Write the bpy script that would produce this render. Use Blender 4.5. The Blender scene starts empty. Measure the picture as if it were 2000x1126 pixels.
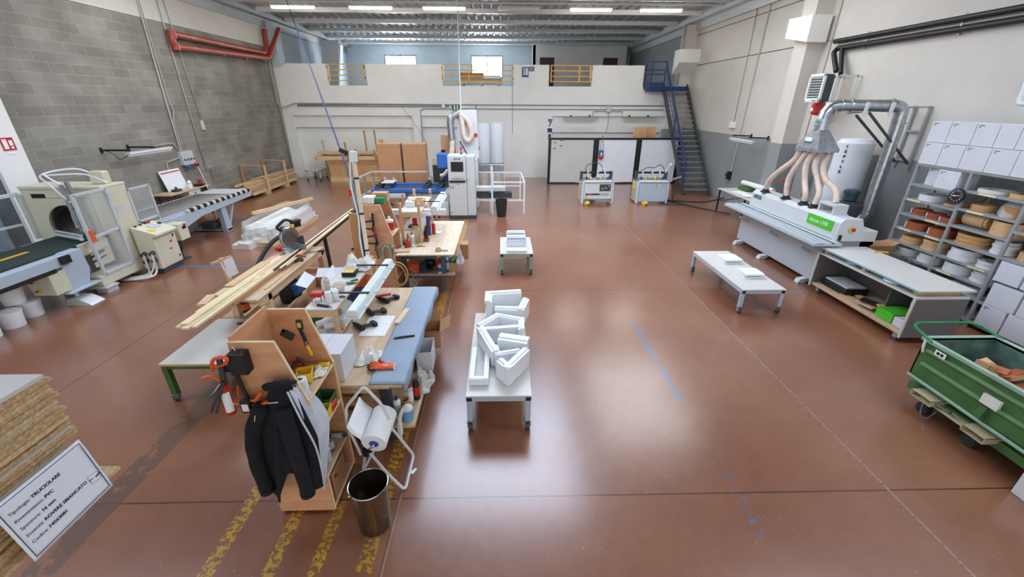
import bpy, bmesh, math, random
from mathutils import Matrix, Vector, Euler
random.seed(7)
SC = bpy.context.scene
COL = SC.collection
PI = math.pi
# ------------------------------------------------------------ camera, sky, exposure
cam_d = bpy.data.cameras.new('camera')
cam_d.sensor_width = 36.0
cam_d.lens = 808.488 / 2000 * 36.0
cam_d.clip_start = 0.05
cam_d.clip_end = 200
cam = bpy.data.objects.new('camera', cam_d)
COL.objects.link(cam)
_p, _y, _r = 0.42320588, 0.0249085, -0.0040756
_fw = Vector((math.sin(_y)*math.cos(_p), math.cos(_y)*math.cos(_p), -math.sin(_p)))
_rt = Vector((math.cos(_y), -math.sin(_y), 0))
_dn = _fw.cross(_rt)
_r2 = _rt*math.cos(_r) + _dn*math.sin(_r)
_d2 = -_rt*math.sin(_r) + _dn*math.cos(_r)
_m = Matrix((_r2, -_d2, -_fw)).transposed().to_4x4()
_m.translation = Vector((0, 0, 3.1))
cam.matrix_world = _m
SC.camera = cam
SC.view_settings.view_transform = 'Standard'
SC.view_settings.look = 'None'
SC.view_settings.gamma = 1
SC.view_settings.exposure = 0.33
SC.view_settings.use_curve_mapping = False
world = bpy.data.worlds.new('daylight')
SC.world = world
world.use_nodes = True
world.node_tree.nodes['Background'].inputs[0].default_value = (0.93, 0.97, 1.0, 1)
world.node_tree.nodes['Background'].inputs[1].default_value = 1.25

# ------------------------------------------------------------ materials
def lin(h):
    h = h.lstrip('#')
    v = [int(h[i:i+2], 16)/255 for i in (0, 2, 4)]
    return tuple((c/12.92 if c <= 0.04045 else ((c+0.055)/1.055)**2.4) for c in v)
MATS = {}
def mat(name, col, rough=0.55, metal=0.0, var=0.06, scale=6.0, bump=0.0, bscale=60.0, stretch=None, alpha=1.0, trans=0.0, emit=0.0, col2=None, spec=0.5, coat=0.0):
    """procedural material: base colour broken up by noise (optionally stretched into grain)"""
    m = bpy.data.materials.new(name); m.use_nodes = True
    nt = m.node_tree; N = nt.nodes; L = nt.links
    b = N['Principled BSDF']
    c = lin(col) if isinstance(col, str) else col
    tc = N.new('ShaderNodeTexCoord'); mp = N.new('ShaderNodeMapping')
    L.new(tc.outputs['Object'], mp.inputs[0])
    if stretch: mp.inputs['Scale'].default_value = stretch
    nz = N.new('ShaderNodeTexNoise'); nz.inputs['Scale'].default_value = scale
    nz.inputs['Detail'].default_value = 5; nz.inputs['Roughness'].default_value = .6
    L.new(mp.outputs[0], nz.inputs['Vector'])
    rp = N.new('ShaderNodeValToRGB'); L.new(nz.outputs[0], rp.inputs[0])
    c2 = lin(col2) if col2 else tuple(min(1, x*(1+var)) for x in c)
    c1 = c if col2 else tuple(x*(1-var) for x in c)
    rp.color_ramp.elements[0].position = .32; rp.color_ramp.elements[1].position = .68
    rp.color_ramp.elements[0].color = (*c1, 1); rp.color_ramp.elements[1].color = (*c2, 1)
    L.new(rp.outputs[0], b.inputs['Base Color'])
    b.inputs['Roughness'].default_value = rough; b.inputs['Metallic'].default_value = metal
    b.inputs['Specular IOR Level'].default_value = spec
    if coat: b.inputs['Coat Weight'].default_value = coat
    if alpha < 1: b.inputs['Alpha'].default_value = alpha
    if trans: b.inputs['Transmission Weight'].default_value = trans
    if emit:
        L.new(rp.outputs[0], b.inputs['Emission Color']); b.inputs['Emission Strength'].default_value = emit
    if bump:
        n2 = N.new('ShaderNodeTexNoise'); n2.inputs['Scale'].default_value = bscale; n2.inputs['Detail'].default_value = 3
        L.new(mp.outputs[0], n2.inputs['Vector'])
        bp = N.new('ShaderNodeBump'); bp.inputs['Strength'].default_value = bump; bp.inputs['Distance'].default_value = .02
        L.new(n2.outputs[0], bp.inputs['Height']); L.new(bp.outputs[0], b.inputs['Normal'])
    MATS[name] = m
    return m

# ------------------------------------------------------------ mesh builder
class B:
    """collects shapes, then links them as ONE mesh object"""
    def __init__(s): s.bm = bmesh.new(); s.mi = 0; s.M = Matrix()
    def at(s, x=0, y=0, z=0, rx=0, ry=0, rz=0):
        s.M = Matrix.Translation((x, y, z)) @ Euler((rx, ry, rz)).to_matrix().to_4x4(); return s
    def _f(s, vs, faces, sm=False):
        v = [s.bm.verts.new(s.M @ Vector(p)) for p in vs]
        for f in faces:
            try:
                fc = s.bm.faces.new([v[i] for i in f]); fc.material_index = s.mi; fc.smooth = sm
            except ValueError: pass
        return s
    def box(s, x0, y0, z0, x1, y1, z1):
        return s._f([(x0,y0,z0),(x1,y0,z0),(x1,y1,z0),(x0,y1,z0),(x0,y0,z1),(x1,y0,z1),(x1,y1,z1),(x0,y1,z1)],
                    [(0,3,2,1),(4,5,6,7),(0,1,5,4),(1,2,6,5),(2,3,7,6),(3,0,4,7)])
    def cb(s, cx, cy, cz, sx, sy, sz, rz=0, rx=0, ry=0):
        o = s.M
        s.M = o @ Matrix.Translation((cx, cy, cz)) @ Euler((rx, ry, rz)).to_matrix().to_4x4()
        s.box(-sx/2, -sy/2, -sz/2, sx/2, sy/2, sz/2); s.M = o; return s
    def bar(s, p, q, w, h=None):
        """square bar from p to q"""
        h = h or w
        p = Vector(p); q = Vector(q); d = q-p; l = d.length
        o = s.M
        up = Vector((0, 0, 1)) if abs(d.normalized().z) < .98 else Vector((0, 1, 0))
        x = d.normalized(); y = up.cross(x).normalized(); z = x.cross(y)
        r = Matrix((x, y, z)).transposed().to_4x4(); r.translation = p
        s.M = o @ r
        s.box(0, -w/2, -h/2, l, w/2, h/2); s.M = o; return s
    def cyl(s, p, q, r, r2=None, n=14, cap=True):
        return s.tube([p, q], r, n, r2=r2, cap=cap)
    def tube(s, pts, r, n=8, closed=False, r2=None, cap=True):
        P = [Vector(p) for p in pts]; k = len(P); rings = []
        ref = None
        for i in range(k):
            if closed: d = P[(i+1) % k]-P[i-1]
            elif i == 0: d = P[1]-P[0]
            elif i == k-1: d = P[-1]-P[-2]
            else: d = (P[i]-P[i-1]).normalized()+(P[i+1]-P[i]).normalized()
            if d.length < 1e-9: d = Vector((0, 0, 1))
            d.normalize()
            if ref is None:
                ref = Vector((0, 0, 1)) if abs(d.z) < .9 else Vector((1, 0, 0))
            a = (ref - d*ref.dot(d)).normalized(); b = d.cross(a); ref = a
            rr = r if r2 is None else r+(r2-r)*i/(k-1)
            if isinstance(r, (list, tuple)): rr = r[i]
            rings.append([P[i]+a*rr*math.cos(2*PI*j/n)+b*rr*math.sin(2*PI*j/n) for j in range(n)])
        vs = [p for rg in rings for p in rg]; fs = []
        for i in range(k if closed else k-1):
            i2 = (i+1) % k
            for j in range(n): fs.append((i*n+j, i*n+(j+1) % n, i2*n+(j+1) % n, i2*n+j))
        v = [s.bm.verts.new(s.M @ p) for p in vs]
        for f in fs:
            fc = s.bm.faces.new([v[i] for i in f]); fc.smooth = True; fc.material_index = s.mi
        if cap and not closed:
            for rg in (range(n), range((k-1)*n, k*n)):
                fc = s.bm.faces.new([v[i] for i in rg]); fc.material_index = s.mi
        return s
    def lathe(s, prof, c=(0, 0, 0), n=24, sx=1, sy=1):
        """profile of (radius, z), open ends stay open"""
        vs = [(c[0]+r*sx*math.cos(2*PI*j/n), c[1]+r*sy*math.sin(2*PI*j/n), c[2]+z) for r, z in prof for j in range(n)]
        fs = [(i*n+j, i*n+(j+1) % n, (i+1)*n+(j+1) % n, (i+1)*n+j) for i in range(len(prof)-1) for j in range(n)]
        v = [s.bm.verts.new(s.M @ Vector(p)) for p in vs]
        for f in fs:
            fc = s.bm.faces.new([v[i] for i in f]); fc.smooth = True; fc.material_index = s.mi
        for e, rg in ((0, range(n)), (-1, range((len(prof)-1)*n, len(prof)*n))):
            if prof[e][0] > 1e-6 and len(prof) > 1:
                pass
        return s
    def disc(s, c, r, n=24, axis='z'):
        f = {'z': lambda a, b: (a, b, 0), 'y': lambda a, b: (a, 0, b), 'x': lambda a, b: (0, a, b)}[axis]
        vs = [tuple(c[k]+f(r*math.cos(2*PI*j/n), r*math.sin(2*PI*j/n))[k] for k in range(3)) for j in range(n)]
        return s._f(vs, [tuple(range(n))])
    def prism(s, poly, axis, a, b):
        """2-D polygon extruded along axis from a to b (x: poly=(y,z); y: (x,z); z: (x,y))"""
        f = {'x': lambda u, v, t: (t, u, v), 'y': lambda u, v, t: (u, t, v), 'z': lambda u, v, t: (u, v, t)}[axis]
        n = len(poly)
        vs = [f(u, v, a) for u, v in poly]+[f(u, v, b) for u, v in poly]
        fs = [tuple(range(n)), tuple(range(2*n-1, n-1, -1))]+[(i, (i+1) % n, n+(i+1) % n, n+i) for i in range(n)]
        return s._f(vs, fs)
    def sph(s, c, r, sx=1, sy=1, sz=1, n=14):
        prof = [(max(1e-4, r*math.sin(PI*i/8)), -r*math.cos(PI*i/8)*sz) for i in range(9)]
        return s.lathe(prof, c, n, sx, sy)
    def quad(s, *ps): return s._f(list(ps), [tuple(range(len(ps)))])
    def grid(s, fn, nu, nv, sm=True, wrap=False):
        """fn(u,v) -> point for u,v in 0..1"""
        cu = nu if wrap else nu+1
        v = [s.bm.verts.new(s.M @ Vector(fn(i/nu, j/nv))) for j in range(nv+1) for i in range(cu)]
        for j in range(nv):
            for i in range(nu):
                i2 = (i+1) % cu
                fc = s.bm.faces.new((v[j*cu+i], v[j*cu+i2], v[(j+1)*cu+i2], v[(j+1)*cu+i])); fc.smooth = sm; fc.material_index = s.mi
        return s
    def text(s, body, size, mtx, depth=0.002, bold=0.0, align='CENTER', space=1.0):
        cu = bpy.data.curves.new('t', 'FONT'); cu.body = body; cu.size = size; cu.extrude = depth; cu.offset = bold
        cu.align_x = align; cu.align_y = 'CENTER'; cu.resolution_u = 3; cu.space_character = space
        ob = bpy.data.objects.new('t', cu); COL.objects.link(ob)
        bpy.context.view_layer.update()
        me = bpy.data.meshes.new_from_object(ob.evaluated_get(bpy.context.evaluated_depsgraph_get()))
        me.transform(s.M @ mtx)
        k = len(s.bm.faces); s.bm.from_mesh(me); s.bm.faces.ensure_lookup_table()
        for f in s.bm.faces[k:]: f.material_index = s.mi
        bpy.data.objects.remove(ob); bpy.data.meshes.remove(me); return s
    def o(s, name, m, parent=None, bev=0.0, seg=2, loc=None, rz=0.0, solid=0.0, sub=0):
        me = bpy.data.meshes.new(name)
        bmesh.ops.recalc_face_normals(s.bm, faces=s.bm.faces[:])
        for e in s.bm.edges:
            if len(e.link_faces) == 2 and e.calc_face_angle(0) > .62: e.smooth = False
        s.bm.to_mesh(me); s.bm.free()
        for mm in (m if isinstance(m, (list, tuple)) else [m]):
            me.materials.append(MATS[mm] if isinstance(mm, str) else mm)
        ob = bpy.data.objects.new(name, me); COL.objects.link(ob)
        if parent: ob.parent = parent
        if loc: ob.location = loc
        if rz: ob.rotation_euler = (0, 0, rz)
        if solid:
            q = ob.modifiers.new('thick', 'SOLIDIFY'); q.thickness = solid; q.offset = 0
        if sub:
            q = ob.modifiers.new('smooth', 'SUBSURF'); q.levels = sub; q.render_levels = sub
        if bev:
            q = ob.modifiers.new('bevel', 'BEVEL'); q.width = bev; q.segments = seg; q.limit_method = 'ANGLE'; q.angle_limit = .7
        return ob
def tag(o, label, cat, group=None):
    o['label'] = label; o['category'] = cat
    if group: o['group'] = group
    return o
def thing(name, label, cat, loc=(0, 0, 0), rz=0.0, group=None):
    o = bpy.data.objects.new(name, None); COL.objects.link(o); o.empty_display_size = .1
    o.location = loc; o.rotation_euler = (0, 0, rz)
    return tag(o, label, cat, group)
def struct(o): o['kind'] = 'structure'; return o
def lab(o, s): o['label'] = s; return o
def dup(src, loc=None, rz=None, label=None, group=None, rot=None):
    """copy a thing with its parts and their sub-parts"""
    r = src.copy(); COL.objects.link(r)
    if loc is not None: r.location = loc
    if rz is not None: r.rotation_euler = (0, 0, rz)
    if rot is not None: r.rotation_euler = rot
    if label: r['label'] = label
    if group: r['group'] = group
    for ch in [c for c in bpy.data.objects if c.parent == src]:
        c = ch.copy(); COL.objects.link(c); c.parent = r
        for g in [q for q in bpy.data.objects if q.parent == ch]:
            d = g.copy(); COL.objects.link(d); d.parent = c
    return r
def RM(rx=0, ry=0, rz=0, loc=(0, 0, 0)):
    return Matrix.Translation(loc) @ Euler((rx, ry, rz)).to_matrix().to_4x4()
def bez(pts, n=8):
    """smooth polyline through points (Catmull-Rom)"""
    P = [Vector(p) for p in pts]; out = []
    for i in range(len(P)-1):
        a = P[max(i-1, 0)]; b = P[i]; c = P[i+1]; d = P[min(i+2, len(P)-1)]
        for k in range(n):
            t = k/n
            out.append(.5*((2*b)+(c-a)*t+(2*a-5*b+4*c-d)*t*t+(3*b-a-3*c+d)*t**3))
    out.append(P[-1]); return out
def rpath(pts, r, n=5):
    """polyline with rounded corners"""
    P = [Vector(p) for p in pts]; out = [P[0]]
    for i in range(1, len(P)-1):
        a = (P[i-1]-P[i]); b = (P[i+1]-P[i]); t = min(r, a.length*.49, b.length*.49)
        p0 = P[i]+a.normalized()*t; p1 = P[i]+b.normalized()*t
        for k in range(n+1):
            u = k/n; out.append(p0*(1-u)**2+P[i]*2*u*(1-u)+p1*u*u)
    out.append(P[-1]); return out

# ------------------------------------------------------------ palette
mat('cream', '#cec8be', .85, var=.05, scale=1.2)
mat('white_wall', '#eceae6', .8, var=.04, scale=1.0)
mat('mezz_paint', '#e9e8e2', .8, var=.05, scale=1.0)
mat('daylit_wall', '#c2cfd6', .8, var=.06, scale=.8)  # bluish cast of the window daylight is put into this wall colour
mat('grey_dado', '#8d9090', .7, var=.07, scale=1.3)
mat('roof_sheet', '#a9adaf', .6, .0, var=.08, scale=1.5)
mat('white_steel', '#d8dad9', .45, var=.03)
mat('grey_steel', '#9a9c9c', .45, .2, var=.05)
mat('pale_steel', '#c3c6c6', .4, .1, var=.04)
mat('galv', '#b9bec2', .28, .9, var=.22, scale=14)
mat('galv_dull', '#9da2a4', .42, .6, var=.15, scale=10)
mat('chrome', '#d8d8d8', .15, 1.0, var=.04)
mat('black', '#161618', .5, var=.15)
mat('rubber', '#242426', .75, var=.15)
mat('dark_grey', '#3c3f42', .5, var=.1)
mat('navy', '#1c3566', .45, var=.12)
mat('blue_paint', '#2c62a6', .4, var=.1)
mat('yellow_paint', '#e0a42c', .45, var=.08)
mat('yellow_plastic', '#e6c53a', .4, var=.06)
mat('orange_plastic', '#e8622c', .4, var=.08)
mat('red_plastic', '#c22a24', .4, var=.1)
mat('red_pipe', '#9c4129', .35, var=.1)
mat('green_plastic', '#1f7d4b', .45, var=.1)
mat('green_bright', '#4fbf2c', .5, var=.05)
mat('beige_machine', '#cfc9b0', .5, var=.04, scale=2)
mat('machine_grey', '#c6c8c1', .45, var=.03, scale=2)
mat('machine_white', '#cbcecd', .42, var=.03, scale=2)
mat('machine_blue_grey', '#aeb9c4', .45, var=.03, scale=2)
mat('plywood', '#d9ad7d', .6, var=.16, scale=3.0, stretch=(1, 6, 1.2), col2='#c18a58')
mat('pine', '#dec09a', .6, scale=3, stretch=(10, 1, 10), col2='#c8a075')
mat('pine_x', '#e3c79a', .6, scale=3, stretch=(1, 10, 10), col2='#cfa873')
mat('pale_board', '#ebdcba', .6, scale=3, stretch=(12, 1, 12), col2='#dcc391')
mat('bench_ply', '#d2b99a', .55, scale=2.2, stretch=(6, 1, 1), col2='#bb9d7d')
mat('brown_board', '#bd8d62', .6, scale=3, stretch=(6, 6, 1), col2='#ad7c52')
mat('cardboard', '#b98e63', .8, var=.08)
mat('white_card', '#d3d3d8', .7, var=.03)
mat('white_plastic', '#ebecec', .4, var=.02)
mat('white_pvc', '#e8ebee', .3, var=.02)
mat('white_lam', '#cdcac2', .35, var=.04, scale=2.0)
mat('paper', '#f0f0f0', .8, var=.02)
mat('cloth', '#e4e2da', .9, var=.06, bump=.3, bscale=30)
mat('grey_mat', '#93a3b4', .7, var=.06, scale=3)
mat('clear', '#e8eef0', .15, var=.02, alpha=.12)
mat('clear_wrap', '#e9ecea', .2, var=.03, alpha=.4)
mat('lamp_white', (1, .97, .9), .5, emit=26.0, var=0)
mat('sky_pane', (.86, .93, 1.0), .5, emit=40.0, var=0)
mat('daylight_fill_pane', (.68, .8, 1.0), .5, emit=9.0, var=0)  # middle skylights, and the near side pair added as fill
mat('dim_pane', (.72, .84, 1.0), .5, emit=3.0, var=0)
mat('fill_pane', (.9, .95, 1.0), .5, emit=4.5, var=0)  # glow of the side panes added to brighten the hall
mat('chipboard', '#d9bd93', .85, scale=75, stretch=(1, 1, 2), col2='#a9824f', bump=.5, bscale=70)
mat('chip_pale', '#e2caa2', .85, scale=75, stretch=(1, 1, 2), col2='#b8945f', bump=.4, bscale=70)
mat('green_paint', '#3f6a36', .5, var=.18, scale=5)
mat('green_pale', '#8fae97', .5, var=.1, scale=4)
mat('fabric_black', '#15171f', .95, var=.25, scale=12, bump=.25, bscale=40)
mat('fabric_grey', '#c6cbd3', .9, var=.08, scale=10, bump=.2, bscale=50)
mat('terracotta', '#a4522f', .5, var=.12)
mat('tan_band', '#c79a63', .55, var=.1)
mat('oak_band', '#cda578', .55, var=.12, scale=10)
mat('white_band', '#dcdcda', .45, var=.05, scale=8)
mat('hose', '#d9c3b2', .5, var=.1, scale=10)
mat('steel', '#8f9499', .3, .9, var=.1)
mat('bag_white', '#d6d9dd', .8, var=.03, bump=.4, bscale=5)
mat('belt_green', '#23312b', .8, var=.1, scale=20)
mat('asphalt_grey', '#a5a3a2', .7, var=.05)
# ============================================================ SETTING
XL, XR, YF, YB, ZC, ZM = -9.2, 7.8, 19.1, 28.4, 6.2, 3.69
def floor_material():
    m = bpy.data.materials.new('painted_concrete_floor'); m.use_nodes = True
    nt = m.node_tree; N = nt.nodes; L = nt.links; b = N['Principled BSDF']
    tc = N.new('ShaderNodeTexCoord'); P = tc.outputs['Object']
    sep = N.new('ShaderNodeSeparateXYZ'); L.new(P, sep.inputs[0])
    def math_(op, a, c=None, d=None):
        n = N.new('ShaderNodeMath'); n.operation = op
        for i, v in enumerate((a, c, d)):
            if v is None: continue
            if isinstance(v, (int, float)): n.inputs[i].default_value = v
            else: L.new(v, n.inputs[i])
        return n.outputs[0]
    def noise(scale, det=4, rough=.6, vec=None, stretch=None):
        n = N.new('ShaderNodeTexNoise'); n.inputs['Scale'].default_value = scale; n.inputs['Detail'].default_value = det; n.inputs['Roughness'].default_value = rough
        if stretch:
            mp = N.new('ShaderNodeMapping'); mp.inputs['Scale'].default_value = stretch; L.new(P, mp.inputs[0]); L.new(mp.outputs[0], n.inputs['Vector'])
        else: L.new(P, n.inputs['Vector'])
        return n.outputs[0]
    def ramp(v, p0, p1, c0, c1):
        r = N.new('ShaderNodeValToRGB'); L.new(v, r.inputs[0]); e = r.color_ramp.elements
        e[0].position, e[1].position = p0, p1; e[0].color = (*c0, 1); e[1].color = (*c1, 1); return r.outputs[0]
    def mix(f, a, c):
        n = N.new('ShaderNodeMix'); n.data_type = 'RGBA'
        L.new(f, n.inputs[0]) if not isinstance(f, (int, float)) else None
        if isinstance(f, (int, float)): n.inputs[0].default_value = f
        for i, v in ((6, a), (7, c)):
            if isinstance(v, tuple): n.inputs[i].default_value = (*v, 1)
            else: L.new(v, n.inputs[i])
        return n.outputs[2]
    X, Y = sep.outputs[0], sep.outputs[1]
    base = ramp(noise(.55, 6, .65), .3, .72, lin('#7c4b33'), lin('#956449'))
    fine = ramp(noise(9, 5, .7), .2, .8, (.88, .87, .86), (1.08, 1.07, 1.06))
    mm = N.new('ShaderNodeMix'); mm.data_type = 'RGBA'; mm.blend_type = 'MULTIPLY'; mm.inputs[0].default_value = 1
    L.new(base, mm.inputs[6]); L.new(fine, mm.inputs[7]); col = mm.outputs[2]
    # pale scuffs and dark specks of wear
    sc = math_('GREATER_THAN', noise(34, 2, .5, stretch=(1, .55, 1)), .735)
    col = mix(math_('MULTIPLY', sc, .5), col, lin('#b39a88'))
    sp = math_('GREATER_THAN', noise(48, 1, .4), .77)
    col = mix(math_('MULTIPLY', sp, .6), col, lin('#3a2a24'))
    wob = math_('MULTIPLY', math_('SUBTRACT', noise(7, 3), .5), .012)
    def line(axis, at, w, c0=None, lo=None, hi=None, thr=None, nsc=18, amt=1.0):
        nonlocal col
        a, o_ = (X, Y) if axis == 'x' else (Y, X)
        f = math_('LESS_THAN', math_('ABSOLUTE', math_('SUBTRACT', math_('ADD', a, wob), at)), w)
        if lo is not None: f = math_('MULTIPLY', f, math_('MULTIPLY', math_('GREATER_THAN', o_, lo), math_('LESS_THAN', o_, hi)))
        if thr is not None: f = math_('MULTIPLY', f, math_('GREATER_THAN', noise(nsc, 3, .7), thr))
        if amt < 1: f = math_('MULTIPLY', f, amt)
        col = mix(f, col, c0)
    dark, pale = lin('#41291f'), lin('#a8917d')
    for y in (2.515, 6.8, 11.1, 15.4): line('y', y, .007, dark)
    line('x', -5.18, .008, dark)
    line('x', -.895, .011, lin('#6a4a3a')); line('x', -.885, .005, pale, amt=.8)
    line('x', 3.38, .012, pale, thr=.42, nsc=30); line('x', 3.375, .004, dark)
    yel, blu = lin('#c19526'), lin('#3f6f9c')
    line('x', -1.02, .06, yel, 1.9, 19, .51, 26)
    line('x', -2.145, .055, yel, 1.2, 2.85, .5, 24); line('x', -1.70, .05, yel, 1.2, 2.42, .5, 24); line('x', -1.375, .045, yel, 1.6, 2.5, .51, 24)
    line('x', 2.02, .035, blu, 3.75, 5.6, .5, 12); line('x', 2.04, .05, blu, 2.1, 2.8, .58, 22); line('x', 2.02, .05, blu, 11.2, 17.4, .52, 4, .6)
    line('y', 8.09, .035, blu, -6.9, -5.2, .3, 12)
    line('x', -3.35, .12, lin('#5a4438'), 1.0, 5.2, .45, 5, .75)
    L.new(col, b.inputs['Base Color'])
    b.inputs['Roughness'].default_value = .3
    b.inputs['Specular IOR Level'].default_value = .6; b.inputs['Coat Weight'].default_value = .75; b.inputs['Coat Roughness'].default_value = .2
    bp = N.new('ShaderNodeBump'); bp.inputs['Strength'].default_value = .05; bp.inputs['Distance'].default_value = .01
    L.new(noise(40, 3), bp.inputs['Height']); L.new(bp.outputs[0], b.inputs['Normal'])
    MATS['floor'] = m
floor_material()
def block_material():
    m = bpy.data.materials.new('concrete_block'); m.use_nodes = True
    nt = m.node_tree; N = nt.nodes; L = nt.links; b = N['Principled BSDF']
    tc = N.new('ShaderNodeTexCoord'); sp = N.new('ShaderNodeSeparateXYZ'); L.new(tc.outputs['Object'], sp.inputs[0])
    cb = N.new('ShaderNodeCombineXYZ'); L.new(sp.outputs[1], cb.inputs[0]); L.new(sp.outputs[2], cb.inputs[1])
    br = N.new('ShaderNodeTexBrick'); L.new(cb.outputs[0], br.inputs['Vector'])
    br.inputs['Scale'].default_value = 1; br.inputs['Brick Width'].default_value = .5; br.inputs['Row Height'].default_value = .2
    br.inputs['Mortar Size'].default_value = .009; br.inputs['Mortar Smooth'].default_value = .3; br.inputs['Bias'].default_value = 0
    br.inputs['Color1'].default_value = (*lin('#878279'), 1); br.inputs['Color2'].default_value = (*lin('#97928a'), 1); br.inputs['Mortar'].default_value = (*lin('#a19c93'), 1)
    nz = N.new('ShaderNodeTexNoise'); nz.inputs['Scale'].default_value = 1.1; nz.inputs['Detail'].default_value = 6; L.new(tc.outputs['Object'], nz.inputs['Vector'])
    rp = N.new('ShaderNodeValToRGB'); L.new(nz.outputs[0], rp.inputs[0]); rp.color_ramp.elements[0].color = (.72, .71, .69, 1); rp.color_ramp.elements[1].color = (1.1, 1.1, 1.08, 1)
    rp.color_ramp.elements[0].position = .35; rp.color_ramp.elements[1].position = .7
    mx = N.new('ShaderNodeMix'); mx.data_type = 'RGBA'; mx.blend_type = 'MULTIPLY'; mx.inputs[0].default_value = 1
    L.new(br.outputs[0], mx.inputs[6]); L.new(rp.outputs[0], mx.inputs[7]); L.new(mx.outputs[2], b.inputs['Base Color'])
    b.inputs['Roughness'].default_value = .9
    bp = N.new('ShaderNodeBump'); bp.inputs['Strength'].default_value = .35; bp.inputs['Distance'].default_value = .01; bp.invert = True
    L.new(br.outputs['Fac'], bp.inputs['Height']); L.new(bp.outputs[0], b.inputs['Normal'])
    MATS['block'] = m
block_material()

struct(B().box(XL-.3, -4, -.2, XR+.3, YB+.3, 0).o('floor', 'floor'))
# --- left wall: concrete blocks under a cream beam
w = struct(B().box(XL-.25, -4, 0, XL, YF, 5.03).o('wall_left', 'block'))
struct(B().box(XL-.25, -4, 5.03, XL+.02, YF, ZC+.1).o('wall_left_upper', 'cream'))
struct(B().box(XL-.25, YF, 0, XL, YB, ZC+.1).o('wall_left_mezzanine', 'daylit_wall'))
# --- right wall: cream precast panels over a grey dado, pilaster
b = B()
for z0, z1 in ((2.12, 4.44), (4.465, 5.51), (5.535, ZC+.1)): b.box(XR, -4, z0, XR+.25, YF, z1)
b.box(XR+.02, -4, 2.1, XR+.25, YF, ZC)
struct(b.o('wall_right', 'cream'))
struct(B().box(XR-.004, -4, 0, XR+.25, YF, 2.12).o('wall_right_dado', 'grey_dado'))
struct(B().box(XR, YF, ZM, XR+.25, YB, ZC+.1).o('wall_right_mezzanine', 'grey_dado'))
b = B().box(7.38, 11.35, 2.12, XR, 11.85, 5.9); struct(b.o('trim_1', 'cream'))
struct(B().box(7.375, 11.345, 0, XR-.004, 11.855, 2.12).o('trim_2', 'grey_dado'))
struct(B().box(7.3, 18.95, 0, XR, 19.25, 5.9).o('trim_3', 'cream'))
# corbels
struct(B().prism([(11.2, 4.42), (11.2, 4.98), (12.1, 5.02), (12.1, 4.6)], 'x', 7.25, 7.72).o('trim_4', 'white_wall'))
for i, z in enumerate((4.45, 5.52)): struct(B().box(XR-.003, 11.9, z-.012, XR+.001, YF, z+.012).o('trim_%d' % (70+i), 'dark_grey'))
struct(B().box(XR-.003, -4, 4.44, XR+.001, 11.3, 4.46).o('trim_72', 'grey_steel'))
struct(B().prism([(18.35, 4.55), (18.35, 5.0), (18.95, 5.0), (18.95, 4.15)], 'x', 7.0, XR).o('trim_5', 'white_wall'))
# --- mezzanine front wall with recessed bays
b = B()
b.box(XL, YF, 2.55, XR, YF+.3, ZM)                       # lintel band
for x0, x1 in ((XL, -8.79), (-3.79, -3.42), (-1.05, 2.16), (7.06, XR)): b.box(x0, YF, 0, x1, YF+.3, 2.55)
b.box(XL, YF+.22, 0, XR, YF+.35, 2.55)
struct(b.o('wall_far', 'mezz_paint'))
b = B()
for x0, x1, z0 in ((-8.79, -3.79, 2.08), (-3.42, -1.05, 2.1), (2.16, 7.06, 1.9)): b.box(x0, YF+.10, z0, x1, YF+.225, 2.55)
struct(b.o('trim_6', 'mezz_paint'))
struct(B().box(-.9, YF-.03, 0, 1.5, YF, 2.3).o('trim_7', 'white_wall'))   # smooth white sheet on the wall
b = B()
for x0, x1 in ((-8.5, -7.1), (-5.5, -2.43), (.51, 1.965), (3.76, 5.9)): b.box(x0, YF, ZM, x1, YF+.18, 4.48)
b.prism([(XL, ZM), (-8.5, ZM), (-8.5, 4.48), (-8.6, 4.5), (-8.98, 4.33), (XL, 4.33)], 'y', YF, YF+.18)
struct(b.o('wall_parapet', 'mezz_paint'))
struct(B().box(XL, YF, 5.9-1.57, XL+.3, YF+.5, 5.9).o('trim_8', 'daylit_wall'))
struct(B().box(XL, YF+.31, ZM-.25, XR, YB, ZM).box(XL, YF+.002, ZM-.02, XR, YF+.31, ZM+.001).o('floor_mezzanine', 'asphalt_grey'))
# back wall of the mezzanine with two windows; office block on the right
b = B()
b.box(XL, YB, ZM, -6.99, YB+.25, ZC); b.box(-5.08, YB, ZM, -1.81, YB+.25, ZC); b.box(.1, YB, ZM, XR, YB+.25, ZC)
b.box(-6.99, YB, 5.63, -5.08, YB+.25, ZC); b.box(-1.81, YB, 5.63, .1, YB+.25, ZC); b.box(-6.99, YB, ZM, -5.08, YB+.25, 4.44); b.box(-1.81, YB, ZM, .1, YB+.25, 4.44)
struct(b.o('wall_back', 'daylit_wall'))
mat('frame_violet', '#6b6a80', .5)
for i, x in enumerate((-6.99, -1.81)):
    t = struct(B().box(x, YB+.1, 4.44, x+1.91, YB+.12, 5.63).o('window_%d' % (i+1), 'sky_pane'))
    b = B()
    for a, c in ((0, .06), (.93, .99), (1.85, 1.91)): b.box(x+a, YB, 4.44, x+c, YB+.1, 5.63)
    b.box(x, YB, 4.44, x+1.91, YB+.1, 4.5).box(x, YB, 5.57, x+1.91, YB+.1, 5.63)
    b.o('window_frame', 'frame_violet', t)
struct(B().box(1.85, 27.4, ZM, 7.3, 27.6, ZC).box(1.85, 27.4, ZM, 2.0, YB, ZC).o('wall_office', 'white_wall'))
mat('door_brown', '#4b2622', .5)
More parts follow.
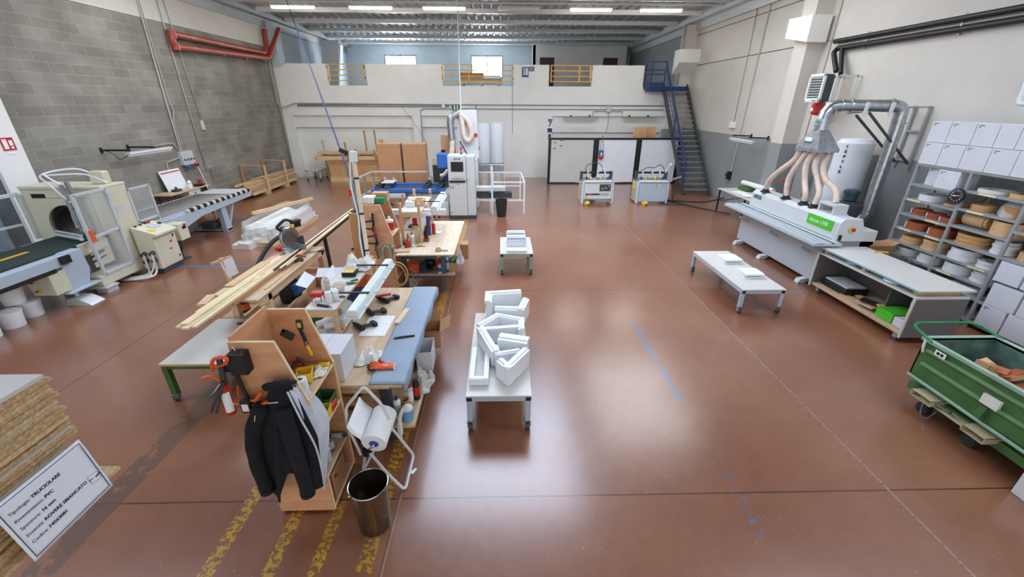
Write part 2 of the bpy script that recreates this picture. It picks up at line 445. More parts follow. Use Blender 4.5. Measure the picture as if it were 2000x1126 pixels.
for i, x in enumerate((2.25, 5.95)):
    d = struct(B().box(x, 27.36, ZM, x+.85, 27.4, 5.46).o('door_%d' % (i+1), 'door_brown'))
    B().box(x-.06, 27.34, ZM, x, 27.4, 5.52).box(x+.85, 27.34, ZM, x+.91, 27.4, 5.52).box(x, 27.34, 5.46, x+.85, 27.4, 5.52).o('door_frame', 'white_wall', d)
# --- roof: ribbed sheets on white purlins, edge beams
b = B(); n = 52; p = .33; prof = []
for i in range(n):
    x = XL+i*p
    prof += [(x, ZC), (x+.2, ZC), (x+.23, ZC+.07), (x+.3, ZC+.07)]
prof.append((XR, ZC))
for i in range(len(prof)-1):
    (xa, za), (xb, zb) = prof[i], prof[i+1]
    b.quad((xa, -4, za), (xb, -4, zb), (xb, YB, zb), (xa, YB, za))
b.box(XL-.2, -4, ZC+.1, XR+.2, YB, ZC+.14)
struct(b.o('ceiling', 'roof_sheet'))
k = 9
for y in (-2.3, 0, 2.25, 4.5, 6.75, 9, 11.25, 13.5, 15.75, 18.05, 20.3, 22.55, 24.8, 27.0):
    struct(B().box(XL+.3, y-.06, ZC-.15, XR-.35, y+.06, ZC).o('trim_%d' % k, 'white_steel')); k += 1
for y in (16.35,):
    struct(B().cyl((XL+.3, y, ZC-.12), (XR-.35, y, ZC-.12), .035).o('trim_%d' % k, 'white_steel')); k += 1
struct(B().box(XL, -4, ZC-.22, XL+.32, YB, ZC).box(XL, -4, ZC-.5, XL+.06, YB, ZC-.2).o('trim_%d' % k, 'grey_steel')); k += 1
struct(B().box(XR-.38, -4, ZC-.25, XR, YB, ZC).box(XR-.1, -4, ZC-.5, XR, YB, ZC-.2).o('trim_%d' % k, 'pale_steel')); k += 1
# skylights above the frame: middle row, plus unseen side panes added as fill light
for i, (x0, x1, y0, y1, pm) in enumerate(((-2.2, 2.0, 7.0, 8.9, 0), (-2.2, 2.0, 9.1, 11.1, 0), (-2.2, 2.0, 11.4, 13.4, 2), (-7.6, -4.4, 9.1, 13.4, 1), (3.0, 6.0, 9.1, 13.4, 1), (-8.2, -5.0, 2.4, 4.4, 0), (4.2, 7.0, 2.4, 4.4, 0))):
    t = struct(B().box(x0, y0, ZC-.03, x1, y1, ZC-.01).o('window_%d' % (i+3), ('daylight_fill_pane', 'fill_pane', 'dim_pane')[pm]))
    B().box(x0-.06, y0-.06, ZC-.05, x0, y1+.06, ZC).box(x1, y0-.06, ZC-.05, x1+.06, y1+.06, ZC).box(x0, y0-.06, ZC-.05, x1, y0, ZC).box(x0, y1, ZC-.05, x1, y1+.06, ZC).o('window_frame', 'white_steel', t)
# ceiling tubes over the mezzanine edge
def tube_lamp(x, y, z, on, label):
    t = thing('ceiling_light', label, 'light', (x, y, z), 0, 'tube lights under the ceiling')
    B().box(-.72, -.09, 0, .72, .09, .05).box(-.6, -.02, .05, -.56, .02, .1).box(.56, -.02, .05, .6, .02, .1).o('housing', 'white_steel', t)
    B().prism([(-.085, 0), (-.05, -.06), (.05, -.06), (.085, 0)], 'x', -.7, .7).o('diffuser', 'lamp_white' if on else 'white_plastic', t, .01)
for i, x in enumerate((-7.0, -4.4, -1.92, .62, 3.08, 5.5)):
    tube_lamp(x, 16.75, 6.0, i != 3, ('lit ceiling tube at the far left end of the row', 'lit ceiling tube second from the left in the row', 'lit ceiling tube third from the left in the row',
      'unlit ceiling tube in the middle of the lit row', 'lit ceiling tube second from the right in the row', 'lit ceiling tube at the far right end of the row')[i])
# ============================================================ LEFT SIDE
# strip-curtain door and its white post
d = struct(B().box(XL, 4.0, 0, XL+.05, 4.1, 3.3).box(XL, 4.0, 3.2, XL+.05, 7.95, 3.3).o('door_3', 'grey_steel'))
mat('strip_dark', '#5d6469', .3, .2, var=.15); mat('strip_lit', '#93a4b8', .2, .3, var=.2, scale=3)  # bluer strips: daylight shining through the curtain, put into the colour
for i in range(12):
    y = 4.1+i*.32
    B().prism([(XL+.01, y), (XL+.05, y), (XL+.055, y+.16), (XL+.05, y+.32), (XL+.01, y+.32)], 'z', .02, 3.2).o('strip', 'strip_lit' if i % 3 == 1 else 'strip_dark', d)
struct(B().box(XL, 7.92, 0, XL+.12, 8.47, 4.2).o('trim_60', 'white_wall'))
t = thing('fire_sign', 'red and white fire equipment sign on the white post at the left edge', 'sign', (XL+.125, 8.24, 2.36))
B().box(0, -.11, -.11, .006, .11, .11).o('plate', 'red_plastic', t)
b = B().box(.006, -.085, -.085, .009, -.01, .085)
b.box(.006, .02, -.03, .009, .08, .06).box(.006, .03, -.085, .009, .075, -.045); b.o('pictogram', 'paper', t)
B().box(0, -.08, -.18, .006, .09, -.155).o('caption', 'paper', t)
# red twin pipes
t = thing('drain_pipe', 'twin red brown pipes running high along the block wall', 'pipe', (XL+.14, 13.5, 4.4))
P = lambda y, z, x=0: (x, y-13.5, z-4.4)
B().tube(rpath([P(18.75, 5.6), P(18.62, 4.98), P(18.4, 4.77), P(13.42, 4.77), P(13.42, 4.47), P(13.8, 4.47)], .12), .085, 14).o('pipe', 'red_pipe', t)
B().tube(rpath([P(13.5, 4.47), P(18.5, 4.6, .06), P(19.3, 5.7, .3)], .15), .085, 14).o('pipe', 'red_pipe', t)
for y in (13.46,): B().cyl(P(y, 4.66), P(y, 4.86), .11).cyl(P(y+.02, 4.38), P(y+.02, 4.56), .105).o('elbow', 'red_pipe', t)
for y in (14.2, 15.6, 16.9, 18.2):
    for z in (4.77, 4.5): B().cyl(P(y-.015, z), P(y+.015, z), .094).bar(P(y, z), (-.14, y-13.5, z-4.4), .02).o('pipe_clip', 'galv_dull', t)
# conduits on the block wall
def conduit(pts, label, r=.016, n='conduit', m='cream', rad=.06):
    return tag(B().tube(rpath(pts, rad), r, 8).o(n, m), label, 'conduit')
xw = XL+.035
mat('conduit_grey', '#b4aea4', .6, var=.05)
conduit([(xw, 12.72, 5.9), (xw, 12.62, 3.0), (xw, 12.6, 1.78)], 'grey conduit dropping to the socket box on the block wall', .022, m='conduit_grey')
conduit([(xw, 12.78, 5.9), (xw+.01, 12.74, 3.1), (xw+.03, 12.78, 2.85), (xw, 12.68, 2.6), (xw, 12.68, 1.78)], 'thin cable with a loop beside the conduit above the socket box', .012, m='conduit_grey')
conduit([(xw, 13.42, 5.9), (xw, 13.44, 1.3)], 'grey conduit passing behind the red pipes down to the low hook', .016, m='conduit_grey')
conduit([(xw, 13.66, 5.9), (xw, 13.85, 2.6)], 'short conduit ending at a small switch box on the block wall', .014, m='conduit_grey')
t = tag(B().box(XL, 13.8, 2.28, XL+.06, 13.9, 2.55).o('junction_box', 'cream', bev=.01), 'small cream switch box at the end of a conduit on the block wall', 'box')
tag(B().tube([(xw+.02, 13.5, 1.25), (xw+.1, 13.55, 1.2), (xw+.03, 13.6, 1.05)], .015).box(XL, 13.42, 1.1, XL+.03, 13.48, 1.3).cyl((xw, 13.62, 1.1), (xw, 13.68, .7), .012).o('hose_hook', 'galv_dull'), 'small metal hook low on the block wall', 'hook')
for i, y in enumerate((18.78, 18.9)):
    conduit([(xw, y, 5.2), (xw, y, 2.98-.12*i), (xw+.1, 18.98, 2.85-.1*i), (XL+.6, 19.06, 3.02-.09*i), (-3.4+9.0*i, 19.06, 3.0-.09*i)] if i == 0 else [(xw, y, 5.2), (xw, y, .6)],
            ('grey conduit turning the far left corner onto the mezzanine wall', 'grey conduit down the far left corner of the block wall')[i], .025, m='conduit_grey')
# socket panel
t = thing('socket_panel', 'grey socket and breaker box with blue and red sockets on block wall', 'electrical box', (XL, 12.72, 1.4))
B().box(0, -.24, .0, .13, .24, .22).box(0, -.24, .22, .11, .24, .37).o('housing', 'pale_steel', t, .012)
b = B()
for i in range(4): b.cyl((.13, -.18+.12*i, .15), (.145, -.18+.12*i, .15), .03)
b.o('breaker', 'dark_grey', t)
B().cyl((.1, -.13, -.03), (.2, -.13, -.07), .045).o('blue_socket', 'blue_paint', t)
B().cyl((.1, .2, .0), (.2, .2, -.04), .05).o('red_socket', 'red_plastic', t)
B().tube(bez([(.15, .2, -.05), (.2, .22, -.35), (.12, .3, -.5), (.1, .42, -.75), (.05, .5, -.55), (.03, .3, .1)]), .012).o('cable', 'white_plastic', t)
conduit([(xw, 11.6, 2.0), (xw, 12.4, 2.03), (xw, 12.55, 1.78)], 'conduit feeding the bracket lamp from the socket box', .012, m='conduit_grey')
conduit([(xw, 12.48, 1.62), (xw, 11.95, 1.55), (xw, 11.92, 1.36)], 'short conduit bending down behind the whiteboard', .014, m='conduit_grey')
t = thing('wall_lamp', 'tube lamp on two black brackets on the block wall', 'lamp', (XL, 10.8, 2.05))
for y in (-.62, .12):
    B().box(0, y-.03, -.06, .02, y+.03, .06).bar((0, y, 0), (.62, y+.05, 0), .04).o('bracket', 'black', t)
B().box(.5, -.6, -.09, .62, .75, -.05).o('housing', 'white_steel', t); B().cyl((.56, -.58, -.12), (.56, .73, -.12), .03).o('tube', 'white_plastic', t)
B().tube(bez([(.52, -.5, -.1), (.35, -.6, -.2), (.2, -.55, -.1), (0, -.5, -.02)]), .008).o('cable', 'black', t)
# desk with whiteboard under the socket panel
t = thing('wall_desk', 'narrow wooden desk with one drawer against the block wall', 'desk', (-8.9, 11.9, 0))
B().box(-.28, -.8, .8, .2, .8, .835).o('desktop', 'bench_ply', t, .004)
for y in (-.7, .7):
    for x in (-.2, .14): B().bar((x, y, 0), (x, y, .8), .04).o('leg', 'dark_grey', t)
dr = B().box(-.2, -.1, .66, .19, .38, .79).o('drawer', 'white_lam', t); B().cyl((.19, .14, .72), (.215, .14, .72), .015).o('knob', 'black', dr)
B().box(-.27, .42, .3, .1, .78, .78).o('side_cabinet', 'dark_grey', t)
t = thing('whiteboard', 'white board with a red rule leaning on the block wall above the desk', 'board', (-8.99, 11.86, .837))
t.rotation_euler = (0, -.22, 0)
B().box(-.015, -.38, 0, 0, .38, .55).o('panel', 'white_plastic', t, .004); B().box(0, -.34, .47, .002, .34, .5).o('rule', 'red_plastic', t)
tag(B().box(-8.95, 11.5, .837, -8.8, 11.72, .9).cyl((-8.87, 11.6, .9), (-8.87, 11.6, .96), .03).o('tape_dispenser', 'dark_grey', bev=.01), 'dark tape dispenser at the left end of the wall desk', 'dispenser')
tag(B().cyl((-8.85, 12.12, .837), (-8.85, 12.12, .96), .05).sph((-8.85, 12.12, .99), .055).o('white_jar', 'white_plastic'), 'small white jar on the wall desk by the board', 'jar')
tag(B().box(-8.9, 12.3, .837, -8.72, 12.5, .9).box(-8.84, 12.5, .837, -8.76, 12.66, .87).o('hand_stapler', 'black', bev=.015), 'black hand tool lying on the right of the wall desk', 'tool')
tag(B().box(-8.9, 12.52, .9, -8.8, 12.62, 1.0).o('red_box', 'red_plastic', bev=.01), 'small red box at the right end of the wall desk', 'box')
# ---- orbital wrapping machine
t = thing('wrapping_machine', 'beige ring wrapping machine with glazed door by the block wall', 'machine', (-7.7, 7.5, 0))
O = lambda x, y, z: (x+7.7, y-7.5, z)
def bxo(b, x0, y0, z0, x1, y1, z1): return b.box(x0+7.7, y0-7.5, z0, x1+7.7, y1-7.5, z1)
cx, cz, R = -7.78+7.7, 1.02, .38
b = B()
def ring_plate(b, y0, y1, x0, x1, z0, z1, n=32):
    pts = [(cx+R*math.cos(2*PI*i/n), cz+R*math.sin(2*PI*i/n)) for i in range(n)]
    def out(p):
        dx, dz = p[0]-cx, p[1]-cz; k = 1e9
        if dx > 1e-6: k = min(k, (x1-cx)/dx)
        if dx < -1e-6: k = min(k, (x0-cx)/dx)
        if dz > 1e-6: k = min(k, (z1-cz)/dz)
        if dz < -1e-6: k = min(k, (z0-cz)/dz)
        return (cx+dx*k, cz+dz*k)
    o = [out(p) for p in pts]
    for i in range(n):
        j = (i+1) % n
        for y in (y0, y1): b.quad((pts[i][0], y, pts[i][1]), (pts[j][0], y, pts[j][1]), (o[j][0], y, o[j][1]), (o[i][0], y, o[i][1]))
        b.quad((pts[i][0], y0, pts[i][1]), (pts[j][0], y0, pts[j][1]), (pts[j][0], y1, pts[j][1]), (pts[i][0], y1, pts[i][1]))
    for zc_ in (z0, z1):
        for xc in (x0, x1):
            pass
# front plate as a frame around the round opening
x0, x1, z0, z1 = -.72, .7, .1, 1.68
ring_plate(b, -.02, .02, cx-.5, cx+.5, cz-.5, cz+.5)
for a in ((x0, -.02, z0, cx-.5, .02, z1), (cx+.5, -.02, z0, x1, .02, z1), (cx-.5, -.02, cz+.5, cx+.5, .02, z1), (cx-.5, -.02, z0, cx+.5, .02, cz-.5)): b.box(*a)
ring_plate(b, .42, .46, cx-.5, cx+.5, cz-.5, cz+.5)
for a in ((x0, .42, z0, cx-.5, .46, z1), (cx+.5, .42, z0, x1, .46, z1), (cx-.5, .42, cz+.5, cx+.5, .46, z1), (cx-.5, .42, z0, cx+.5, .46, cz-.5)): b.box(*a)
b.box(x0, -.04, z1, x1, .48, z1+.05).box(x0, 0, z0, x0+.03, .44, z1).box(x1-.03, 0, z0, x1, .44, z1).box(x0, -.03, z1-.02, x1, 0, z1+.04)
b.o('housing', 'beige_machine', t, .012)
b = B().box(-.55, -.028, 1.53, -.32, -.02, 1.6); b.o('hand_slot', 'black', t)
bxo(B(), -7.28, 6.8, .12, -6.98, 7.95, .31).o('base_beam', 'beige_machine', t, .015)
b = B()
b.lathe([(R+.01, .06), (R+.01, .38), (R-.05, .38), (R-.05, .06), (R+.01, .06)], (0, 0, 0), 32)
bb = B(); bb.M = Matrix.Translation((cx, 0, cz)) @ Euler((-PI/2, 0, 0)).to_matrix().to_4x4()
bb.lathe([(R-.01, .05), (R-.01, .36), (R-.07, .36), (R-.07, .05), (R-.01, .05)], (0, 0, 0), 32); b.bm.free()
bb.o('ring', 'black', t)
b = bxo(B(), -7.65, 7.4, 1.0, -7.4, 7.46, 1.25); b.o('film_carriage', 'machine_grey', t, .01)
B().cyl(O(-8.0, 7.38, .96), O(-7.2, 7.0, .98), .02).o('roller', 'pale_steel', t); B().cyl(O(-7.9, 7.3, .91), O(-7.2, 6.98, .93), .03).o('roller', 'pale_steel', t)
# logo plate on the side panel
bxo(B(), -6.999, 7.6, 1.22, -6.996, 7.78, 1.35).o('name_plate', 'pale_steel', t)
dr = B()
for p, q in (((-6.98, 6.9, .3), (-6.98, 6.9, 1.7)), ((-6.98, 7.5, .3), (-6.98, 7.5, 1.7)), ((-6.98, 6.9, 1.68), (-6.98, 7.5, 1.68)), ((-6.98, 6.9, .95), (-6.98, 7.5, .99)), ((-6.98, 6.9, .32), (-6.98, 7.5, .32))): dr.bar(O(*p), O(*q), .045)
dr = dr.o('door', 'pale_steel', t, .004)
bxo(B(), -6.985, 6.92, .33, -6.98, 7.48, 1.66).o('pane', 'clear', dr); bxo(B(), -6.97, 6.9, .9, -6.93, 6.96, 1.1).o('handle', 'orange_plastic', dr); bxo(B(), -6.97, 7.48, 1.5, -6.94, 7.53, 1.62).bx if False else bxo(B(), -6.97, 7.48, 1.5, -6.94, 7.53, 1.62).o('hinge', 'pale_steel', dr)
b = bxo(B(), -7.2, 7.0, .4, -7.18, 7.4, .85)
b.o('back_plate', 'beige_machine', t)
b = B()
for i in range(4): b.bar(O(-7.17, 6.98, .78-.09*i), O(-7.17, 7.25, .82-.09*i), .02)
b.o('vent', 'black', t)
# column of hoses in front of the plate
b = B().bar(O(-7.35, 7.28, .95), O(-7.35, 7.28, 1.85), .05).cyl(O(-7.42, 7.25, 1.0), O(-7.42, 7.25, 1.8), .02).cyl(O(-7.47, 7.27, 1.1), O(-7.47, 7.27, 1.8), .02)
b.o('mast', 'galv_dull', t)
for a in ([(-7.45, 7.28, 1.78), (-7.75, 7.35, 1.95), (-7.95, 7.6, 1.9), (-7.4, 7.7, 1.9), (-7.05, 7.7, 1.75)], [(-7.4, 7.25, 1.5), (-7.6, 7.25, 1.78), (-7.95, 7.5, 1.92), (-7.6, 7.8, 1.98), (-7.2, 7.8, 1.8)]):
    B().tube(bez([O(*p) for p in a]), .014).o('air_hose', 'white_plastic', t)
bxo(B(), -7.35, 7.7, 1.73, -7.1, 7.85, 1.95).o('valve_box', 'beige_machine', t, .02)
# left guard frame
b = B()
for p, q in (((-8.45, 7.45, 1.6), (-8.75, 5.4, 1.6)), ((-8.43, 7.44, .8), (-8.43, 7.44, 1.6))): b.bar(O(*p), O(*q), .06)
b.bar(O(-8.44, 7.3, 1.1), O(-8.7, 5.4, 1.1), .04); b.o('guard_frame', 'machine_grey', t, .005)
b = bxo(B(), -7.12, 6.78, 0, -6.94, 7.0, .1).box(.5, -.75, .09, .8, -.5, .12)
b.o('foot', 'pale_steel', t); bxo(B(), -8.4, 6.9, 0, -8.2, 7.8, .12).o('foot', 'pale_steel', t)
# outfeed side guard
b = B()
for p, q in (((-7, 7.95, 1.58), (-7, 8.47, 1.58)), ((-7, 8.47, .9), (-7, 8.47, 1.6)), ((-7, 7.95, .97), (-7, 8.47, .97)), ((-7, 7.96, .9), (-7, 7.96, 1.6))): b.bar(O(*p), O(*q), .035)
g = b.o('side_guard', 'pale_steel', t); bxo(B(), -7.003, 7.96, .98, -6.998, 8.46, 1.57).o('pane', 'clear', g)
# ---- belt conveyors
t = thing('belt_conveyor', 'belt conveyor with dark green belt and yellow stripe at left edge', 'conveyor', (-7.7, 6.0, 0))
P_ = lambda b, x0, y0, z0, x1, y1, z1: b.box(x0+7.7, y0-6, z0, x1+7.7, y1-6, z1)
P_(B(), -8.15, 4.2, .845, -7.16, 6.5, .875).o('belt', 'belt_green', t)
P_(B(), -7.66, 4.2, .875, -7.58, 6.48, .878).o('stripe', 'yellow_paint', t)
b = P_(P_(B(), -7.17, 4.2, .68, -7.0, 6.45, .845), -8.15, 4.2, .68, -8.05, 6.5, .845); b.box(-.4, -1.8, .7, .54, .45, .8); b.o('side_rail', 'machine_blue_grey', t, .006)
P_(B(), -7.02, 4.2, .63, -6.99, 6.2, .69).o('slot', 'black', t)
P_(B(), -7.0, 6.3, .72, -6.95, 6.45, .84).o('bracket', 'black', t)
b = B().prism([(6.26-6, .27), (6.64-6, .27), (6.74-6, .5), (6.72-6, .86), (6.44-6, .86), (6.3-6, .62)], 'x', .45, .68); P_(b, -7.3, 6.2, .24, -6.93, 6.75, .275); b.o('leg', 'machine_blue_grey', t, .01)
b = B().cyl((.6, .42, .12), (.6, .42, .26), .03).prism([(.5, 0), (.9, 0), (.86, .03), (.72, .11), (.52, .11)], 'y', .3, .55); b.o('foot', 'pale_steel', t)
c = P_(B(), -7.36, 6.06, .29, -7.0, 6.32, .63).o('control_box', 'beige_machine', t, .01)
B().cyl((.43, .06, .55), (.43, .03, .55), .035).cyl((.46, .06, .38), (.46, .03, .38), .03).o('dial_plate', 'yellow_plastic', c); B().cyl((.44, .04, .53), (.44, -.0, .53), .02).cyl((.46, .04, .38), (.46, .0, .38), .018).o('switch', 'red_plastic', c)
P_(B(), -7.9, 5.2, 0, -7.75, 5.4, .7).o('leg', 'machine_blue_grey', t); P_(B(), -8.1, 6.2, 0, -7.95, 6.4, .7).o('leg', 'machine_blue_grey', t)
t = thing('infeed_belt', 'short dark green belt section leading into the ring wrapping machine', 'conveyor', (-7.6, 7.0, 0))
B().box(-.42, -.48, .84, .44, .44, .87).o('belt', 'belt_green', t); B().box(.44, -.2, .7, .5, .3, .88).box(-.48, -.2, .7, -.42, .44, .86).box(-.42, -.2, .66, .44, .3, .8).o('side_plate', 'beige_machine', t, .005)
for x in (.2, -.25): B().bar((x, 0, 0), (x, 0, .7), .12).o('leg', 'machine_grey', t)
tag(B().sph((-8.1, 6.35, .885), .1, 1.3, 1.6, .22).o('blue_cloth', 'blue_paint'), 'blue cloth lying on the belt conveyor at the left edge', 'cloth')
# ---- console
t = thing('control_console', 'beige control console with sloped panel and thick cables', 'console', (-6.78, 7.95, 0))
B().prism([(-.19, .1), (.16, .1), (.16, .72), (.24, .74), (.24, .79), (-.19, .93)], 'y', -.26, .3).o('body', 'beige_machine', t, .012)
B().box(-.19, -.24, 0, .14, .28, .1).o('plinth', 'dark_grey', t)
b = B().at(.02, 0, .868, ry=.315)
def onp(b, x, y, w, h, z=.004): return b.box(x-w/2, y-h/2, 0, x+w/2, y+h/2, z)
onp(b, -.03, .05, .14, .2); b.o('key_pad', 'machine_blue_grey', t)
b = B().at(.02, 0, .868, ry=.315); onp(b, .06, -.12, .1, .12); b.o('note', 'yellow_plastic', t)
b = B().at(.02, 0, .868, ry=.315)
for y in (-.18, -.06, .06): onp(b, -.18, y, .03, .05, .015)
onp(b, -.05, .24, .06, .05, .015); b.o('switch', 'black', t)
b = B().at(.02, 0, .868, ry=.315).cyl((-.17, .13, 0), (-.17, .13, .03), .025); b.o('stop_button', 'red_plastic', t)
B().box(.16, -.16, .14, .165, .26, .7).o('door', 'beige_machine', t, .002)
B().box(.165, .2, .62, .175, .23, .67).box(.165, .22, .2, .175, .25, .24).o('latch', 'black', t)
B().box(.165, .1, .53, .168, .16, .57).box(.165, .04, .4, .168, .1, .43).o('warning_label', 'red_plastic', t)
for i, (y, z) in enumerate(((-.1, .42), (-.02, .44), (-.13, .28), (.0, .3))):
    q = [(-.08+.16*(i % 2), -.26, z), (-.06+.16*(i % 2), -.33, z-.02), (-.04+.14*(i % 2), -.36, z-.2), (-.06+.06*i, -.38-.06*i, .05), (-.3, -.5-.05*i, .025), (-.55, -.2-.1*i, .025)]
    c = B().tube(bez(q, 6), .018).o('cable', 'cream', t); B().cyl((q[0][0], -.26, z), (q[0][0], -.34, z-.02), .04).o('plug', 'dark_grey', c)
# side switch box
t = thing('switch_box', 'beige box with red rotary switch beside the control console', 'electrical box', (-6.86, 8.55, 0))
B().box(-.1, -.13, .44, .2, .14, .78).o('housing', 'beige_machine', t, .01); B().box(.2, -.02, .66, .21, .08, .72).o('dial_plate', 'black', t); B().cyl((.2, .05, .74), (.23, .05, .74), .022).o('switch', 'red_plastic', t)
B().bar((-.02, 0, 0), (-.02, 0, .45), .06).box(-.12, -.12, 0, .1, .12, .012).o('post', 'dark_grey', t)
B().tube(bez([(.05, 0, .44), (.06, 0, .3), (.0, .02, .15)]), .01).o('cable', 'black', t)
# ---- roller conveyor
mat('roller_grey', '#8b857c', .5, .1)
t = thing('roller_conveyor', 'long grey roller conveyor table behind the wrapping machine', 'conveyor', (-7.62, 10.2, 0))
b = B()
for x in (-.52, .48): b.box(x-.02, -1.75, .72, x+.02, 1.75, .84)
b.prism([(-1.75, .5), (-1.0, .5), (-.4, .62), (1.75, .66), (1.75, .78), (-1.75, .8)], 'x', .5, .54)
b.o('side_rail', 'machine_blue_grey', t, .004)
for i in range(24):
    y = -1.7+i*.115
    B().cyl((-.5, y, .82), (.46, y, .82), .026, n=10).o('roller', 'roller_grey', t)
b = B(); c = B()
for i in range(22):
    y = -.8+i*.115
    (b if i % 2 else c).cyl((.5, y, .83), (.56, y, .83), .045, n=10)
B().box(-.49, -1.74, .72, .46, 1.74, .725).o('roller_gap_shade', 'dark_grey', t)  # dark sheet added so the gaps between rollers look shaded
b.o('side_wheel', 'black', t); c.o('side_wheel', 'cream', t)
B().box(-.5, 1.05, .835, .46, 1.75, .845).o('end_plate', 'pale_steel', t)
b = B().prism([(.38, 0), (.62, 0), (.54, .66), (.36, .66)], 'x', .38, .5).bar((.44, 1.0, .68), (.44, .6, .1), .05); b.o('leg', 'machine_blue_grey', t, .004)
B().prism([(.38, 0), (.62, 0), (.54, .66), (.36, .66)], 'x', -.5, -.38).o('leg', 'machine_blue_grey', t, .004)
B().box(-.5, .4, .02, .5, .62, .06).o('floor_bar', 'machine_blue_grey', t); B().box(-.1, .3, .08, .25, .6, .25).o('motor', 'dark_grey', t, .03)
B().tube(bez([(.1, .5, .2), (.3, .55, .35), (.42, .55, .6)]), .015).o('cable', 'black', t)
for x in (-.46, .44): B().bar((x, -1.5, 0), (x, -1.5, .72), .07).o('leg', 'machine_blue_grey', t)
# ---- white drums of wrap film
for i, (x, y, z, l) in enumerate(((-7.34, 5.62, 0, 'white tub in the middle of the row under the belt conveyor'), (-7.42, 5.98, 0, 'white tub at the back of the row under the belt conveyor'), (-7.5, 5.9, .25, 'white tub standing on top of two others'), (-7.33, 5.28, 0, 'white tub cut by the left edge of the picture'))):
    t = thing('plastic_tub', l, 'tub', (x, y, z), 0, 'white tubs under the belt conveyor')
    B().lathe([(0, 0), (.125, 0), (.145, .225), (0, .225)], n=24).o('tub', 'white_plastic', t); B().lathe([(0, .225), (.15, .222), (.15, .245), (0, .248)], n=24).o('lid', 'white_plastic', t)
# ---- timber battens stacked along the block wall
k = 0; rnd = random.Random(3)
for r in range(7):
    for c in range(9):
        x = -9.08+c*.056+rnd.uniform(-.006, .006); z = .09+r*.058
        y0 = 14.55+rnd.uniform(-.3, .22); y1 = 18.05+rnd.uniform(-.3, .2)
        ob = B().box(-.024, -(y1-y0)/2, 0, .024, (y1-y0)/2, .045).o('timber_batten', ('pine', 'pale_board', 'pine', 'oak_band')[rnd.randrange(4)], loc=(x, (y0+y1)/2, z))
        tag(ob, 'pale timber batten in the stack lying along the block wall', 'batten', 'timber battens stacked by the block wall')
for i, (y, l) in enumerate(((15.55, 'wooden stacking frame around the near part of the batten pile'), (17.0, 'wooden stacking frame around the far part of the batten pile'))):
    t = thing('stacking_frame', l, 'frame', (-8.8, y, 0))
    B().bar((-.33, -.4, 0), (-.33, -.4, 1.08), .05).o('post', 'brown_board', t); B().bar((.27, 0, 0), (.27, 0, 1.0), .06).o('post', 'pine', t)
    B().bar((-.33, -.4, 1.06), (.27, 0, .98), .04).o('rail', 'brown_board', t); B().bar((-.33, -.1, .04), (.3, 0, .04), .08).o('bearer', 'pine', t)
for i in range(3):
    tag(B().box(-.06, -1.1, 0, .06, 1.1, .02).o('loose_board', 'pine', loc=(-8.98+.14*i, 16.6+.3*i, .5), rz=.06*(i-1)), ('loose thin board on the batten stack, nearest the block wall', 'loose thin board on the middle of the batten stack', 'loose thin board on the front edge of the batten stack')[i], 'board')
# ============================================================ RIGHT SIDE
mat('edge_grey', '#b3b9bd', .42, var=.03, scale=2)
mat('board_grey', '#6c6868', .6, var=.1, scale=30)
mat('blue_edge', '#86b6c6', .5)
# ---- edge banding machine
t = thing('edge_bander', 'long white edge banding machine with a green name plate', 'machine', (5.9, 8.3, 0))
B().prism([(-.18, .1), (-.18, .62), (-.1, .86), (.7, .86), (.7, .1)], 'y', -1.38, 1.3).o('base', 'edge_grey', t, .01)
B().prism([(-.18, .1), (-.18, .62), (-.1, .86), (.7, .86), (.7, .1)], 'y', -1.4, -1.385).o('end_panel', 'edge_grey', t)
b = B()
for x, w in ((-.5, .09), (-.39, .05), (-.28, .07), (-.16, .1)): b.box(x, -1.6, .885, x+w, 1.55, .9)
b.box(-.52, -1.6, .84, -.02, 1.55, .885); b.o('feed_table', 'edge_grey', t, .004)
B().box(-.41, -1.6, .886, -.395, 1.55, .893).o('groove', 'dark_grey', t); B().box(-.21, -1.6, .886, -.165, 1.55, .897).o('groove', 'black', t)
for y in (-1.1, -.1, 1.0): B().prism([(-.18, .62), (-.38, .7), (-.38, .66), (-.18, .56)], 'y', y-.04, y+.04).o('table_bracket', 'edge_grey', t)
c = B().prism([(-.06, .9), (-.04, 1.2), (.02, 1.27), (.3, 1.27), (.44, .9)], 'y', -1.38, 1.32).o('hood', 'machine_white', t, .012)
B().prism([(-.07, .88), (-.05, 1.21), (.01, 1.28), (.32, 1.28), (.5, .88)], 'y', -1.46, -1.385).o('end_cap', 'machine_white', t, .01)
B().box(.45, -1.4, .3, .72, 1.3, 1.05).o('rear_cabinet', 'machine_white', t, .01)
g = B().box(-.065, -1.3, 1.02, -.05, -.66, 1.2).o('name_plate', 'green_bright', t)
B().text('Akron 1100', .1, RM(PI/2, 0, -PI/2, (-.067, -.96, 1.11)), .001).o('lettering', 'paper', g)
B().text('BIESSE', .11, RM(PI/2, 0, -PI/2, (-.056, 1.06, 1.14)), .001, .002).o('lettering', 'dark_grey', t)
B().cyl((.17, -1.47, 1.1), (.17, -1.485, 1.1), .05).o('dial_plate', 'yellow_plastic', t); B().cyl((.18, -1.485, 1.1), (.18, -1.51, 1.1), .03).o('switch', 'red_plastic', t)
B().box(-.02, -1.475, .9, .03, -1.462, 1.0).o('latch', 'black', t)
for y in (-1.2, .1, 1.1):
    B().prism([(-.18, .1), (-.3, .08), (-.34, .0), (-.2, .0), (-.12, .06), (-.1, .12)], 'y', y-.06, y+.06).o('foot', 'machine_white', t, .01)
    B().box(.5, y-.06, 0, .6, y+.06, .1).o('foot', 'machine_white', t)
for y in (.95, .24, -.28, -.56, -.62): pass
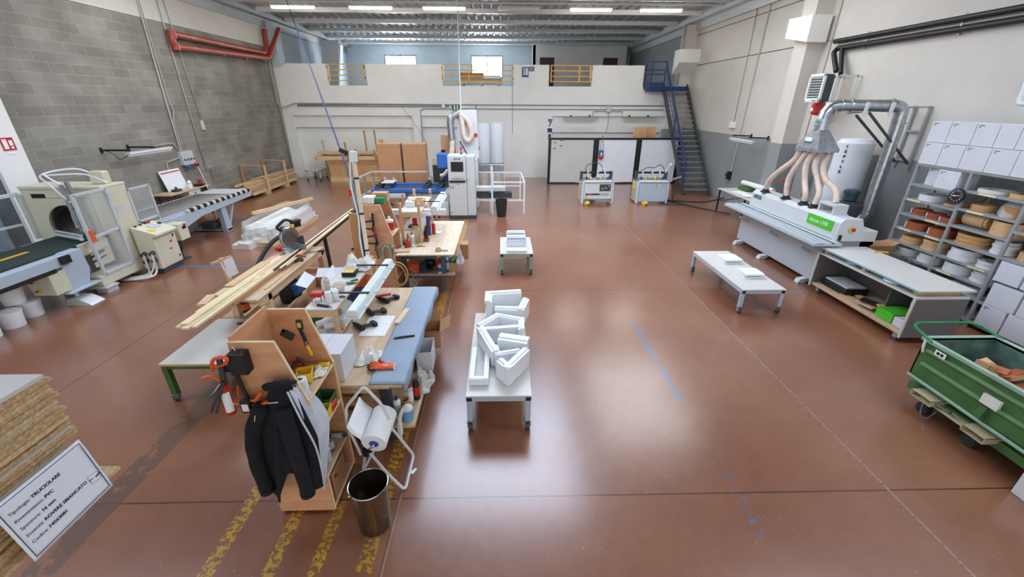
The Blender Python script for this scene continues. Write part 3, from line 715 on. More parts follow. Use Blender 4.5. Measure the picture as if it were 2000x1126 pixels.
for i, y in enumerate((.96, .26, -.27, -.54)): B().lathe([(.1, 1.27), (.1, 1.29), (.065, 1.3), (.065, 1.34)], (.03+.02*i, y, 0)).o('hose_collar', 'rubber', t)
b = B()
for y in (-1.1, -.74): b.box(.04, y, 1.26, .3, y+.04, 1.4)
b.box(.04, -1.1, 1.4, .3, -.7, 1.44).box(.02, -1.12, 1.265, .32, -.68, 1.28); b.o('hose_stand', 'machine_white', t, .004)
# ---- extraction hood, ducts, hoses
t = thing('extraction_duct', 'shiny metal extraction duct arching above the edge bander to the floor', 'duct', (6.1, 8.25, 2.25))
o = Vector((6.1, 8.25, 2.25)); Q = lambda *p: Vector(p)-o
b = B()
bt = [(5.9, 7.98), (6.32, 7.98), (6.32, 8.62), (5.9, 8.62)]; tp = [(5.97, 8.15), (6.15, 8.15), (6.15, 8.38), (5.97, 8.38)]
vs = [Q(x, y, 2.25) for x, y in bt]+[Q(x, y, 2.31) for x, y in bt]+[Q(x, y, 2.64) for x, y in tp]
b._f(vs, [(0, 1, 5, 4), (1, 2, 6, 5), (2, 3, 7, 6), (3, 0, 4, 7), (4, 5, 9, 8), (5, 6, 10, 9), (6, 7, 11, 10), (7, 4, 8, 11), (8, 9, 10, 11), (0, 3, 2, 1)])
hd = b.o('collector_hood', 'galv', t)
B().box(-.03, -.09, -.05, .0, .09, .05).at().o('hood_sticker', 'paper', hd, loc=Q(5.945, 8.33, 2.45))
B().box(-.035, -.09, -.05, .0, .09, -.02).o('sticker_stripe', 'green_plastic', hd, loc=Q(5.945, 8.33, 2.45))
P1 = rpath([(6.06, 8.27, 2.62), (6.06, 8.3, 2.9), (6.2, 8.32, 3.06), (6.5, 8.25, 3.06), (7.2, 8.07, 3.06), (7.3, 8.05, 3.0), (7.32, 8.05, 2.7), (7.34, 8.06, 1.1), (7.28, 8.1, .92), (7.18, 8.2, .88)], .16, 4)
B().tube([Q(*p) for p in P1], .105, 20).o('duct_pipe', 'galv', t)
for p, q in (((6.06, 8.28, 2.7), (6.06, 8.28, 2.73)), ((6.06, 8.28, 2.77), (6.06, 8.28, 2.79)), ((6.14, 8.315, 2.98), (6.17, 8.32, 3.01)), ((6.32, 8.3, 3.06), (6.35, 8.29, 3.06)), ((6.47, 8.26, 3.06), (6.5, 8.25, 3.06)), ((7.1, 8.1, 3.06), (7.13, 8.09, 3.06)), ((7.325, 8.05, 2.78), (7.325, 8.05, 2.76)), ((7.34, 8.06, 1.1), (7.34, 8.06, 1.07)), ((7.24, 8.14, .91), (7.22, 8.16, .9))):
    B().cyl(Q(*p), Q(*q), .122, n=20).o('duct_clamp', 'galv', t)
for i in range(11): B().cyl(Q(7.335, 8.06, 2.05-.085*i), Q(7.335, 8.06, 2.042-.085*i), .108, n=20).o('duct_seam', 'galv', t)
hs = [((.03, .96), [(5.95, 8.62, 2.05), (5.85, 8.9, 1.75), (5.88, 9.15, 1.52)]), ((.05, .26), [(5.98, 8.5, 2.0), (5.95, 8.62, 1.7), (5.94, 8.6, 1.5)]),
      ((.07, -.27), [(6.0, 8.3, 2.0), (6.0, 8.22, 1.7), (5.96, 8.05, 1.5)]), ((.09, -.54), [(6.1, 8.2, 2.0), (6.12, 8.05, 1.75), (6.04, 7.8, 1.55)]), ((.18, -.92), [(6.2, 8.1, 2.0), (6.16, 7.9, 1.78), (6.14, 7.55, 1.64)])]
for i, ((hx, hy), mid) in enumerate(hs):
    st = (5.95+.07*i, 8.5-.1*i, 2.27); en = (5.9+hx, 8.3+hy, 1.33 if i < 4 else 1.44)
    h = B().tube([Q(*p) for p in bez([st]+mid+[en], 8)], .052, 12).o('hose', 'hose', t)
    B().cyl(Q(*st)-Vector((0, 0, .06)), Q(*st)+Vector((0, 0, .02)), .058).o('hose_clamp', 'galv_dull', h)
tag(B().cyl((5.93, 8.74, 1.62), (5.9, 8.84, 1.56), .022).o('valve', 'red_plastic'), 'small red valve between the two leftmost suction hoses', 'valve')
# ---- duct support on the wall
t = thing('duct_bracket', 'grey steel wall frame with two diagonal struts carrying the metal duct', 'bracket', (XR, 8.1, 3.04))
Q2 = lambda x, y, z: (x-XR, y-8.1, z-3.04)
for y in (8.0, 8.3): B().bar(Q2(7.77, y, 3.06), Q2(7.77, y, 1.95), .04).o('post', 'grey_steel', t)
B().bar(Q2(7.78, 8.0, 3.04), Q2(6.0, 8.05, 3.04), .025).o('arm', 'grey_steel', t); B().bar(Q2(7.78, 8.3, 3.04), Q2(6.5, 8.3, 2.93), .025).o('arm', 'grey_steel', t)
B().bar(Q2(7.77, 8.0, 2.62), Q2(7.77, 8.3, 2.62), .035).bar(Q2(7.77, 8.0, 2.1), Q2(7.77, 8.3, 2.1), .03).o('cross_bar', 'grey_steel', t)
B().bar(Q2(6.62, 7.95, 2.95), Q2(7.76, 8.02, 2.05), .032).o('strut', 'dark_grey', t); B().bar(Q2(6.52, 8.1, 2.9), Q2(7.76, 8.3, 2.05), .032).o('strut', 'dark_grey', t)
for x in (6.55, 7.02): B().bar(Q2(x, 7.94, 3.12), Q2(x-.02, 7.94, 2.88), .06, .02).o('hanger', 'white_steel', t)
# ---- dust collector
t = thing('dust_collector', 'dust collector with tall white filter bag behind the edge bander', 'dust collector', (7.32, 8.85, 0))
B().lathe([(0, 1.08), (.3, 1.1), (.33, 1.25), (.32, 2.2), (.325, 2.36), (.26, 2.43), (0, 2.45)], n=28).o('filter_bag', 'bag_white', t)
b = B()
for i, ch in enumerate('IEPYLE'):
    a = math.radians(207); R_ = .332
    b.text(ch, .075, Matrix.Translation((R_*math.cos(a), R_*math.sin(a), 2.3-.1*i)) @ Euler((0, 0, a+PI/2)).to_matrix().to_4x4() @ Euler((PI/2, 0, 0)).to_matrix().to_4x4(), .002, .003)
b.o('lettering', 'black', t)
B().lathe([(.335, 1.06), (.345, 1.08), (.335, 1.12), (.31, 1.12)], n=28).o('bag_ring', 'galv_dull', t)
B().lathe([(.0, .78), (.33, .78), (.33, 1.06), (0, 1.06)], n=28).o('drum', 'dark_grey', t)
B().lathe([(0, .9), (.27, .9), (.27, 1.22), (.1, 1.25), (0, 1.25)], (-.12, -.5, 0), 28).o('fan_housing', 'dark_grey', t)
mat('motor_blue', '#2f4452', .45); B().lathe([(.1, 1.25), (.12, 1.27), (.12, 1.4), (.14, 1.4), (.14, 1.46), (.1, 1.48), (0, 1.48)], (-.1, -.42, 0), 20).o('motor', 'motor_blue', t)
for a in (.6, 2.2, 3.8, 5.4): B().bar((.3*math.cos(a), .3*math.sin(a), 0), (.28*math.cos(a), .28*math.sin(a), .8), .04).o('leg', 'dark_grey', t)
B().lathe([(0, .15), (.28, .15), (.3, .75), (0, .76)], n=20).o('dust_bag', 'clear_wrap', t)
# ---- heater, red vessel, pipes
HB = 1
t = thing('fan_heater', 'black and white louvred fan heater mounted high on right wall', 'heater', (7.2, 10.12, 3.4))
B().box(-.16, -.24, -.28, .05, .24, .28).o('casing', 'dark_grey', t, .05, 3)
b = B()
for y0, y1, z0, z1 in ((-.25, .25, .22, .29), (-.25, .25, -.29, -.2), (-.25, -.19, -.29, .29), (.19, .25, -.29, .29)): b.box(-.21, y0, z0, -.15, y1, z1)
b.o('front_frame', 'white_steel', t, .02)
for i in range(8): B().cb(-.18, 0, -.17+.052*i, .05, .38, .012, ry=.5).o('louver', 'pale_steel', t)
B().box(-.155, -.19, -.2, -.15, .19, .22).o('grille_back', 'black', t)
for y in (-.26, .26):
    b = B(); b.bar((.05, y, .24), (.6, y, .24), .03).bar((.05, y, -.26), (.6, y, -.26), .03).bar((.07, y, -.26), (.07, y, .26), .03).bar((.5, y, -.26), (.5, y, .26), .03)
    b.o('wall_bracket', 'white_steel', t)
B().box(-.212, -.16, -.255, -.21, -.03, -.238).o('print', 'black', t)
t = thing('expansion_vessel', 'small red pressure vessel under the fan heater', 'vessel', (7.45, 10.45, 2.98))
B().lathe([(0, -.15), (.1, -.13), (.14, -.08), (.14, .1), (.1, .14), (0, .15)], n=22).o('vessel', 'red_plastic', t); B().box(-.145, -.03, -.05, -.135, .05, .02).o('vessel_label', 'paper', t)
for i, (dy, r) in enumerate(((.02, .014), (-.06, .014), (-.14, .02))):
    conduit([(7.74, 10.55+dy, 2.9), (7.74, 10.55+dy, .9)], ('left pipe', 'middle pipe', 'right pipe')[i]+' of the three dropping down the wall below the red vessel', r, 'pipe', 'galv_dull')
t = thing('heating_pipe', 'pair of black insulated pipes running high along the right wall', 'pipe', (7.72, 7.0, 4.3))
for z, y1, x in ((.1, 3.9, 0), (-.06, 3.75, .0)):
    B().tube([(x, -6, z), (x, y1, z)], .05, 12).o('pipe', 'black', t)
B().tube(rpath([(.0, 3.75, -.06), (-.1, 3.7, -.14), (-.22, 3.28, -.55)], .05), .05, 12).o('pipe', 'black', t); B().tube(rpath([(.0, 3.6, -.06), (-.04, 3.5, -.2), (-.22, 3.12, -.6)], .05), .045, 12).o('pipe', 'black', t)
for y in (-3, -1, 1, 3): B().box(.03, y-.02, -.14, .08, y+.02, .18).o('pipe_clip', 'galv_dull', t)
for z in (0.16, .02): B().cyl((.05, -6, z), (.05, 3.9, z), .012).o('wire_tray', 'cream', t)
conduit([(7.78, 14.75, 5.9), (7.78, 14.75, 2.5)], 'conduit down the right wall to the switch box beside the stair', .014, m='conduit_grey')
tag(B().box(7.72, 14.62, 2.33, XR, 14.92, 2.52).o('junction_box', 'white_plastic', bev=.01), 'white switch box on the right wall above the grey dado', 'box')
conduit([(7.78, 14.05, 5.9), (7.78, 14.2, 2.12), (7.76, 14.25, .8)], 'long conduit down the right wall behind the paper table', .022, m='conduit_grey')
tag(B().box(7.66, 14.2, .72, 7.79, 14.32, .98).cyl((7.66, 14.26, .9), (7.6, 14.26, .86), .03).o('wall_socket', 'black', bev=.01), 'black sockets at the foot of the conduit behind the paper table', 'socket')
conduit([(7.78, 11.1, 5.9), (7.78, 11.12, .7)], 'thin conduit down the wall just in front of the pilaster', .012, m='conduit_grey')
for i, y in enumerate((19.0, 18.9)):
    conduit([(7.28-.05*i, 18.9, 5.9), (7.28-.05*i, 18.9, 3.75)], ('left of the two conduits on the pilaster by the stair head', 'right of the two conduits on the pilaster by the stair head')[i], .03, m='conduit_grey')
t = thing('bracket_lamp', 'tube lamp on two black brackets on the right wall above the dado', 'lamp', (XR, 13.1, 2.16))
for y in (-.45, .45): B().box(-.03, y-.03, -.05, 0, y+.03, .06).bar((0, y, 0), (-.6, y, .02), .035).o('bracket', 'black', t)
B().box(-.6, -.65, -.1, -.5, .65, -.06).o('housing', 'white_steel', t); B().cyl((-.55, -.62, -.13), (-.55, .62, -.13), .025).o('tube', 'white_plastic', t)
conduit([(7.78, 12.6, 2.15), (7.78, 11.9, 2.15)], 'short conduit along the dado edge between bracket lamp and pilaster', .015, m='conduit_grey')
# ---- paper table at the end of the edge bander
t = thing('work_table', 'small table with black legs and papers beside the edge bander', 'table', (7.1, 11.7, 0))
B().box(-.5, -.9, .7, .45, .95, .73).o('tabletop', 'white_lam', t, .004)
for x, y in ((-.44, -.8), (-.44, .9), (.4, -.8), (.4, .9)): B().bar((x, y, 0), (x, y, .7), .035).o('leg', 'black', t)
B().bar((-.44, .9, .35), (-.44, -.3, .68), .02).o('brace', 'black', t)
t = tag(B().cyl((-.0, -.75, 0), (0, .6, 0), .07, n=16).o('paper_roll', 'cloth', loc=(7.3, 11.9, .92), rz=.08), 'long roll of white paper lying across the small table', 'roll')
t = tag(B().box(-.2, -.25, 0, .2, .25, .1).o('green_crate', 'green_paint', loc=(7.3, 12.2, .731), bev=.01), 'dark green box under the paper roll on the small table', 'box')
for i, (x, y, a) in enumerate(((6.9, 11.9, .3), (6.85, 11.4, -.4), (7.0, 11.0, .2))):
    tag(B().box(-.15, -.2, 0, .15, .2, .012).o('paper_sheet', 'paper', loc=(x, y, .732+.013*i), rz=a), ('sheet of paper at the far end of the small table', 'sheet of paper in the middle of the small table', 'sheet of paper at the near end of the small table')[i], 'paper')
tag(B().box(-.12, -.14, 0, .12, .14, .14).o('wood_offcut', 'oak_band', loc=(7.2, 11.05, .76), rz=.3, bev=.01), 'brown wood offcut on the small table near the edge bander', 'offcut')
t = tag(B().tube(bez([(6.66, 12.3, .5), (6.5, 13.1, .2), (6.0, 14.0, .03), (5.6, 14.2, .03), (6.2, 13.2, .03), (6.9, 12.2, .03)]), .02).o('floor_cable', 'black'), 'black cable snaking over the floor to the small table', 'cable')
tag(B().prism([(-.25, 0), (-.1, .25), (.5, .2), (.6, -.1), (.1, -.2)], 'z', 0, .015).o('floor_cover', 'dark_grey', loc=(5.5, 13.6, .001)), 'dark hatch plate lying on the floor near the stair', 'plate')
# ---- rolling bench
t = thing('rolling_bench', 'grey rolling bench with open shelf below and a loose top board', 'bench', (5.95, 5.83, 0))
B().box(-.38, -.94, .69, .36, .93, .72).o('top', 'white_lam', t, .003)
for y in (-.94, .91): 
    p = B().box(-.38, y, .1, .36, y+.025, .69).o('side_panel', 'board_grey', t); B().box(-.4, y-.002, .1, -.38, y+.027, .72).o('edge_band', 'white_lam', p)
B().box(-.36, -.93, .12, .34, .92, .16).o('bottom_shelf', 'bench_ply', t, .003)
B().box(.3, -.92, .16, .32, .91, .69).o('back_panel', 'board_grey', t)
B().box(-.1, -.3, .16, .3, -.28, .69).o('divider', 'board_grey', t)
def caster(par, x, y, h, r=.05, m='dark_grey'):
    c = B().box(x-.035, y-.035, h-.012, x+.035, y+.035, h).box(x-.03, y-.04, r*.8, x-.022, y+.02, h-.01).box(x+.022, y-.04, r*.8, x+.03, y+.02, h-.01).o('caster', 'galv_dull', par)
    B().cyl((x-.018, y-.015, r), (x+.018, y-.015, r), r, n=18).o('wheel', m, c)
for x in (-.3, .28):
    for y in (-.8, .8): caster(t, x, y, .12)
tag(B().box(-.4, -.93, 0, .4, .94, .022).o('loose_board', ['white_lam', 'blue_edge'], loc=(5.97, 5.83, .79), bev=.002), 'large grey board with light blue edge lying on the rolling bench', 'board')
MATS['dummy'] = MATS['white_lam']
tag(B().box(-.43, -.95, 0, -.425, .94, .024).o('board_edging', 'blue_edge', loc=(5.994, 5.83, .789)), 'light blue edging along the front of the board on the rolling bench', 'edging')
for i, (y, l) in enumerate(((6.66, 'wooden spacer block at the far end under the loose board'), (5.85, 'wooden spacer block in the middle under the loose board'), (5.0, 'long wooden spacer at the near end under the loose board'))):
    tag(B().box(-.03 if i < 2 else -.3, -.03, 0, .03 if i < 2 else .3, .03, .066).o('spacer_block', 'oak_band', loc=(5.63 if i < 2 else 5.93, y, .722)), l, 'block')
tag(B().bar((-.1, 0, .008), (.0, .03, .008), .016).bar((0, .03, .008), (.12, -.02, .008), .025, .016).o('edge_trimmer', ['yellow_plastic'], loc=(6.35, 6.45, .814)), 'yellow and black hand trimmer on the loose board', 'tool')
tag(B().sph((0, 0, .02), .08, 1, 1.6, .25).o('crumpled_paper', 'paper', loc=(5.66, 5.4, .724)), 'crumpled paper pushed under the loose board of the rolling bench', 'paper')
tag(B().sph((0, 0, .02), .06, 1, 1.6, .25).o('rag', 'cloth', loc=(5.66, 6.15, .724)), 'small rag under the far half of the loose board', 'rag')
t = thing('tool_case', 'flat black case with grey lid at the far end of the bench shelf', 'case', (5.9, 6.4, .161))
B().box(-.2, -.28, 0, .2, .28, .11).o('case_body', 'black', t, .015); B().box(-.17, -.25, .11, .17, .25, .14).o('lid', 'pale_steel', t, .01)
for i, (x, y, a, w, l, m) in enumerate(((5.75, 5.95, .2, .12, .5, 'oak_band'), (5.85, 5.85, -.2, .1, .45, 'tan_band'), (5.72, 5.7, .1, .14, .3, 'bench_ply'), (5.9, 5.6, .35, .06, .6, 'black'), (5.8, 5.55, .5, .05, .55, 'black'), (5.75, 5.45, -.3, .09, .22, 'oak_band'))):
    tag(B().box(-w/2, -l/2, 0, w/2, l/2, .022).o('wood_offcut', m, loc=(x, y, .163+.023*i), rz=a),
        ('lowest pale offcut in the heap on the bench shelf', 'tan offcut lying on the heap on the bench shelf', 'wide plywood offcut on the bench shelf heap', 'longer black strip on the bench shelf heap', 'shorter black strip on the bench shelf heap', 'short pale offcut on top of the bench shelf heap')[i], 'offcut')
t = thing('storage_box', 'bright green open box on the bench shelf', 'box', (5.87, 5.33, .162))
B().box(-.2, -.14, 0, .22, .14, .14).o('box_body', 'green_bright', t, .004)
tag(B().box(-.2, -.12, 0, .22, .12, .13).o('white_box', 'white_card', loc=(5.87, 5.05, .162), bev=.01), 'white box beside the green box on the bench shelf', 'box')
tag(B().sph((0, 0, .12), .12, .8, 1, 1).o('plastic_bag', 'clear_wrap', loc=(6.1, 5.28, .29)), 'crumpled clear bag behind the green box on the bench shelf', 'bag')
# ---- white frame trolleys
def trolley(name, label, x, y, w, l, h, legm, topm, rz=0):
    t = thing(name, label, 'trolley', (x, y, 0), rz)
    B().box(-w/2, -l/2, h-.02, w/2, l/2, h).o('top', topm, t, .003)
    b = B()
    for s in (-1, 1): b.box(s*(w/2-.02)-.02, -l/2+.02, h-.075, s*(w/2-.02)+.02, l/2-.02, h-.02); b.box(-w/2+.02, s*(l/2-.03)-.02, h-.075, w/2-.02, s*(l/2-.03)+.02, h-.02)
    b.o('frame', legm, t, .002)
    for sx in (-1, 1):
        for sy in (-1, 1):
            px, py = sx*(w/2-.035), sy*(l/2-.04)
            g = B().box(px-.028, py-.028, .1, px+.028, py+.028, h-.02).o('leg', legm, t, .003)
            B().box(px-.026, sy*(l/2-.0105)-.002, h-.072, px+.026, sy*(l/2-.0105)+.002, h-.022).o('end_cap', 'black', g)
            caster(t, px, py, .115, .045)
    return t
trolley('panel_trolley', 'low white trolley on casters at right with two frame stacks', 4.13, 6.77, .7, 1.86, .42, 'machine_blue_grey', 'white_lam')
def frame_pack(x, y, z, w, d, n, label, rz=0, gap=.028):
    t = thing('frame_bundle', label, 'frame parts', (x, y, z), rz)
    for i in range(n):
        o_ = .02*math.sin(i*2.1)
        B().prism([(-d/2+o_, 0), (d/2+o_, 0), (d/2+o_, .022), (d/2-.04+o_, .022), (d/2-.05+o_, .027), (-d/2+.05+o_, .027), (-d/2+.04+o_, .022), (-d/2+o_, .022)], 'x', -w/2+.01*(i % 2), w/2+.01*(i % 3)).o('profile', 'white_pvc', t, loc=(0, 0, gap*i))
    return t
frame_pack(4.2, 7.15, .421, .3, .34, 3, 'stack of white profiles at the far end of the right trolley')
frame_pack(4.2, 6.45, .421, .3, .3, 3, 'stack of white profiles at the near end of the right trolley')
# ---- shelving rack
t = thing('shelving_rack', 'long grey slotted steel shelving rack against the right wall', 'rack', (7.3, 5.8, 0))
ys = [7.12, 6.23, 5.4, 4.52, 3.6, 2.7]
for y in ys:
    for x in (-.21, .24): 
        b = B().box(x-.02, y-5.8-.02, 0, x+.02, y-5.8+.02, 2.2).o('upright', 'grey_steel', t)
zs = {0: (.1, .42, .65, .86, 1.1, 1.345, 1.6, 1.85, 2.18), 1: (.1, .44, .65, .87, 1.12, 1.37, 1.63, 1.9, 2.18), 2: (.1, .43, 1.12, 1.5, 2.18), 3: (.1, .43, 1.12, 1.5, 2.18), 4: (.1, .43, 1.12, 1.5, 2.18)}
for i in range(5):
    for z in zs[i]: B().box(-.23, ys[i+1]-5.8+.02, z-.035, .26, ys[i]-5.8-.02, z).o('shelf', 'grey_steel', t)
for i in range(5):
    b = B().bar((.25, ys[i]-5.8, .2), (.25, ys[i+1]-5.8, 1.9), .03).o('back_brace', 'grey_steel', t)
b = 0
for i, (y, z) in enumerate(((6.95, 1.6), (6.5, 1.345), (6.9, 1.1), (6.4, 1.1), (6.9, .65), (5.9, 1.9), (5.95, 1.63), (5.6, .87), (6.0, .65))):
    B().box(-.232, y-5.8-.12, z-.033, -.23, y-5.8+.12, z-.004).o('shelf_label', 'pale_board', t)
def roll(y, z, R, h, m, label, ri=None, x=7.3, k=1, tag_=False):
    ri = ri or R*.55
    t = thing('edging_roll', label, 'edging roll', (x, y, z+.001), 0, 'edge band rolls on the shelves')
    b = B(); hh = h/k
    for j in range(k):
        d = .012*(j % 2)
        b.lathe([(ri, hh*j), (R-d, hh*j), (R-d, hh*(j+1)-.003), (ri, hh*(j+1)-.003), (ri, hh*j)], n=30)
    b.o('coil', m, t)
    if tag_: B().cb(-R*.72, R*.72, h*.5, .012, .1, h*.7, rz=-PI/4).o('roll_tag', 'paper', t)
    return t
S0, S1 = zs[0], zs[1]
W, K, T_, O_ = 'white_band', 'oak_band', 'terracotta', 'tan_band'
for a in ((6.85, S0[6], .19, .1, W, 'white edging roll alone on the upper left shelf of the rack', None, 7.3, 1),
    (6.45, S0[6], .15, .03, K, 'thin pale roll at the right of the shelf below the two loose boxes', None, 7.3, 1),
    (6.92, S0[5], .14, .1, T_, 'red brown roll at the left end of its shelf, above another red roll', None, 7.28, 2, True), (6.66, S0[5], .12, .09, T_, 'red brown roll in the middle of the three on one shelf', None, 7.28, 1, True), (6.4, S0[5], .13, .08, T_, 'red brown roll at the right end of the three on one shelf', None, 7.26, 1, True),
    (6.87, S0[4], .18, .13, T_, 'tall red brown roll at the left of the lower red pair', .15, 7.28, 1, True), (6.45, S0[4], .17, .13, T_, 'tall red brown roll at the right of the lower red pair', None, 7.27, 1, True),
    (6.87, S0[3], .18, .11, K, 'cream roll at the left of the shelf below the red pair', None, 7.28, 2), (6.45, S0[3], .19, .17, K, 'wrapped cream roll at the right of the shelf below the red pair', None, 7.28, 3),
    (6.87, S0[2], .2, .12, W, 'white roll at the left of the low shelf beside the bench end', None, 7.29, 3), (6.45, S0[2], .18, .14, W, 'white roll at the right of the low shelf beside the bench end', None, 7.28, 2),
    (5.98, S1[7], .2, .05, W, 'flat white roll on the top shelf right of the clock', None, 7.29, 1), (5.58, S1[7], .18, .06, K, 'flat cream roll beside the red roll right of the clock', None, 7.29, 1), 
    (5.42+.06, S1[7]+.065, .12, .03, 'red_plastic', 'small red roll lying on a cream roll right of the clock', None, 7.3, 1),
    (6.03, S1[6], .15, .09, O_, 'tan roll on the shelf under the flat white roll', None, 7.28, 1), (5.6, S1[6], .16, .15, 'brown_board', 'brown roll in a clear bag on the rack', None, 7.28, 1),
    (5.58, S1[5], .2, .2, K, 'tall wrapped pale roll at the right of its shelf', None, 7.28, 1),
    (5.95, S1[4], .22, .15, O_, 'orange tan stack of rolls on the middle shelf', None, 7.29, 5), (5.52, S1[4], .14, .19, W, 'tall white roll beside the orange tan stack', None, 7.26, 4),
    (5.98, S1[3], .2, .17, W, 'large white roll below the orange tan stack', None, 7.28, 2), (5.58, S1[3]-.0, .17, .1, W, 'white roll right of the large white roll, on the same shelf', None, 7.28, 3),
    (5.98, S1[2], .19, .15, W, 'white roll at the left of the second lowest shelf', None, 7.28, 1), (5.58, S1[2], .17, .16, W, 'white roll at the right of the second lowest shelf', None, 7.28, 4),
    (5.75, S1[1], .2, .1, W, 'white roll on the lowest filled shelf behind the bench', None, 7.28, 2), (5.18, 1.12, .14, .12, K, 'pale roll right of the third upright of the rack', None, 7.28, 1), (4.9, 1.12, .13, .13, T_, 'red brown roll with white tag right of the third upright', None, 7.27, 1, True),
    (5.2, 1.5, .16, .18, K, 'pale roll cut by the right edge of the picture', None, 7.28, 1)): roll(*a)
t = thing('wrapped_roll', 'pale roll lying on its side in plastic beside a wooden disc', 'edging roll', (7.29, 6.0, S1[5]+.12))
B().tube([(0, .18, 0), (0, -.12, 0)], .117, 24).o('coil', K, t); B().tube([(0, -.13, 0), (0, -.17, 0)], .112, 24).o('end_disc', O_, t)
tag(B().grid(lambda u, v: (.17*math.cos(u*2*PI)*(1-.5*v*v), .19*math.sin(u*2*PI)*(1-.5*v*v)*(1+.1*math.sin(9*u*PI)), .22*v+.015*math.sin(u*22)), 24, 6, wrap=True).o('plastic_bag', 'clear_wrap', loc=(7.28, 5.62, S1[6]+.012)), 'clear plastic bag around the brown roll on the rack', 'bag')
t = thing('wall_clock', 'round black clock with white numerals hung on rack upright', 'clock', (7.055, 6.27, 1.8))
B().at(ry=-PI/2).lathe([(0, 0), (.115, 0), (.115, .025), (.1, .03), (.0, .022)], n=30).o('clock_body', 'black', t)
for i in range(12):
    a = PI/2-2*PI*i/12
    B().text(str(12 if i == 0 else i), .034, RM(PI/2, 0, -PI/2, (-.029, -.08*math.cos(a), .08*math.sin(a))), .0005).o('numeral', 'paper', t)
B().bar((-.03, .07, .0), (-.03, -.06, .01), .004, .006).o('hand', 'paper', t); B().bar((-.03, 0, 0), (-.03, .045, -.01), .004, .007).o('hand', 'paper', t)
# white cartons
def carton(y0, y1, z, h, label, x0=7.06, x1=7.42, marks=True, rz=0):
    t = thing('carton', label, 'box', ((x0+x1)/2, (y0+y1)/2, z+.001), rz, 'white cartons on the rack')
    w, l = (x1-x0), (y1-y0-.01)
    B().box(-w/2, -l/2, 0, w/2, l/2, h-.004).o('carton_body', 'white_card', t, .004)
    if marks: 
        B().box(-w/2-.002, l/2-.1, h-.04, -w/2, l/2-.03, h-.03).o('print', 'dark_grey', t); B().box(-w/2-.002, l/2-.06, h-.065, -w/2, l/2-.03, h-.055).o('print', 'dark_grey', t)
e1 = [7.13, 6.81, 6.46, 6.09, 5.74, 5.4, 5.05, 4.7]; e2 = [7.15, 6.83, 6.45, 6.13, 5.85, 5.5, 5.15, 4.8]
nm = ['first', 'second', 'third', 'fourth', 'fifth', 'sixth', 'seventh']
for i in range(6):
    carton(e1[i+1], e1[i], 2.18, .34, 'white carton in the lower row on top of the rack, %s from the left' % nm[i], marks=i != 4)
    carton(e2[i+1], e2[i], 2.522, .32, 'white carton in the upper row on top of the rack, %s from the left' % nm[i], 7.08, 7.42, marks=i != 3)
carton(6.72, 6.97, 1.85, .29, 'left of the two white cartons under the rack top', 7.15, 7.45); carton(6.37, 6.72, 1.85, .29, 'right of the two white cartons under the rack top', 7.07, 7.4)
for i, (y0, y1, z, l) in enumerate(((5.02, 5.34, .79, 'upper white carton of the near bay, left one'), (4.66, 5.0, .79, 'upper white carton of the near bay, right one'), (4.92, 5.3, .43, 'white carton under the upper pair in the near bay, left one'), (4.54, 4.9, .43, 'white carton under the upper pair in the near bay, right one'), (4.98, 5.3, .1, 'white carton on the floor shelf of the near bay, left one'), (4.62, 4.96, .1, 'white carton on the floor shelf of the near bay, right one'))):
    carton(y0, y1, z, .29 if i < 2 else .33, l, 7.06, 7.46, i == 4)
tag(B().box(0, 0, 0, .3, .02, .2).box(0, -.2, 0, .3, 0, .015).o('flat_carton', 'cardboard', loc=(6.95, 7.5, 0)), 'flattened brown cardboard behind the edge bander end', 'cardboard')
tag(B().box(-.2, -.15, 0, .2, .15, .25).quad((-.2, -.15, .25), (.2, -.15, .25), (.25, -.32, .3), (-.2, -.32, .3)).quad((.2, -.15, .25), (.2, .15, .25), (.38, .1, .31), (.36, -.12, .31)).o('cardboard_box', 'cardboard', loc=(6.75, 7.0, .55)), 'open brown cardboard box between edge bander and rack', 'box')
tag(B().box(-.22, -.2, 0, .22, .2, .54).o('grey_crate', 'dark_grey', loc=(6.75, 7.02, 0)), 'dark crate carrying the open cardboard box near the rack', 'crate')
# ---- green tipping cart
mat('green_rib_highlight', '#6f9166', .5, var=.15)  # paler than the bin: highlights on the ribs put into the green
mat('green_inside', '#6f8f88', .5, var=.3, scale=6, col2='#32504a')
t = thing('tipping_cart', 'green steel tipping cart full of offcuts on casters at right', 'cart', (4.95, 2.9, 0))
x0, x1, y0, y1, zb, zt = -.39, .38, -1.0, .85, .33, .8
b = B()
b.box(x0, y0, zb, x0+.015, y1, zt).box(x1-.015, y0, zb, x1, y1, zt).box(x0, y1-.015, zb, x1, y1, zt).box(x0, y0, zb, x1, y0+.015, zt).box(x0, y0, zb, x1, y1, zb+.02)
b.o('bin', 'green_paint', t)
b = B().box(x0+.016, y0+.02, zb+.02, x0+.02, y1-.02, zt).box(x1-.02, y0+.02, zb+.02, x1-.016, y1-.02, zt).box(x0+.02, y1-.02, zb+.02, x1-.02, y1-.016, zt); b.o('bin_lining', 'green_inside', t)
b = B()
b.box(x0-.025, y0, zt-.03, x0+.02, y1+.02, zt+.012).box(x1-.02, y0, zt-.03, x1+.025, y1+.02, zt+.012).box(x0, y1-.02, zt-.03, x1, y1+.025, zt+.012); b.o('rim', 'green_pale', t, .008)
for z in (.69, .53): B().prism([(x0, z-.02), (x0-.03, z-.012), (x0-.03, z+.012), (x0, z+.02)], 'y', y0, y1-.08).o('rib', 'green_rib_highlight', t, .004)
B().cyl((x0-.01, y0+.2, .32), (x0-.01, y1, .34), .018).o('tilt_bar', 'green_pale', t)
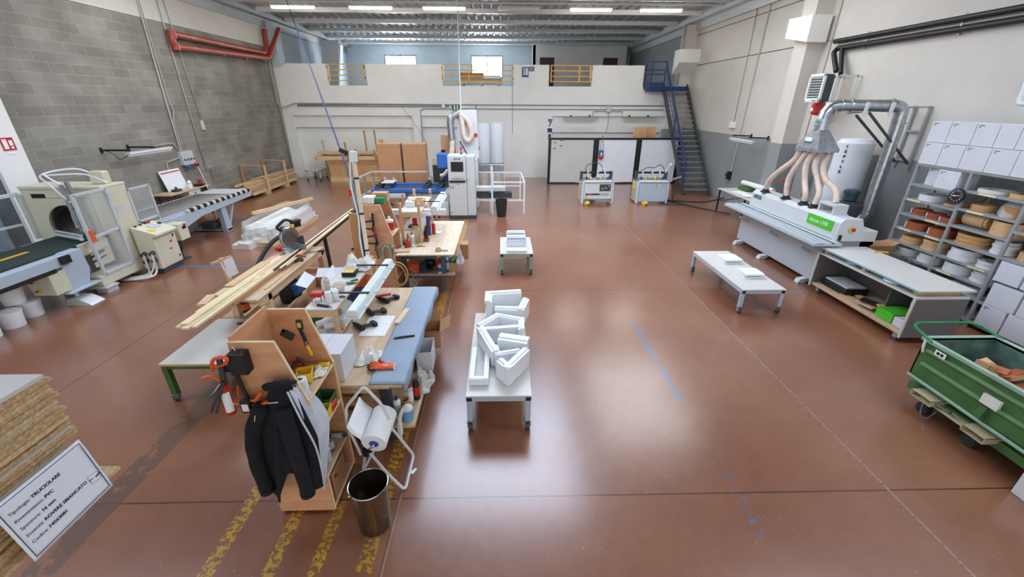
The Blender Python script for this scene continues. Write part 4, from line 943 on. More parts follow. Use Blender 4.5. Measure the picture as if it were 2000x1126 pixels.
B().tube(rpath([(x0-.02, y1-.1, zt), (x0+.0, y1+.15, zt+.05), (x0+.08, y1+.22, zt+.06), (x1-.08, y1+.22, zt+.06), (x1, y1+.15, zt+.05), (x1, y1-.1, zt)], .08), .014, 8).o('push_handle', 'green_plastic', t)
B().tube(bez([(x0-.01, y1-.02, zt), (x0-.04, y1-.05, .72), (x0-.03, y1-.06, .66)]), .012).o('latch_rod', 'white_steel', t)
q = B().box(x0-.033, y1-.28, .7, x0-.03, y1-.17, .76).o('maker_plate', 'paper', t); B().box(x0-.035, y1-.26, .715, x0-.033, y1-.23, .745).box(x0-.035, y1-.22, .715, x0-.033, y1-.19, .745).o('print', 'black', q)
B().box(x0-.034, y1-.85, .52, x0-.005, y1-.7, .62).o('paper_label', 'cloth', t)
B().prism([(x0-.05, .38), (x0-.005, .38), (x0-.005, .48), (x0-.03, .5)], 'y', y1-.78, y1-.72).o('catch', 'green_paint', t)
B().box(x0-.055, y1-.75, .2, x0+.2, y1-.25, .215).o('deck', 'deck_plate' if 'deck_plate' in MATS else mat('deck_plate', '#b9ae8a', .6, var=.1).name, t, .003)
for ya, yb in ((.44, .67), (-.08, .13)): B().box(x0-.1, ya, .262, x0+.5, yb, .27).box(x0-.1, ya, .2, x0+.5, yb, .207).box(x0-.1, ya, .2, x0+.5, ya+.008, .27).box(x0-.1, yb-.008, .2, x0+.5, yb, .27).o('fork_pocket', 'deck_plate', t, .002)
B().box(x0+.05, y0, .15, x1-.05, y1, .24).o('chassis', 'green_paint', t)
B().tube(bez([(x0-.05, y1-.3, .19), (x0-.07, y1-.34, .06), (x0-.06, y1-.4, .04), (x0-.05, y1-.45, .17)]), .006).o('chain', 'steel', t)
B().tube(bez([(x0-.05, y1-.42, .24), (x0-.02, y1-.5, .23), (x0-.03, y1-.55, .25)]), .014).o('pin', 'steel', t)
for x, y in ((x0+.05, .62), (x0+.07, .15), (x1-.1, .62), (x1-.1, .15)):
    c = B().prism([(y-.04, .2), (y+.04, .2), (y-.01, .05), (y-.05, .05)], 'x', x-.028, x+.028).o('caster', 'galv_dull', t); B().cyl((x-.036, y-.03, .065), (x+.036, y-.03, .065), .065, n=20).o('wheel', 'rubber', c)
rnd = random.Random(5)
for i in range(44):
    x, y = 4.95+rnd.uniform(-.25, .25), 2.8+rnd.uniform(-.6, .68); s = rnd.uniform(.06, .16)
    ob = B().cb(0, 0, 0, s*1.6, s*.8, s*.35, rnd.uniform(0, 6), rnd.uniform(-.5, .5), rnd.uniform(-.5, .5)).o('wood_scrap', rnd.choice(['oak_band', 'oak_band', 'cardboard', 'paper', 'tan_band', 'terracotta']), loc=(x, y, .48+.06*(i % 3)+.02*rnd.random()))
    tag(ob, 'wood or card scrap thrown in the green tipping cart', 'scrap', 'scraps in the green cart')
tag(B().box(-.33, -.85, 0, .33, .85, .1).o('sawdust_bed', 'tan_band', loc=(4.95, 2.8, .351)), 'packed sawdust filling the bottom of the green cart', 'sawdust')
tag(B().box(-.1, -.15, 0, .0, .1, .05).box(-.12, -.1, .05, -.02, .12, .08).o('white_profile', 'white_pvc', loc=(4.5, 2.38, .5)), 'white profile ends sticking out at the side of the green cart', 'profile')
tag(B().box(-.04, -.2, 0, .4, .2, .35).o('grey_carton', 'white_card', loc=(4.48, 2.38-.1, 0), bev=.01), 'white box cut by the right edge of the picture', 'box')

t = thing('pipe_bracket', 'white tube bracket on the right wall at the picture edge', 'bracket', (7.72, 6.4, 3.2))
B().tube(rpath([(.06, .2, .35), (-.06, .17, .3), (-.1, .12, -.1), (-.1, -.3, -.1), (.06, -.35, -.1)], .06), .03, 10).o('tube', 'white_steel', t)
# ============================================================ FAR SIDE
# ---- conduits, signs and lamps on the mezzanine wall
yw = YF-.03
conduit([(XL+.7, yw, 3.0), (7.0, yw, 2.97)], 'upper of the long conduits along the mezzanine wall', .022, m='grey_steel')
conduit([(XL+.7, yw, 2.93), (-2.2, yw, 2.92)], 'lower grey trunk running beside the upper conduit at the left of the mezzanine wall', .028, m='grey_steel')
conduit([(-3.42, yw, 1.5), (-3.42, yw, 2.76), (-3.3, yw, 2.83), (6.9, yw, 2.82)], 'lower long conduit along the mezzanine wall turning down between the bays', .018, m='grey_steel')
conduit([(-1.1, yw, 3.0), (-1.08, yw, 2.95), (-1.08, yw, 2.1)], 'short conduit dropping behind the two white filter bags', .025, m='grey_steel')
conduit([(.46, yw, 4.3), (.46, yw, 1.86)], 'thin cable hanging straight down the smooth white wall sheet', .009, m='grey_steel')
conduit([(-4.2, yw, 2.95), (-3.35, yw, 1.7), (-3.3, yw, 1.3)], 'slanting cable at the left of the second wall bay', .008, m='grey_steel')
tag(B().box(-2.5, yw-.05, 2.85, -2.38, yw, 3.1).cyl((-2.44, yw-.03, 3.1), (-2.44, yw-.03, 3.28), .02).o('junction_box', 'white_plastic', bev=.01), 'white box with a stub pipe on the upper conduit of the mezzanine wall', 'box')
t = thing('exit_sign', 'green and white emergency sign on the wall above the metal elbow', 'sign', (-1.92, yw, 2.88))
B().box(-.17, -.01, -.11, .17, 0, .11).o('plate', 'green_paint', t)
for x in (-.08, 0.04): B().box(x, -.013, -.08, x+.05, -.01, .08).o('pictogram', 'paper', t)
B().box(-.15, -.01, -.2, .15, 0, -.15).o('caption', 'paper', t)
tag(B().box(4.45, yw-.06, 2.72, 4.65, yw, 2.96).o('junction_box', 'pale_steel', bev=.01), 'grey junction box between the two wall lamps', 'box')
conduit([(4.55, yw, 2.72), (4.6, yw, 2.3), (4.52, yw, 1.9)], 'conduit dropping from the junction box behind the white partitions', .014, m='grey_steel')
conduit([(4.45, yw, 2.75), (3.9, yw, 2.75), (3.9, yw, 2.58)], 'conduit feeding the left of the two wall lamps', .014, m='grey_steel'); conduit([(4.65, yw, 2.75), (5.15, yw, 2.75), (5.15, yw, 2.58)], 'conduit feeding the right of the two wall lamps', .014, m='grey_steel')
for x, l in ((3.35, 'left of two unlit wall lamps above the white partitions'), (5.85, 'right of two unlit wall lamps above the white partitions')):
    t = thing('wall_lamp', l, 'lamp', (x, YF-.25, 2.5), 0, 'wall lamps above the partitions')
    B().box(-.75, -.08, 0, .75, .08, .04).o('housing', 'grey_steel', t); B().cyl((-.72, 0, -.03), (.72, 0, -.03), .03).o('tube', 'white_plastic', t)
    for s in (-.4, .4): B().box(s-.02, .05, .02, s+.02, .24, .1).o('bracket', 'black', t)
t = thing('number_sign', 'dark blue sign with a white 18 on the parapet', 'sign', (.985, YF-.005, 4.215))
B().box(-.135, -.012, -.18, .135, 0, .18).o('plate', 'navy', t); B().text('18', .36, RM(PI/2, 0, 0, (0, -.014, 0)) @ Matrix.Diagonal((.62, 1, 1, 1)), .001, .012).o('numeral', 'paper', t)
t = thing('name_sign', 'small dark blue plate with pale print beside the parapet number', 'sign', (1.24, YF-.005, 4.33))
B().box(-.11, -.012, -.08, .11, 0, .08).o('plate', 'navy', t)
for z in (.04, .0, -.04): B().box(-.09, -.014, z-.01, .08, -.012, z+.01).o('print', 'machine_blue_grey', t)
t = thing('number_sign', 'tall blue and white sign with a 7 at the left end of the partitions', 'sign', (2.08, YF-.005, 2.17))
B().box(-.11, -.012, -.26, .11, 0, .26).o('plate', 'paper', t); B().box(-.1, -.014, -.26, .1, -.012, -.1).o('band', 'navy', t); B().box(-.1, -.014, .2, .1, -.012, .26).o('band', 'navy', t); B().text('7', .3, RM(PI/2, 0, 0, (0, -.014, .06)), .001, .01).o('numeral', 'navy', t)
tag(B().box(-.05, -.04, -.12, .05, 0, .12).o('door_phone', 'dark_grey', loc=(2.08, YF, 1.72), bev=.01), 'small dark switch under the blue and white 7 sign', 'switch')
# ---- mezzanine railings
def railing(name, label, x0, x1, posts, z0=3.87, z1=4.46, n=4):
    t = thing(name, label, 'railing', ((x0+x1)/2, YF-.02, z0))
    w = (x1-x0)/2
    for i in range(n): B().bar((-w, 0, (z1-z0)*i/(n-1)), (w, 0, (z1-z0)*i/(n-1)), .035).o('rail', 'yellow_paint', t)
    for p in [-w, w]+posts: B().bar((p, 0, -.02), (p, 0, z1-z0+.02), .045).o('post', 'yellow_paint', t)
    for p in (-w-.03, w+.03):
        for z in (.1, (z1-z0)-.1): B().box(p-.02, -.02, z-.03, p+.02, .06, z+.03).o('hinge', 'black', t)
railing('safety_railing', 'yellow railing in the left gap of the parapet', -7.0, -5.6, [])
railing('safety_railing', 'wide yellow railing in the middle gap of the parapet', -2.38, .45, [-.35])
railing('safety_railing', 'yellow railing in the right gap of the parapet', 2.05, 3.68, [.35])
# ---- things stored on the mezzanine
for i, (x, y, a, l) in enumerate(((-8.9, 25.5, .0, 'tall pale board leaning at the left end of the mezzanine'), (-8.6, 23.8, .1, 'second pale board leaning on the mezzanine side wall'), (-8.5, 22.0, .16, 'glossy white board leaning on the mezzanine side wall, nearest'))):
    ob = B().box(0, -.6, 0, .03, .6, 2.0 if i else 2.2).o('leaning_board', 'white_pvc' if i else 'daylit_wall', loc=(x, y, ZM)); ob.rotation_euler = (0, .18, .5*i); ob.location.x += -.1+.25*i; tag(ob, l, 'board')
t = thing('plank_stack', 'white planks on bearers behind the wide mezzanine railing', 'planks', (-.9, 19.9, ZM))
for i in range(3): B().box(-1.0+.1*i, -.4, .1+.07*i, .95, .4, .16+.07*i).o('plank_layer', 'white_lam' if i % 2 else 'cream', t)
for x in (-.8, 0, .75): B().box(x, -.4, 0, x+.1, .4, .1).o('bearer', 'pine', t)
tag(B().box(-.5, -.3, 0, .5, .3, .22).o('brown_carton', 'cardboard', loc=(-1.25, 19.9, ZM+.305)), 'brown carton lying on the white planks on the mezzanine', 'box')
tag(B().box(-.35, -.3, 0, .35, .3, .1).o('wrapped_pack', 'white_plastic', loc=(-.4, 19.9, ZM+.305), bev=.02), 'white wrapped pack beside the brown carton on the mezzanine', 'pack')
# ---- stair with platform
t = thing('steel_stair', 'steep open steel stair with blue handrail beside right wall', 'stair', (7.13, 16.95, 0))
S = lambda x, y, z: (x-7.13, y-16.95, z)
b = B()
ang = math.atan2(3.69, 3.55)
for x in (6.65, 7.62):
    B().bar(S(x, 15.15, 0), S(x, 18.8, 3.72), .03, .22).o('stringer', 'dark_grey', t)
    B().bar(S(x, 15.1, .0), S(x, 15.24, .0), .05).o('foot', 'black', t)
for i in range(1, 21):
    z = 3.69*i/21; y = 15.2+3.6*i/21
    B().box(6.66-7.13, y-.1-16.95, z-.03, 7.61-7.13, y+.11-16.95, z).o('tread', 'galv_dull', t)
B().bar(S(6.63, 15.25, .2), S(6.63, 15.3, 1.12), .04).o('post', 'navy', t); B().bar(S(6.63, 16.9, 1.75), S(6.63, 16.9, 2.75), .04).o('post', 'navy', t)
B().bar(S(6.63, 15.3, 1.12), S(6.63, 18.77, 4.6), .05).o('handrail', 'navy', t)
for k in (.3, .55, .8): B().bar(S(6.63, 15.27, .18+k*.95), S(6.63, 18.77, 3.7+k*.9), .016).o('middle_rail', 'navy', t)
t2 = thing('stair_platform', 'blue steel landing with railing at the top of the stair', 'platform', (6.4, 18.95, 3.69))
S = lambda x, y, z: (x-6.4, y-18.95, z-3.69)
B().prism([(5.95-6.4, .14), (5.95-6.4, -.12), (6.1-6.4, -.22), (7.66-6.4, -.22), (7.66-6.4, .14)], 'z', -.03, 0).o('deck', 'dark_grey', t2)
b = B().bar(S(5.95, 18.83, 3.6), S(6.1, 18.73, 3.6), .02, .2).bar(S(6.1, 18.73, 3.6), S(7.66, 18.73, 3.6), .02, .2); b.o('fascia', 'navy', t2)
b = B().bar(S(5.97, 18.83, 3.78), S(6.1, 18.74, 3.78), .012, .14).bar(S(6.1, 18.74, 3.78), S(6.63, 18.74, 3.78), .012, .14); b.o('toe_board', 'navy', t2)
for x, y in ((5.95, 19.05), (6.1, 18.74), (6.65, 18.74)): B().bar(S(x, y, 3.6), S(x, y, 4.6), .045).o('post', 'navy', t2)
for z in (4.59, 4.3, 4.14): B().bar(S(5.95, 19.05, z), S(6.1, 18.74, z), .04).bar(S(6.1, 18.74, z), S(6.65, 18.74, z), .04).o('rail', 'navy', t2)
# ---- partition screens
t = None
for i, (x0, x1) in enumerate(((1.88, 3.8), (3.82, 5.54), (5.56, 7.25))):
    t = thing('partition_screen', ('white screen panel with dark frame at the left, behind the first boring machine', 'middle white screen panel with dark frame, blue tool bag hanging on its corner', 'right white screen panel with dark frame, seen behind the stair')[i], 'screen', ((x0+x1)/2, 17.5+.03*i, 0))
    w = (x1-x0)/2
    B().box(-w+.06, -.01, .05, w-.06, .01, 1.74).o('panel', 'white_pvc' if i else 'white_lam', t)
    B().box(-w, -.04, 0, -w+.1, .04, 1.8).o('post', 'dark_frame' if 'dark_frame' in MATS else 'black', t); B().box(w-.1, -.03, 0, w, .03, 1.8).o('post', 'black', t)
    B().box(-w+.1, -.03, 1.73, w-.1, .03, 1.8).o('rail', 'black', t); B().box(-w+.1, -.03, 0, w-.1, .03, .06).o('rail', 'black', t)
for i, (x, z, a) in enumerate(((2.15, 1.62, .3), (2.4, 1.7, 0), (2.38, 1.5, -.4), (2.12, 1.4, -.2))):
    ob = B().box(-.05, -.01, -.012, .05, .01, .012).o('magnet', 'black', loc=(x, 17.475, z)); ob.rotation_euler = (0, a, 0)
    tag(ob, ('small black clip upper left on the left screen panel', 'small black clip topmost on the left screen panel', 'small black clip at the right of the group on the left screen panel', 'lowest small black clip on the left screen panel')[i], 'clip')
t = thing('tool_bag', 'blue and red tool bag hanging by straps from the screens', 'bag', (4.02, 17.42, 1.2))
B().box(-.09, -.03, -.12, .09, .03, .14).o('bag_body', 'blue_paint', t, .02); B().sph((0, -.02, -.14), .1, 1, .5, .8).o('red_tools', 'red_plastic', t); B().box(-.02, -.04, -.14, .03, -.03, .05).o('white_patch', 'paper', t)
B().tube([(-.05, 0, .14), (-.03, .02, .6), (.05, .02, .6), (.06, 0, .14)], .008).o('strap', 'dark_grey', t); B().sph((0, 0, .62), .05, 1, .6, 1).o('knot', 'brown_board', t)
def wavy(x0, x1, y, z0, z1, m, label, amp=.04, f=7, name='folded_panel', cat='panel'):
    n = 28
    ob = B().grid(lambda u, v: (x0+(x1-x0)*u, y+amp*math.sin(u*f*2*PI+v), z0+(z1-z0)*v+.02*math.sin(u*3)), n, 4).o(name, m, solid=.015)
    return tag(ob, label, cat)
wavy(5.5, 6.05, 18.3, 0.01, 2.15, 'oak_band', 'left of two pale ribbed boards standing behind the screens'); wavy(6.02, 6.5, 18.45, .01, 2.15, 'oak_band', 'right of two pale ribbed boards standing behind the screens')
for i in range(4):
    ob = B().box(-.4, -.01, 0, .4, .01, 2.1-.03*i).o('leaning_sheet', 'clear_wrap' if i % 2 else 'grey_steel', loc=(7.05+.05*i, 18.2+.1*i, 0)); ob.rotation_euler = (-.05, 0, .15)
    tag(ob, ('grey sheet leaning behind the stair, frontmost', 'clear sheet leaning behind the stair between grey ones', 'grey sheet leaning behind the stair, third back', 'clear sheet leaning hindmost behind the stair')[i], 'sheet')
# ---- boring machines
def boring(x, y, label, second):
    t = thing('boring_machine', label, 'machine', (x, y, 0), .02 if not second else -.02)
    w, d = .53, .6
    body = B().box(-w+.06, .04, .12, w-.06, d, .7).o('cabinet', 'beige_machine' if not second else 'cream', t, .01)
    for s in (-1, 1): B().box(s*w-.05 if s > 0 else -w-.0, 0, .0 if not second else .01, s*w+.0 if s > 0 else -w+.07, .1, .72).o('front_leg', 'machine_white', t, .01)
    for s in (-1, 1): B().box(s*w-.04*(s > 0), .1, .05, s*w+.04*(s < 0), d, .7).o('side_panel', 'beige_machine', t, .006)
    B().box(-w+.08, -.005, .16 if not second else .08, w-.06, .04, .68).o('front_panel', 'machine_white' if not second else 'machine_blue_grey', t, .006)
    B().box(-w+.06, -.03, .7, w-.06, .06, .76).o('front_bar', 'white_steel', t, .012); B().box(-w, .06, .72, w, d, .76).o('worktop', 'galv_dull', t, .004)
    g = B().box(-w+.02, .42, .92, w-.02, .48, .98).o('bridge_bar', 'black', t, .006)
    for s in (-1, 1): B().box(s*(w-.03)-.03, .3, .72, s*(w-.03)+.03, .5, 1.0).o('bridge_end', 'dark_grey', t, .01)
    for k, px in enumerate((-.28, .05, .3)): B().cyl((px, .4, .78), (px, .4, 1.02), .03).box(px-.04, .33, .8, px+.04, .42, .88).o('clamp_cylinder', 'pale_steel', t)
    for k, px in enumerate((-.1, .22)): B().box(px-.05, .2, .76, px+.05, .35, .82).o('stop', 'chrome', t, .01)
    B().tube(bez([(-.35, .45, .98), (-.34, .46, 1.15), (-.1, .46, 1.26), (.15, .46, 1.2), (.22, .45, .98)] if not second else [(-.35, .45, 1.0), (-.1, .46, 1.12), (.1, .46, 1.1), (.3, .45, 1.2), (.45, .45, 1.05)]), .012).o('air_hose', 'dark_grey', t)
    B().tube(bez([(.0, .4, .8), (.1, .42, 1.0), (.2, .42, 1.1), (.3, .42, .95)]), .01).o('air_hose', 'white_plastic', t)
    if not second:
        p = B().box(.05, -.012, .42, .42, -.004, .64).o('control_panel', 'dark_grey', t)
        B().cyl((.14, -.012, .5), (.14, -.03, .5), .022).o('yellow_knob', 'yellow_plastic', p); B().cyl((.35, -.012, .59), (.35, -.025, .59), .015).o('white_button', 'paper', p); B().tube([(.2, -.02, .5), (.23, -.03, .53), (.28, -.03, .53), (.3, -.02, .5)], .01).o('handle', 'pale_steel', p)
        B().box(-.4, -.01, .29, .36, -.004, .34).o('brand_strip', 'black', t); B().box(-.34, -.013, .295, -.2, -.01, .335).o('red_print', 'red_plastic', t); B().box(.06, -.013, .3, .34, -.01, .33).o('grey_print', 'pale_steel', t)
        for s in (-1, 1): B().cyl((s*w, .03, .7), (s*(w+.24), .03, .7), .014).o('side_bar', 'steel', t)
        B().cyl((-.38, .02, .66), (-.38, -.02, .06), .006).o('air_line', 'dark_grey', t)
    else:
        B().cyl((.24, -.006, .58), (.24, -.03, .58), .028).o('yellow_knob', 'yellow_plastic', t)
        for px, pz in ((.1, .6), (.34, .6), (.1, .53)): B().cyl((px, -.006, pz), (px, -.018, pz), .014).o('button', 'black', t)
        B().cyl((w+.12, .1, .78), (w+.42, .2, .84), .04).o('side_roller', 'galv_dull', t); B().cyl((w+.22, .15, .0), (w+.26, .15, .76), .022).o('roller_stand', 'dark_grey', t)
        B().cyl((w-.05, .35, .95), (w+.02, .3, 1.2), .04).sph((w+.05, .28, 1.22), .06).o('motor_head', 'pale_steel', t)
        B().box(-w-.05, .3, .45, -w, .4, .6).o('air_unit', 'yellow_plastic', t)
    for k, (px, m) in enumerate(((-.2, 'yellow_plastic'), (.12, 'yellow_plastic'), (-.35, 'navy'), (.38, 'navy'))): B().box(px-.025, .24, .76, px+.025, .3, .84).o('clamp_knob', m, t, .008)
    return t
boring(3.17, 13.75, 'white boring machine with black control panel before the screens', False); boring(5.0, 13.75, 'white boring machine with pale blue front beside the stair', True)
for x, y, l in ((2.8, 13.55, 'yellow foot pedal in front of the left boring machine'), (4.72, 13.55, 'yellow foot pedal in front of the right boring machine')):
    t = thing('foot_pedal', l, 'pedal', (x, y, 0), .2, 'foot pedals of the boring machines')
    B().prism([(-.1, 0), (.1, 0), (.1, .08), (.02, .12), (-.1, .1)], 'x', -.06, .06).o('pedal_guard', 'yellow_plastic', t, .01); B().box(-.04, -.12, .02, .04, -.02, .045).o('treadle', 'black', t)
# ---- machining centre: cabinet, table, portal
t = thing('control_cabinet', 'tall grey control cabinet with dark screen facing the hall', 'cabinet', (-1.12, 11.78, 0))
B().box(-.38, 0, .0, .37, .5, .1).o('plinth', 'dark_grey', t)
B().box(-.37, 0, .1, .13, .5, 1.77).o('cabinet_body', 'machine_grey', t, .012); B().box(.135, .02, .1, .37, .5, 1.75).o('side_cabinet', 'machine_grey', t, .01)
B().box(-.36, -.012, .12, .12, 0, 1.03).o('door', 'machine_grey', t, .004); B().box(-.36, -.012, 1.1, .12, 0, 1.75).o('operator_panel', 'machine_grey', t, .006)
B().box(.15, .008, .12, .36, .02, 1.72).o('door', 'machine_grey', t, .004)
B().box(-.35, -.03, 1.05, .1, 0, 1.09).o('keyboard_slot', 'black', t)
s = B().box(-.28, -.02, 1.34, .06, -.01, 1.6).o('screen', 'black', t, .004)
B().box(-.22, -.018, 1.21, .03, -.012, 1.31).o('keypad', 'cream', t)
for i in range(7): B().cyl((-.26+.05*i, -.012, 1.15), (-.26+.05*i, -.03, 1.15), .012 if i != 3 else .024).o('button', 'orange_plastic' if i == 3 else 'black', t)
B().text('BIESSE', .07, RM(PI/2, 0, 0, (-.1, -.014, 1.67)), .001, .001).o('lettering', 'navy', t); B().text('CE', .09, RM(PI/2, 0, 0, (-.27, -.015, .9)), .001).o('lettering', 'dark_grey', t)
for x, z in ((-.33, .95), (-.33, .2), (-.1, 1.0), (.16, 1.12)): B().cyl((x, 0, z), (x, -.025, z), .014).o('latch', 'black', t)
b = B().cyl((.0, .2, 1.77), (.0, .2, 1.84), .03).o('beacon', 'green_plastic', t); B().cyl((0, .2, 1.84), (0, .2, 1.9), .03).o('beacon', 'orange_plastic', t); B().cyl((0, .2, 1.9), (0, .2, 1.96), .03).o('beacon', 'red_plastic', t)
tag(B().box(-.14, -.12, 0, .14, .12, .42).o('carton', 'cardboard', loc=(-1.68, 12.1, 0), bev=.004), 'brown carton on the floor at the left of the control cabinet', 'box')
t = thing('machining_centre', 'machining centre with blue worktable and white portal behind the cabinet', 'machine', (-2.2, 12.5, 0))
S = lambda x, y, z: (x+2.2, y-12.5, z)
b = B()
b.box(-1.5+0, -.6, .74, .55, -.5, .84).box(-1.5, .35, .74, .5, .45, .84); b.o('table_beam', 'blue_paint', t, .01)
B().box(-1.48, -.5, .7, .52, .35, .76).o('table_bed', 'blue_paint', t, .006)
for x0_, x1_ in ((-1.42, -1.2), (-.9, -.2), (.1, .3)): B().box(x0_, -.3, .762, x1_, .2, .78).o('bed_recess', 'dark_grey', t)
for i, x in enumerate((-1.35, -1.08, .0, .38)):
    g = B().box(x-.06, -.58, .83, x+.06, .43, .9).o('support_bar', 'dark_grey', t, .01)
    for y in (-.4, -.05, .3): B().box(x-.05, y-.06, .9, x+.05, y+.06, .935).o('suction_pad', 'black', g, .008)
    B().cyl((x, .4, .9), (x, .4, 1.0), .035).o('stop_cylinder', 'pale_steel', g)
B().box(-1.3, -.25, .935, -.95, .25, .955).o('workpiece', 'white_lam', t)
B().box(-.7, -.45, .05, .68, .4, .7).o('base', 'machine_grey', t, .02); B().box(.0, -.55, .05, .66, -.45, .45).o('base_box', 'machine_white', t, .02)
B().box(.1, -.56, .08, .3, -.552, .14).o('vent', 'black', t)
b = B().box(-1.05, -.66, .6, -.55, -.6, .72); b.o('operator_box', 'machine_grey', t, .01); B().cyl((-.62, -.66, .68), (-.62, -.69, .68), .03).o('stop_button', 'orange_plastic', t)
B().tube(bez([(-1.1, -.6, .7), (-1.1, -.66, .5), (-.9, -.66, .4)]), .03).o('cable_duct', 'black', t); B().tube(bez([(-.5, -.6, .7), (-.4, -.66, .55), (-.35, -.64, .3)]), .03).o('cable_duct', 'black', t)
B().box(.9, .7, .0, 1.45, 1.3, 1.5).o('portal_column', 'machine_white', t, .02)
B().prism([(.85, 1.5), (.85, 2.86), (1.0, 2.88), (1.45, 2.88), (1.5, 1.5)], 'y', 1.0, 1.15).o('portal_cover', 'machine_white', t, .01)
B().box(1.36, .98, 2.12, 1.46, .998, 2.22).o('warning_label', 'red_plastic', t); B().cyl((1.47, 1.05, 1.85), (1.5, 1.02, 1.75), .03).o('red_lamp', 'red_plastic', t)
B().box(.3, .1, 1.3, .62, .5, 1.72).o('working_head', 'blue_paint', t, .03); B().box(.42, .15, .95, .66, .45, 1.32).o('head_slide', 'navy', t, .02); B().tube(bez([(.4, .0, 1.12), (.5, -.02, 1.15), (.62, -.02, 1.28)]), .05).o('head_hose', 'hose', t)
B().box(.4, .12, .9, .52, .3, 1.0).o('spindle', 'black', t, .02)
B().tube([(.62, .9, 1.5), (.68, .92, 1.8), (.7, .95, 2.1)], .08, 14).o('suction_pipe', 'hose', t)
B().tube(rpath([(.68, .95, 2.05), (.66, .95, 2.5), (.68, .95, 2.68), (.95, .98, 2.82)], .15), .11, 16).o('duct_elbow', 'galv', t)
B().tube(rpath([(.95, .9, 2.78), (1.2, .9, 2.6), (1.32, .9, 2.2), (1.2, .9, 1.98), (1.06, .9, 2.1), (1.0, .9, 2.72)], .14), .075, 14).o('hanging_hose', 'hose', t)
B().cyl((.92, .9, 2.0), (1.2, .85, 1.5), .018).o('gas_strut', 'black', t); B().box(.3, 1.2, 1.55, .75, 1.25, 2.15).o('rear_shield', 'cardboard', t); B().cyl((.4, .9, 1.5), (.4, .9, 1.75), .07).o('motor', 'black', t)
B().box(.98, 0, .66, 2.3, .3, .78).o('side_beam', 'machine_white', t, .01); B().box(.98, .05, .45, 2.5, .35, .6).o('lower_beam', 'dark_grey', t, .01); B().bar((1.85, .1, 0), (1.85, .1, .66), .06).o('side_leg', 'white_steel', t)
# ---- filter unit with two bags
t = thing('filter_unit', 'filter unit with two tall white bags against far wall', 'dust collector', (-.42, 16.2, 0))
for i, x in enumerate((-.25, .26)):
    B().lathe([(0, .99), (.22, 1.0), (.25, 1.1), (.245, 2.3), (.2, 2.39), (0, 2.41)], (x, 0, 0), 24).o('filter_bag', 'bag_white', t)
    B().lathe([(.0, .05), (.2, .05), (.22, .3), (.22, .68), (0, .68)], (x, 0, 0), 20).o('collection_bag', 'clear_wrap', t); B().lathe([(0, .12), (.19, .12), (.2, .45), (0, .5)], (x, 0, 0), 16).o('shavings', 'oak_band', t)
    B().lathe([(.25, .7), (.26, .7), (.26, .98), (.25, .98)], (x, 0, 0), 24).o('ring', 'galv', t)
B().box(-.52, -.27, .7, .52, .27, .98).o('manifold', 'galv', t, .01)
for x in (-.52, .0, .52):
    B().bar((x, -.28, 0), (x, -.28, 1.0), .04).o('leg', 'pale_steel', t)
# ---- guard rails
t = thing('guard_rail', 'white tube guard rail around the waste bin beside the cabinet', 'railing', (.2, 13.3, 0))
S = lambda x, y, z: (x-.2, y-13.3, z)
for x, y, h_ in ((-.29, 12.36, 1.4), (.66, 12.36, .97), (.62, 14.25, .97), (-.3, 14.25, .97)): B().bar(S(x, y, 0), S(x, y, h_), .05).o('post', 'white_steel', t)
for z in (.95, .42): B().bar(S(-.29, 12.36, z), S(.66, 12.36, z), .04).o('rail', 'white_steel', t)
B().bar(S(.66, 12.36, .95), S(.62, 14.25, .95), .045).o('rail', 'white_steel', t); B().bar(S(-.9, 14.25, .95), S(.62, 14.25, .95), .04).o('rail', 'white_steel', t); B().bar(S(-.3, 14.25, .5), S(.62, 14.25, .5), .04).o('rail', 'white_steel', t); B().bar(S(-.75, 12.4, .42), S(-.29, 12.36, .42), .04).o('rail', 'white_steel', t)
tag(B().lathe([(0, 0), (.13, 0), (.175, .5), (.165, .5), (.122, .02), (0, .02)], (0, 0, 0), 24).o('waste_bin', 'rubber', loc=(-.02, 12.12, 0)), 'black plastic waste bin in front of the white guard rail', 'bin')
t = thing('machine_fence', 'grey tube fence around the blue worktable at left', 'railing', (-3.5, 13.5, 0))
S = lambda x, y, z: (x+3.5, y-13.5, z)
for x, y, h_ in ((-4.35, 12.45, 1.08), (-4.42, 12.35, 1.0), (-4.27, 13.2, 1.0), (-4.25, 14.05, 1.0), (-3.55, 14.05, 1.0), (-2.42, 14.05, 1.38)): B().bar(S(x, y, 0), S(x, y, h_), .06).o('post', 'galv_dull', t)
for z in (1.0, .45):
    B().bar(S(-4.33, 12.45, z), S(-4.25, 14.05, z), .045).o('rail', 'pale_steel', t)
B().bar(S(-4.25, 14.05, 1.0), S(-2.42, 14.05, 1.0), .045).o('rail', 'pale_steel', t)
B().box(-.98, -1.2, .55, -.9, -1.12, .75).o('switch_box', 'red_plastic', t, .01); B().tube(bez([(-.82, -1.1, 1.0), (-.75, -1.12, .6), (-.6, -1.2, .3), (-.5, -1.25, .05)]), .012).o('cable', 'black', t)
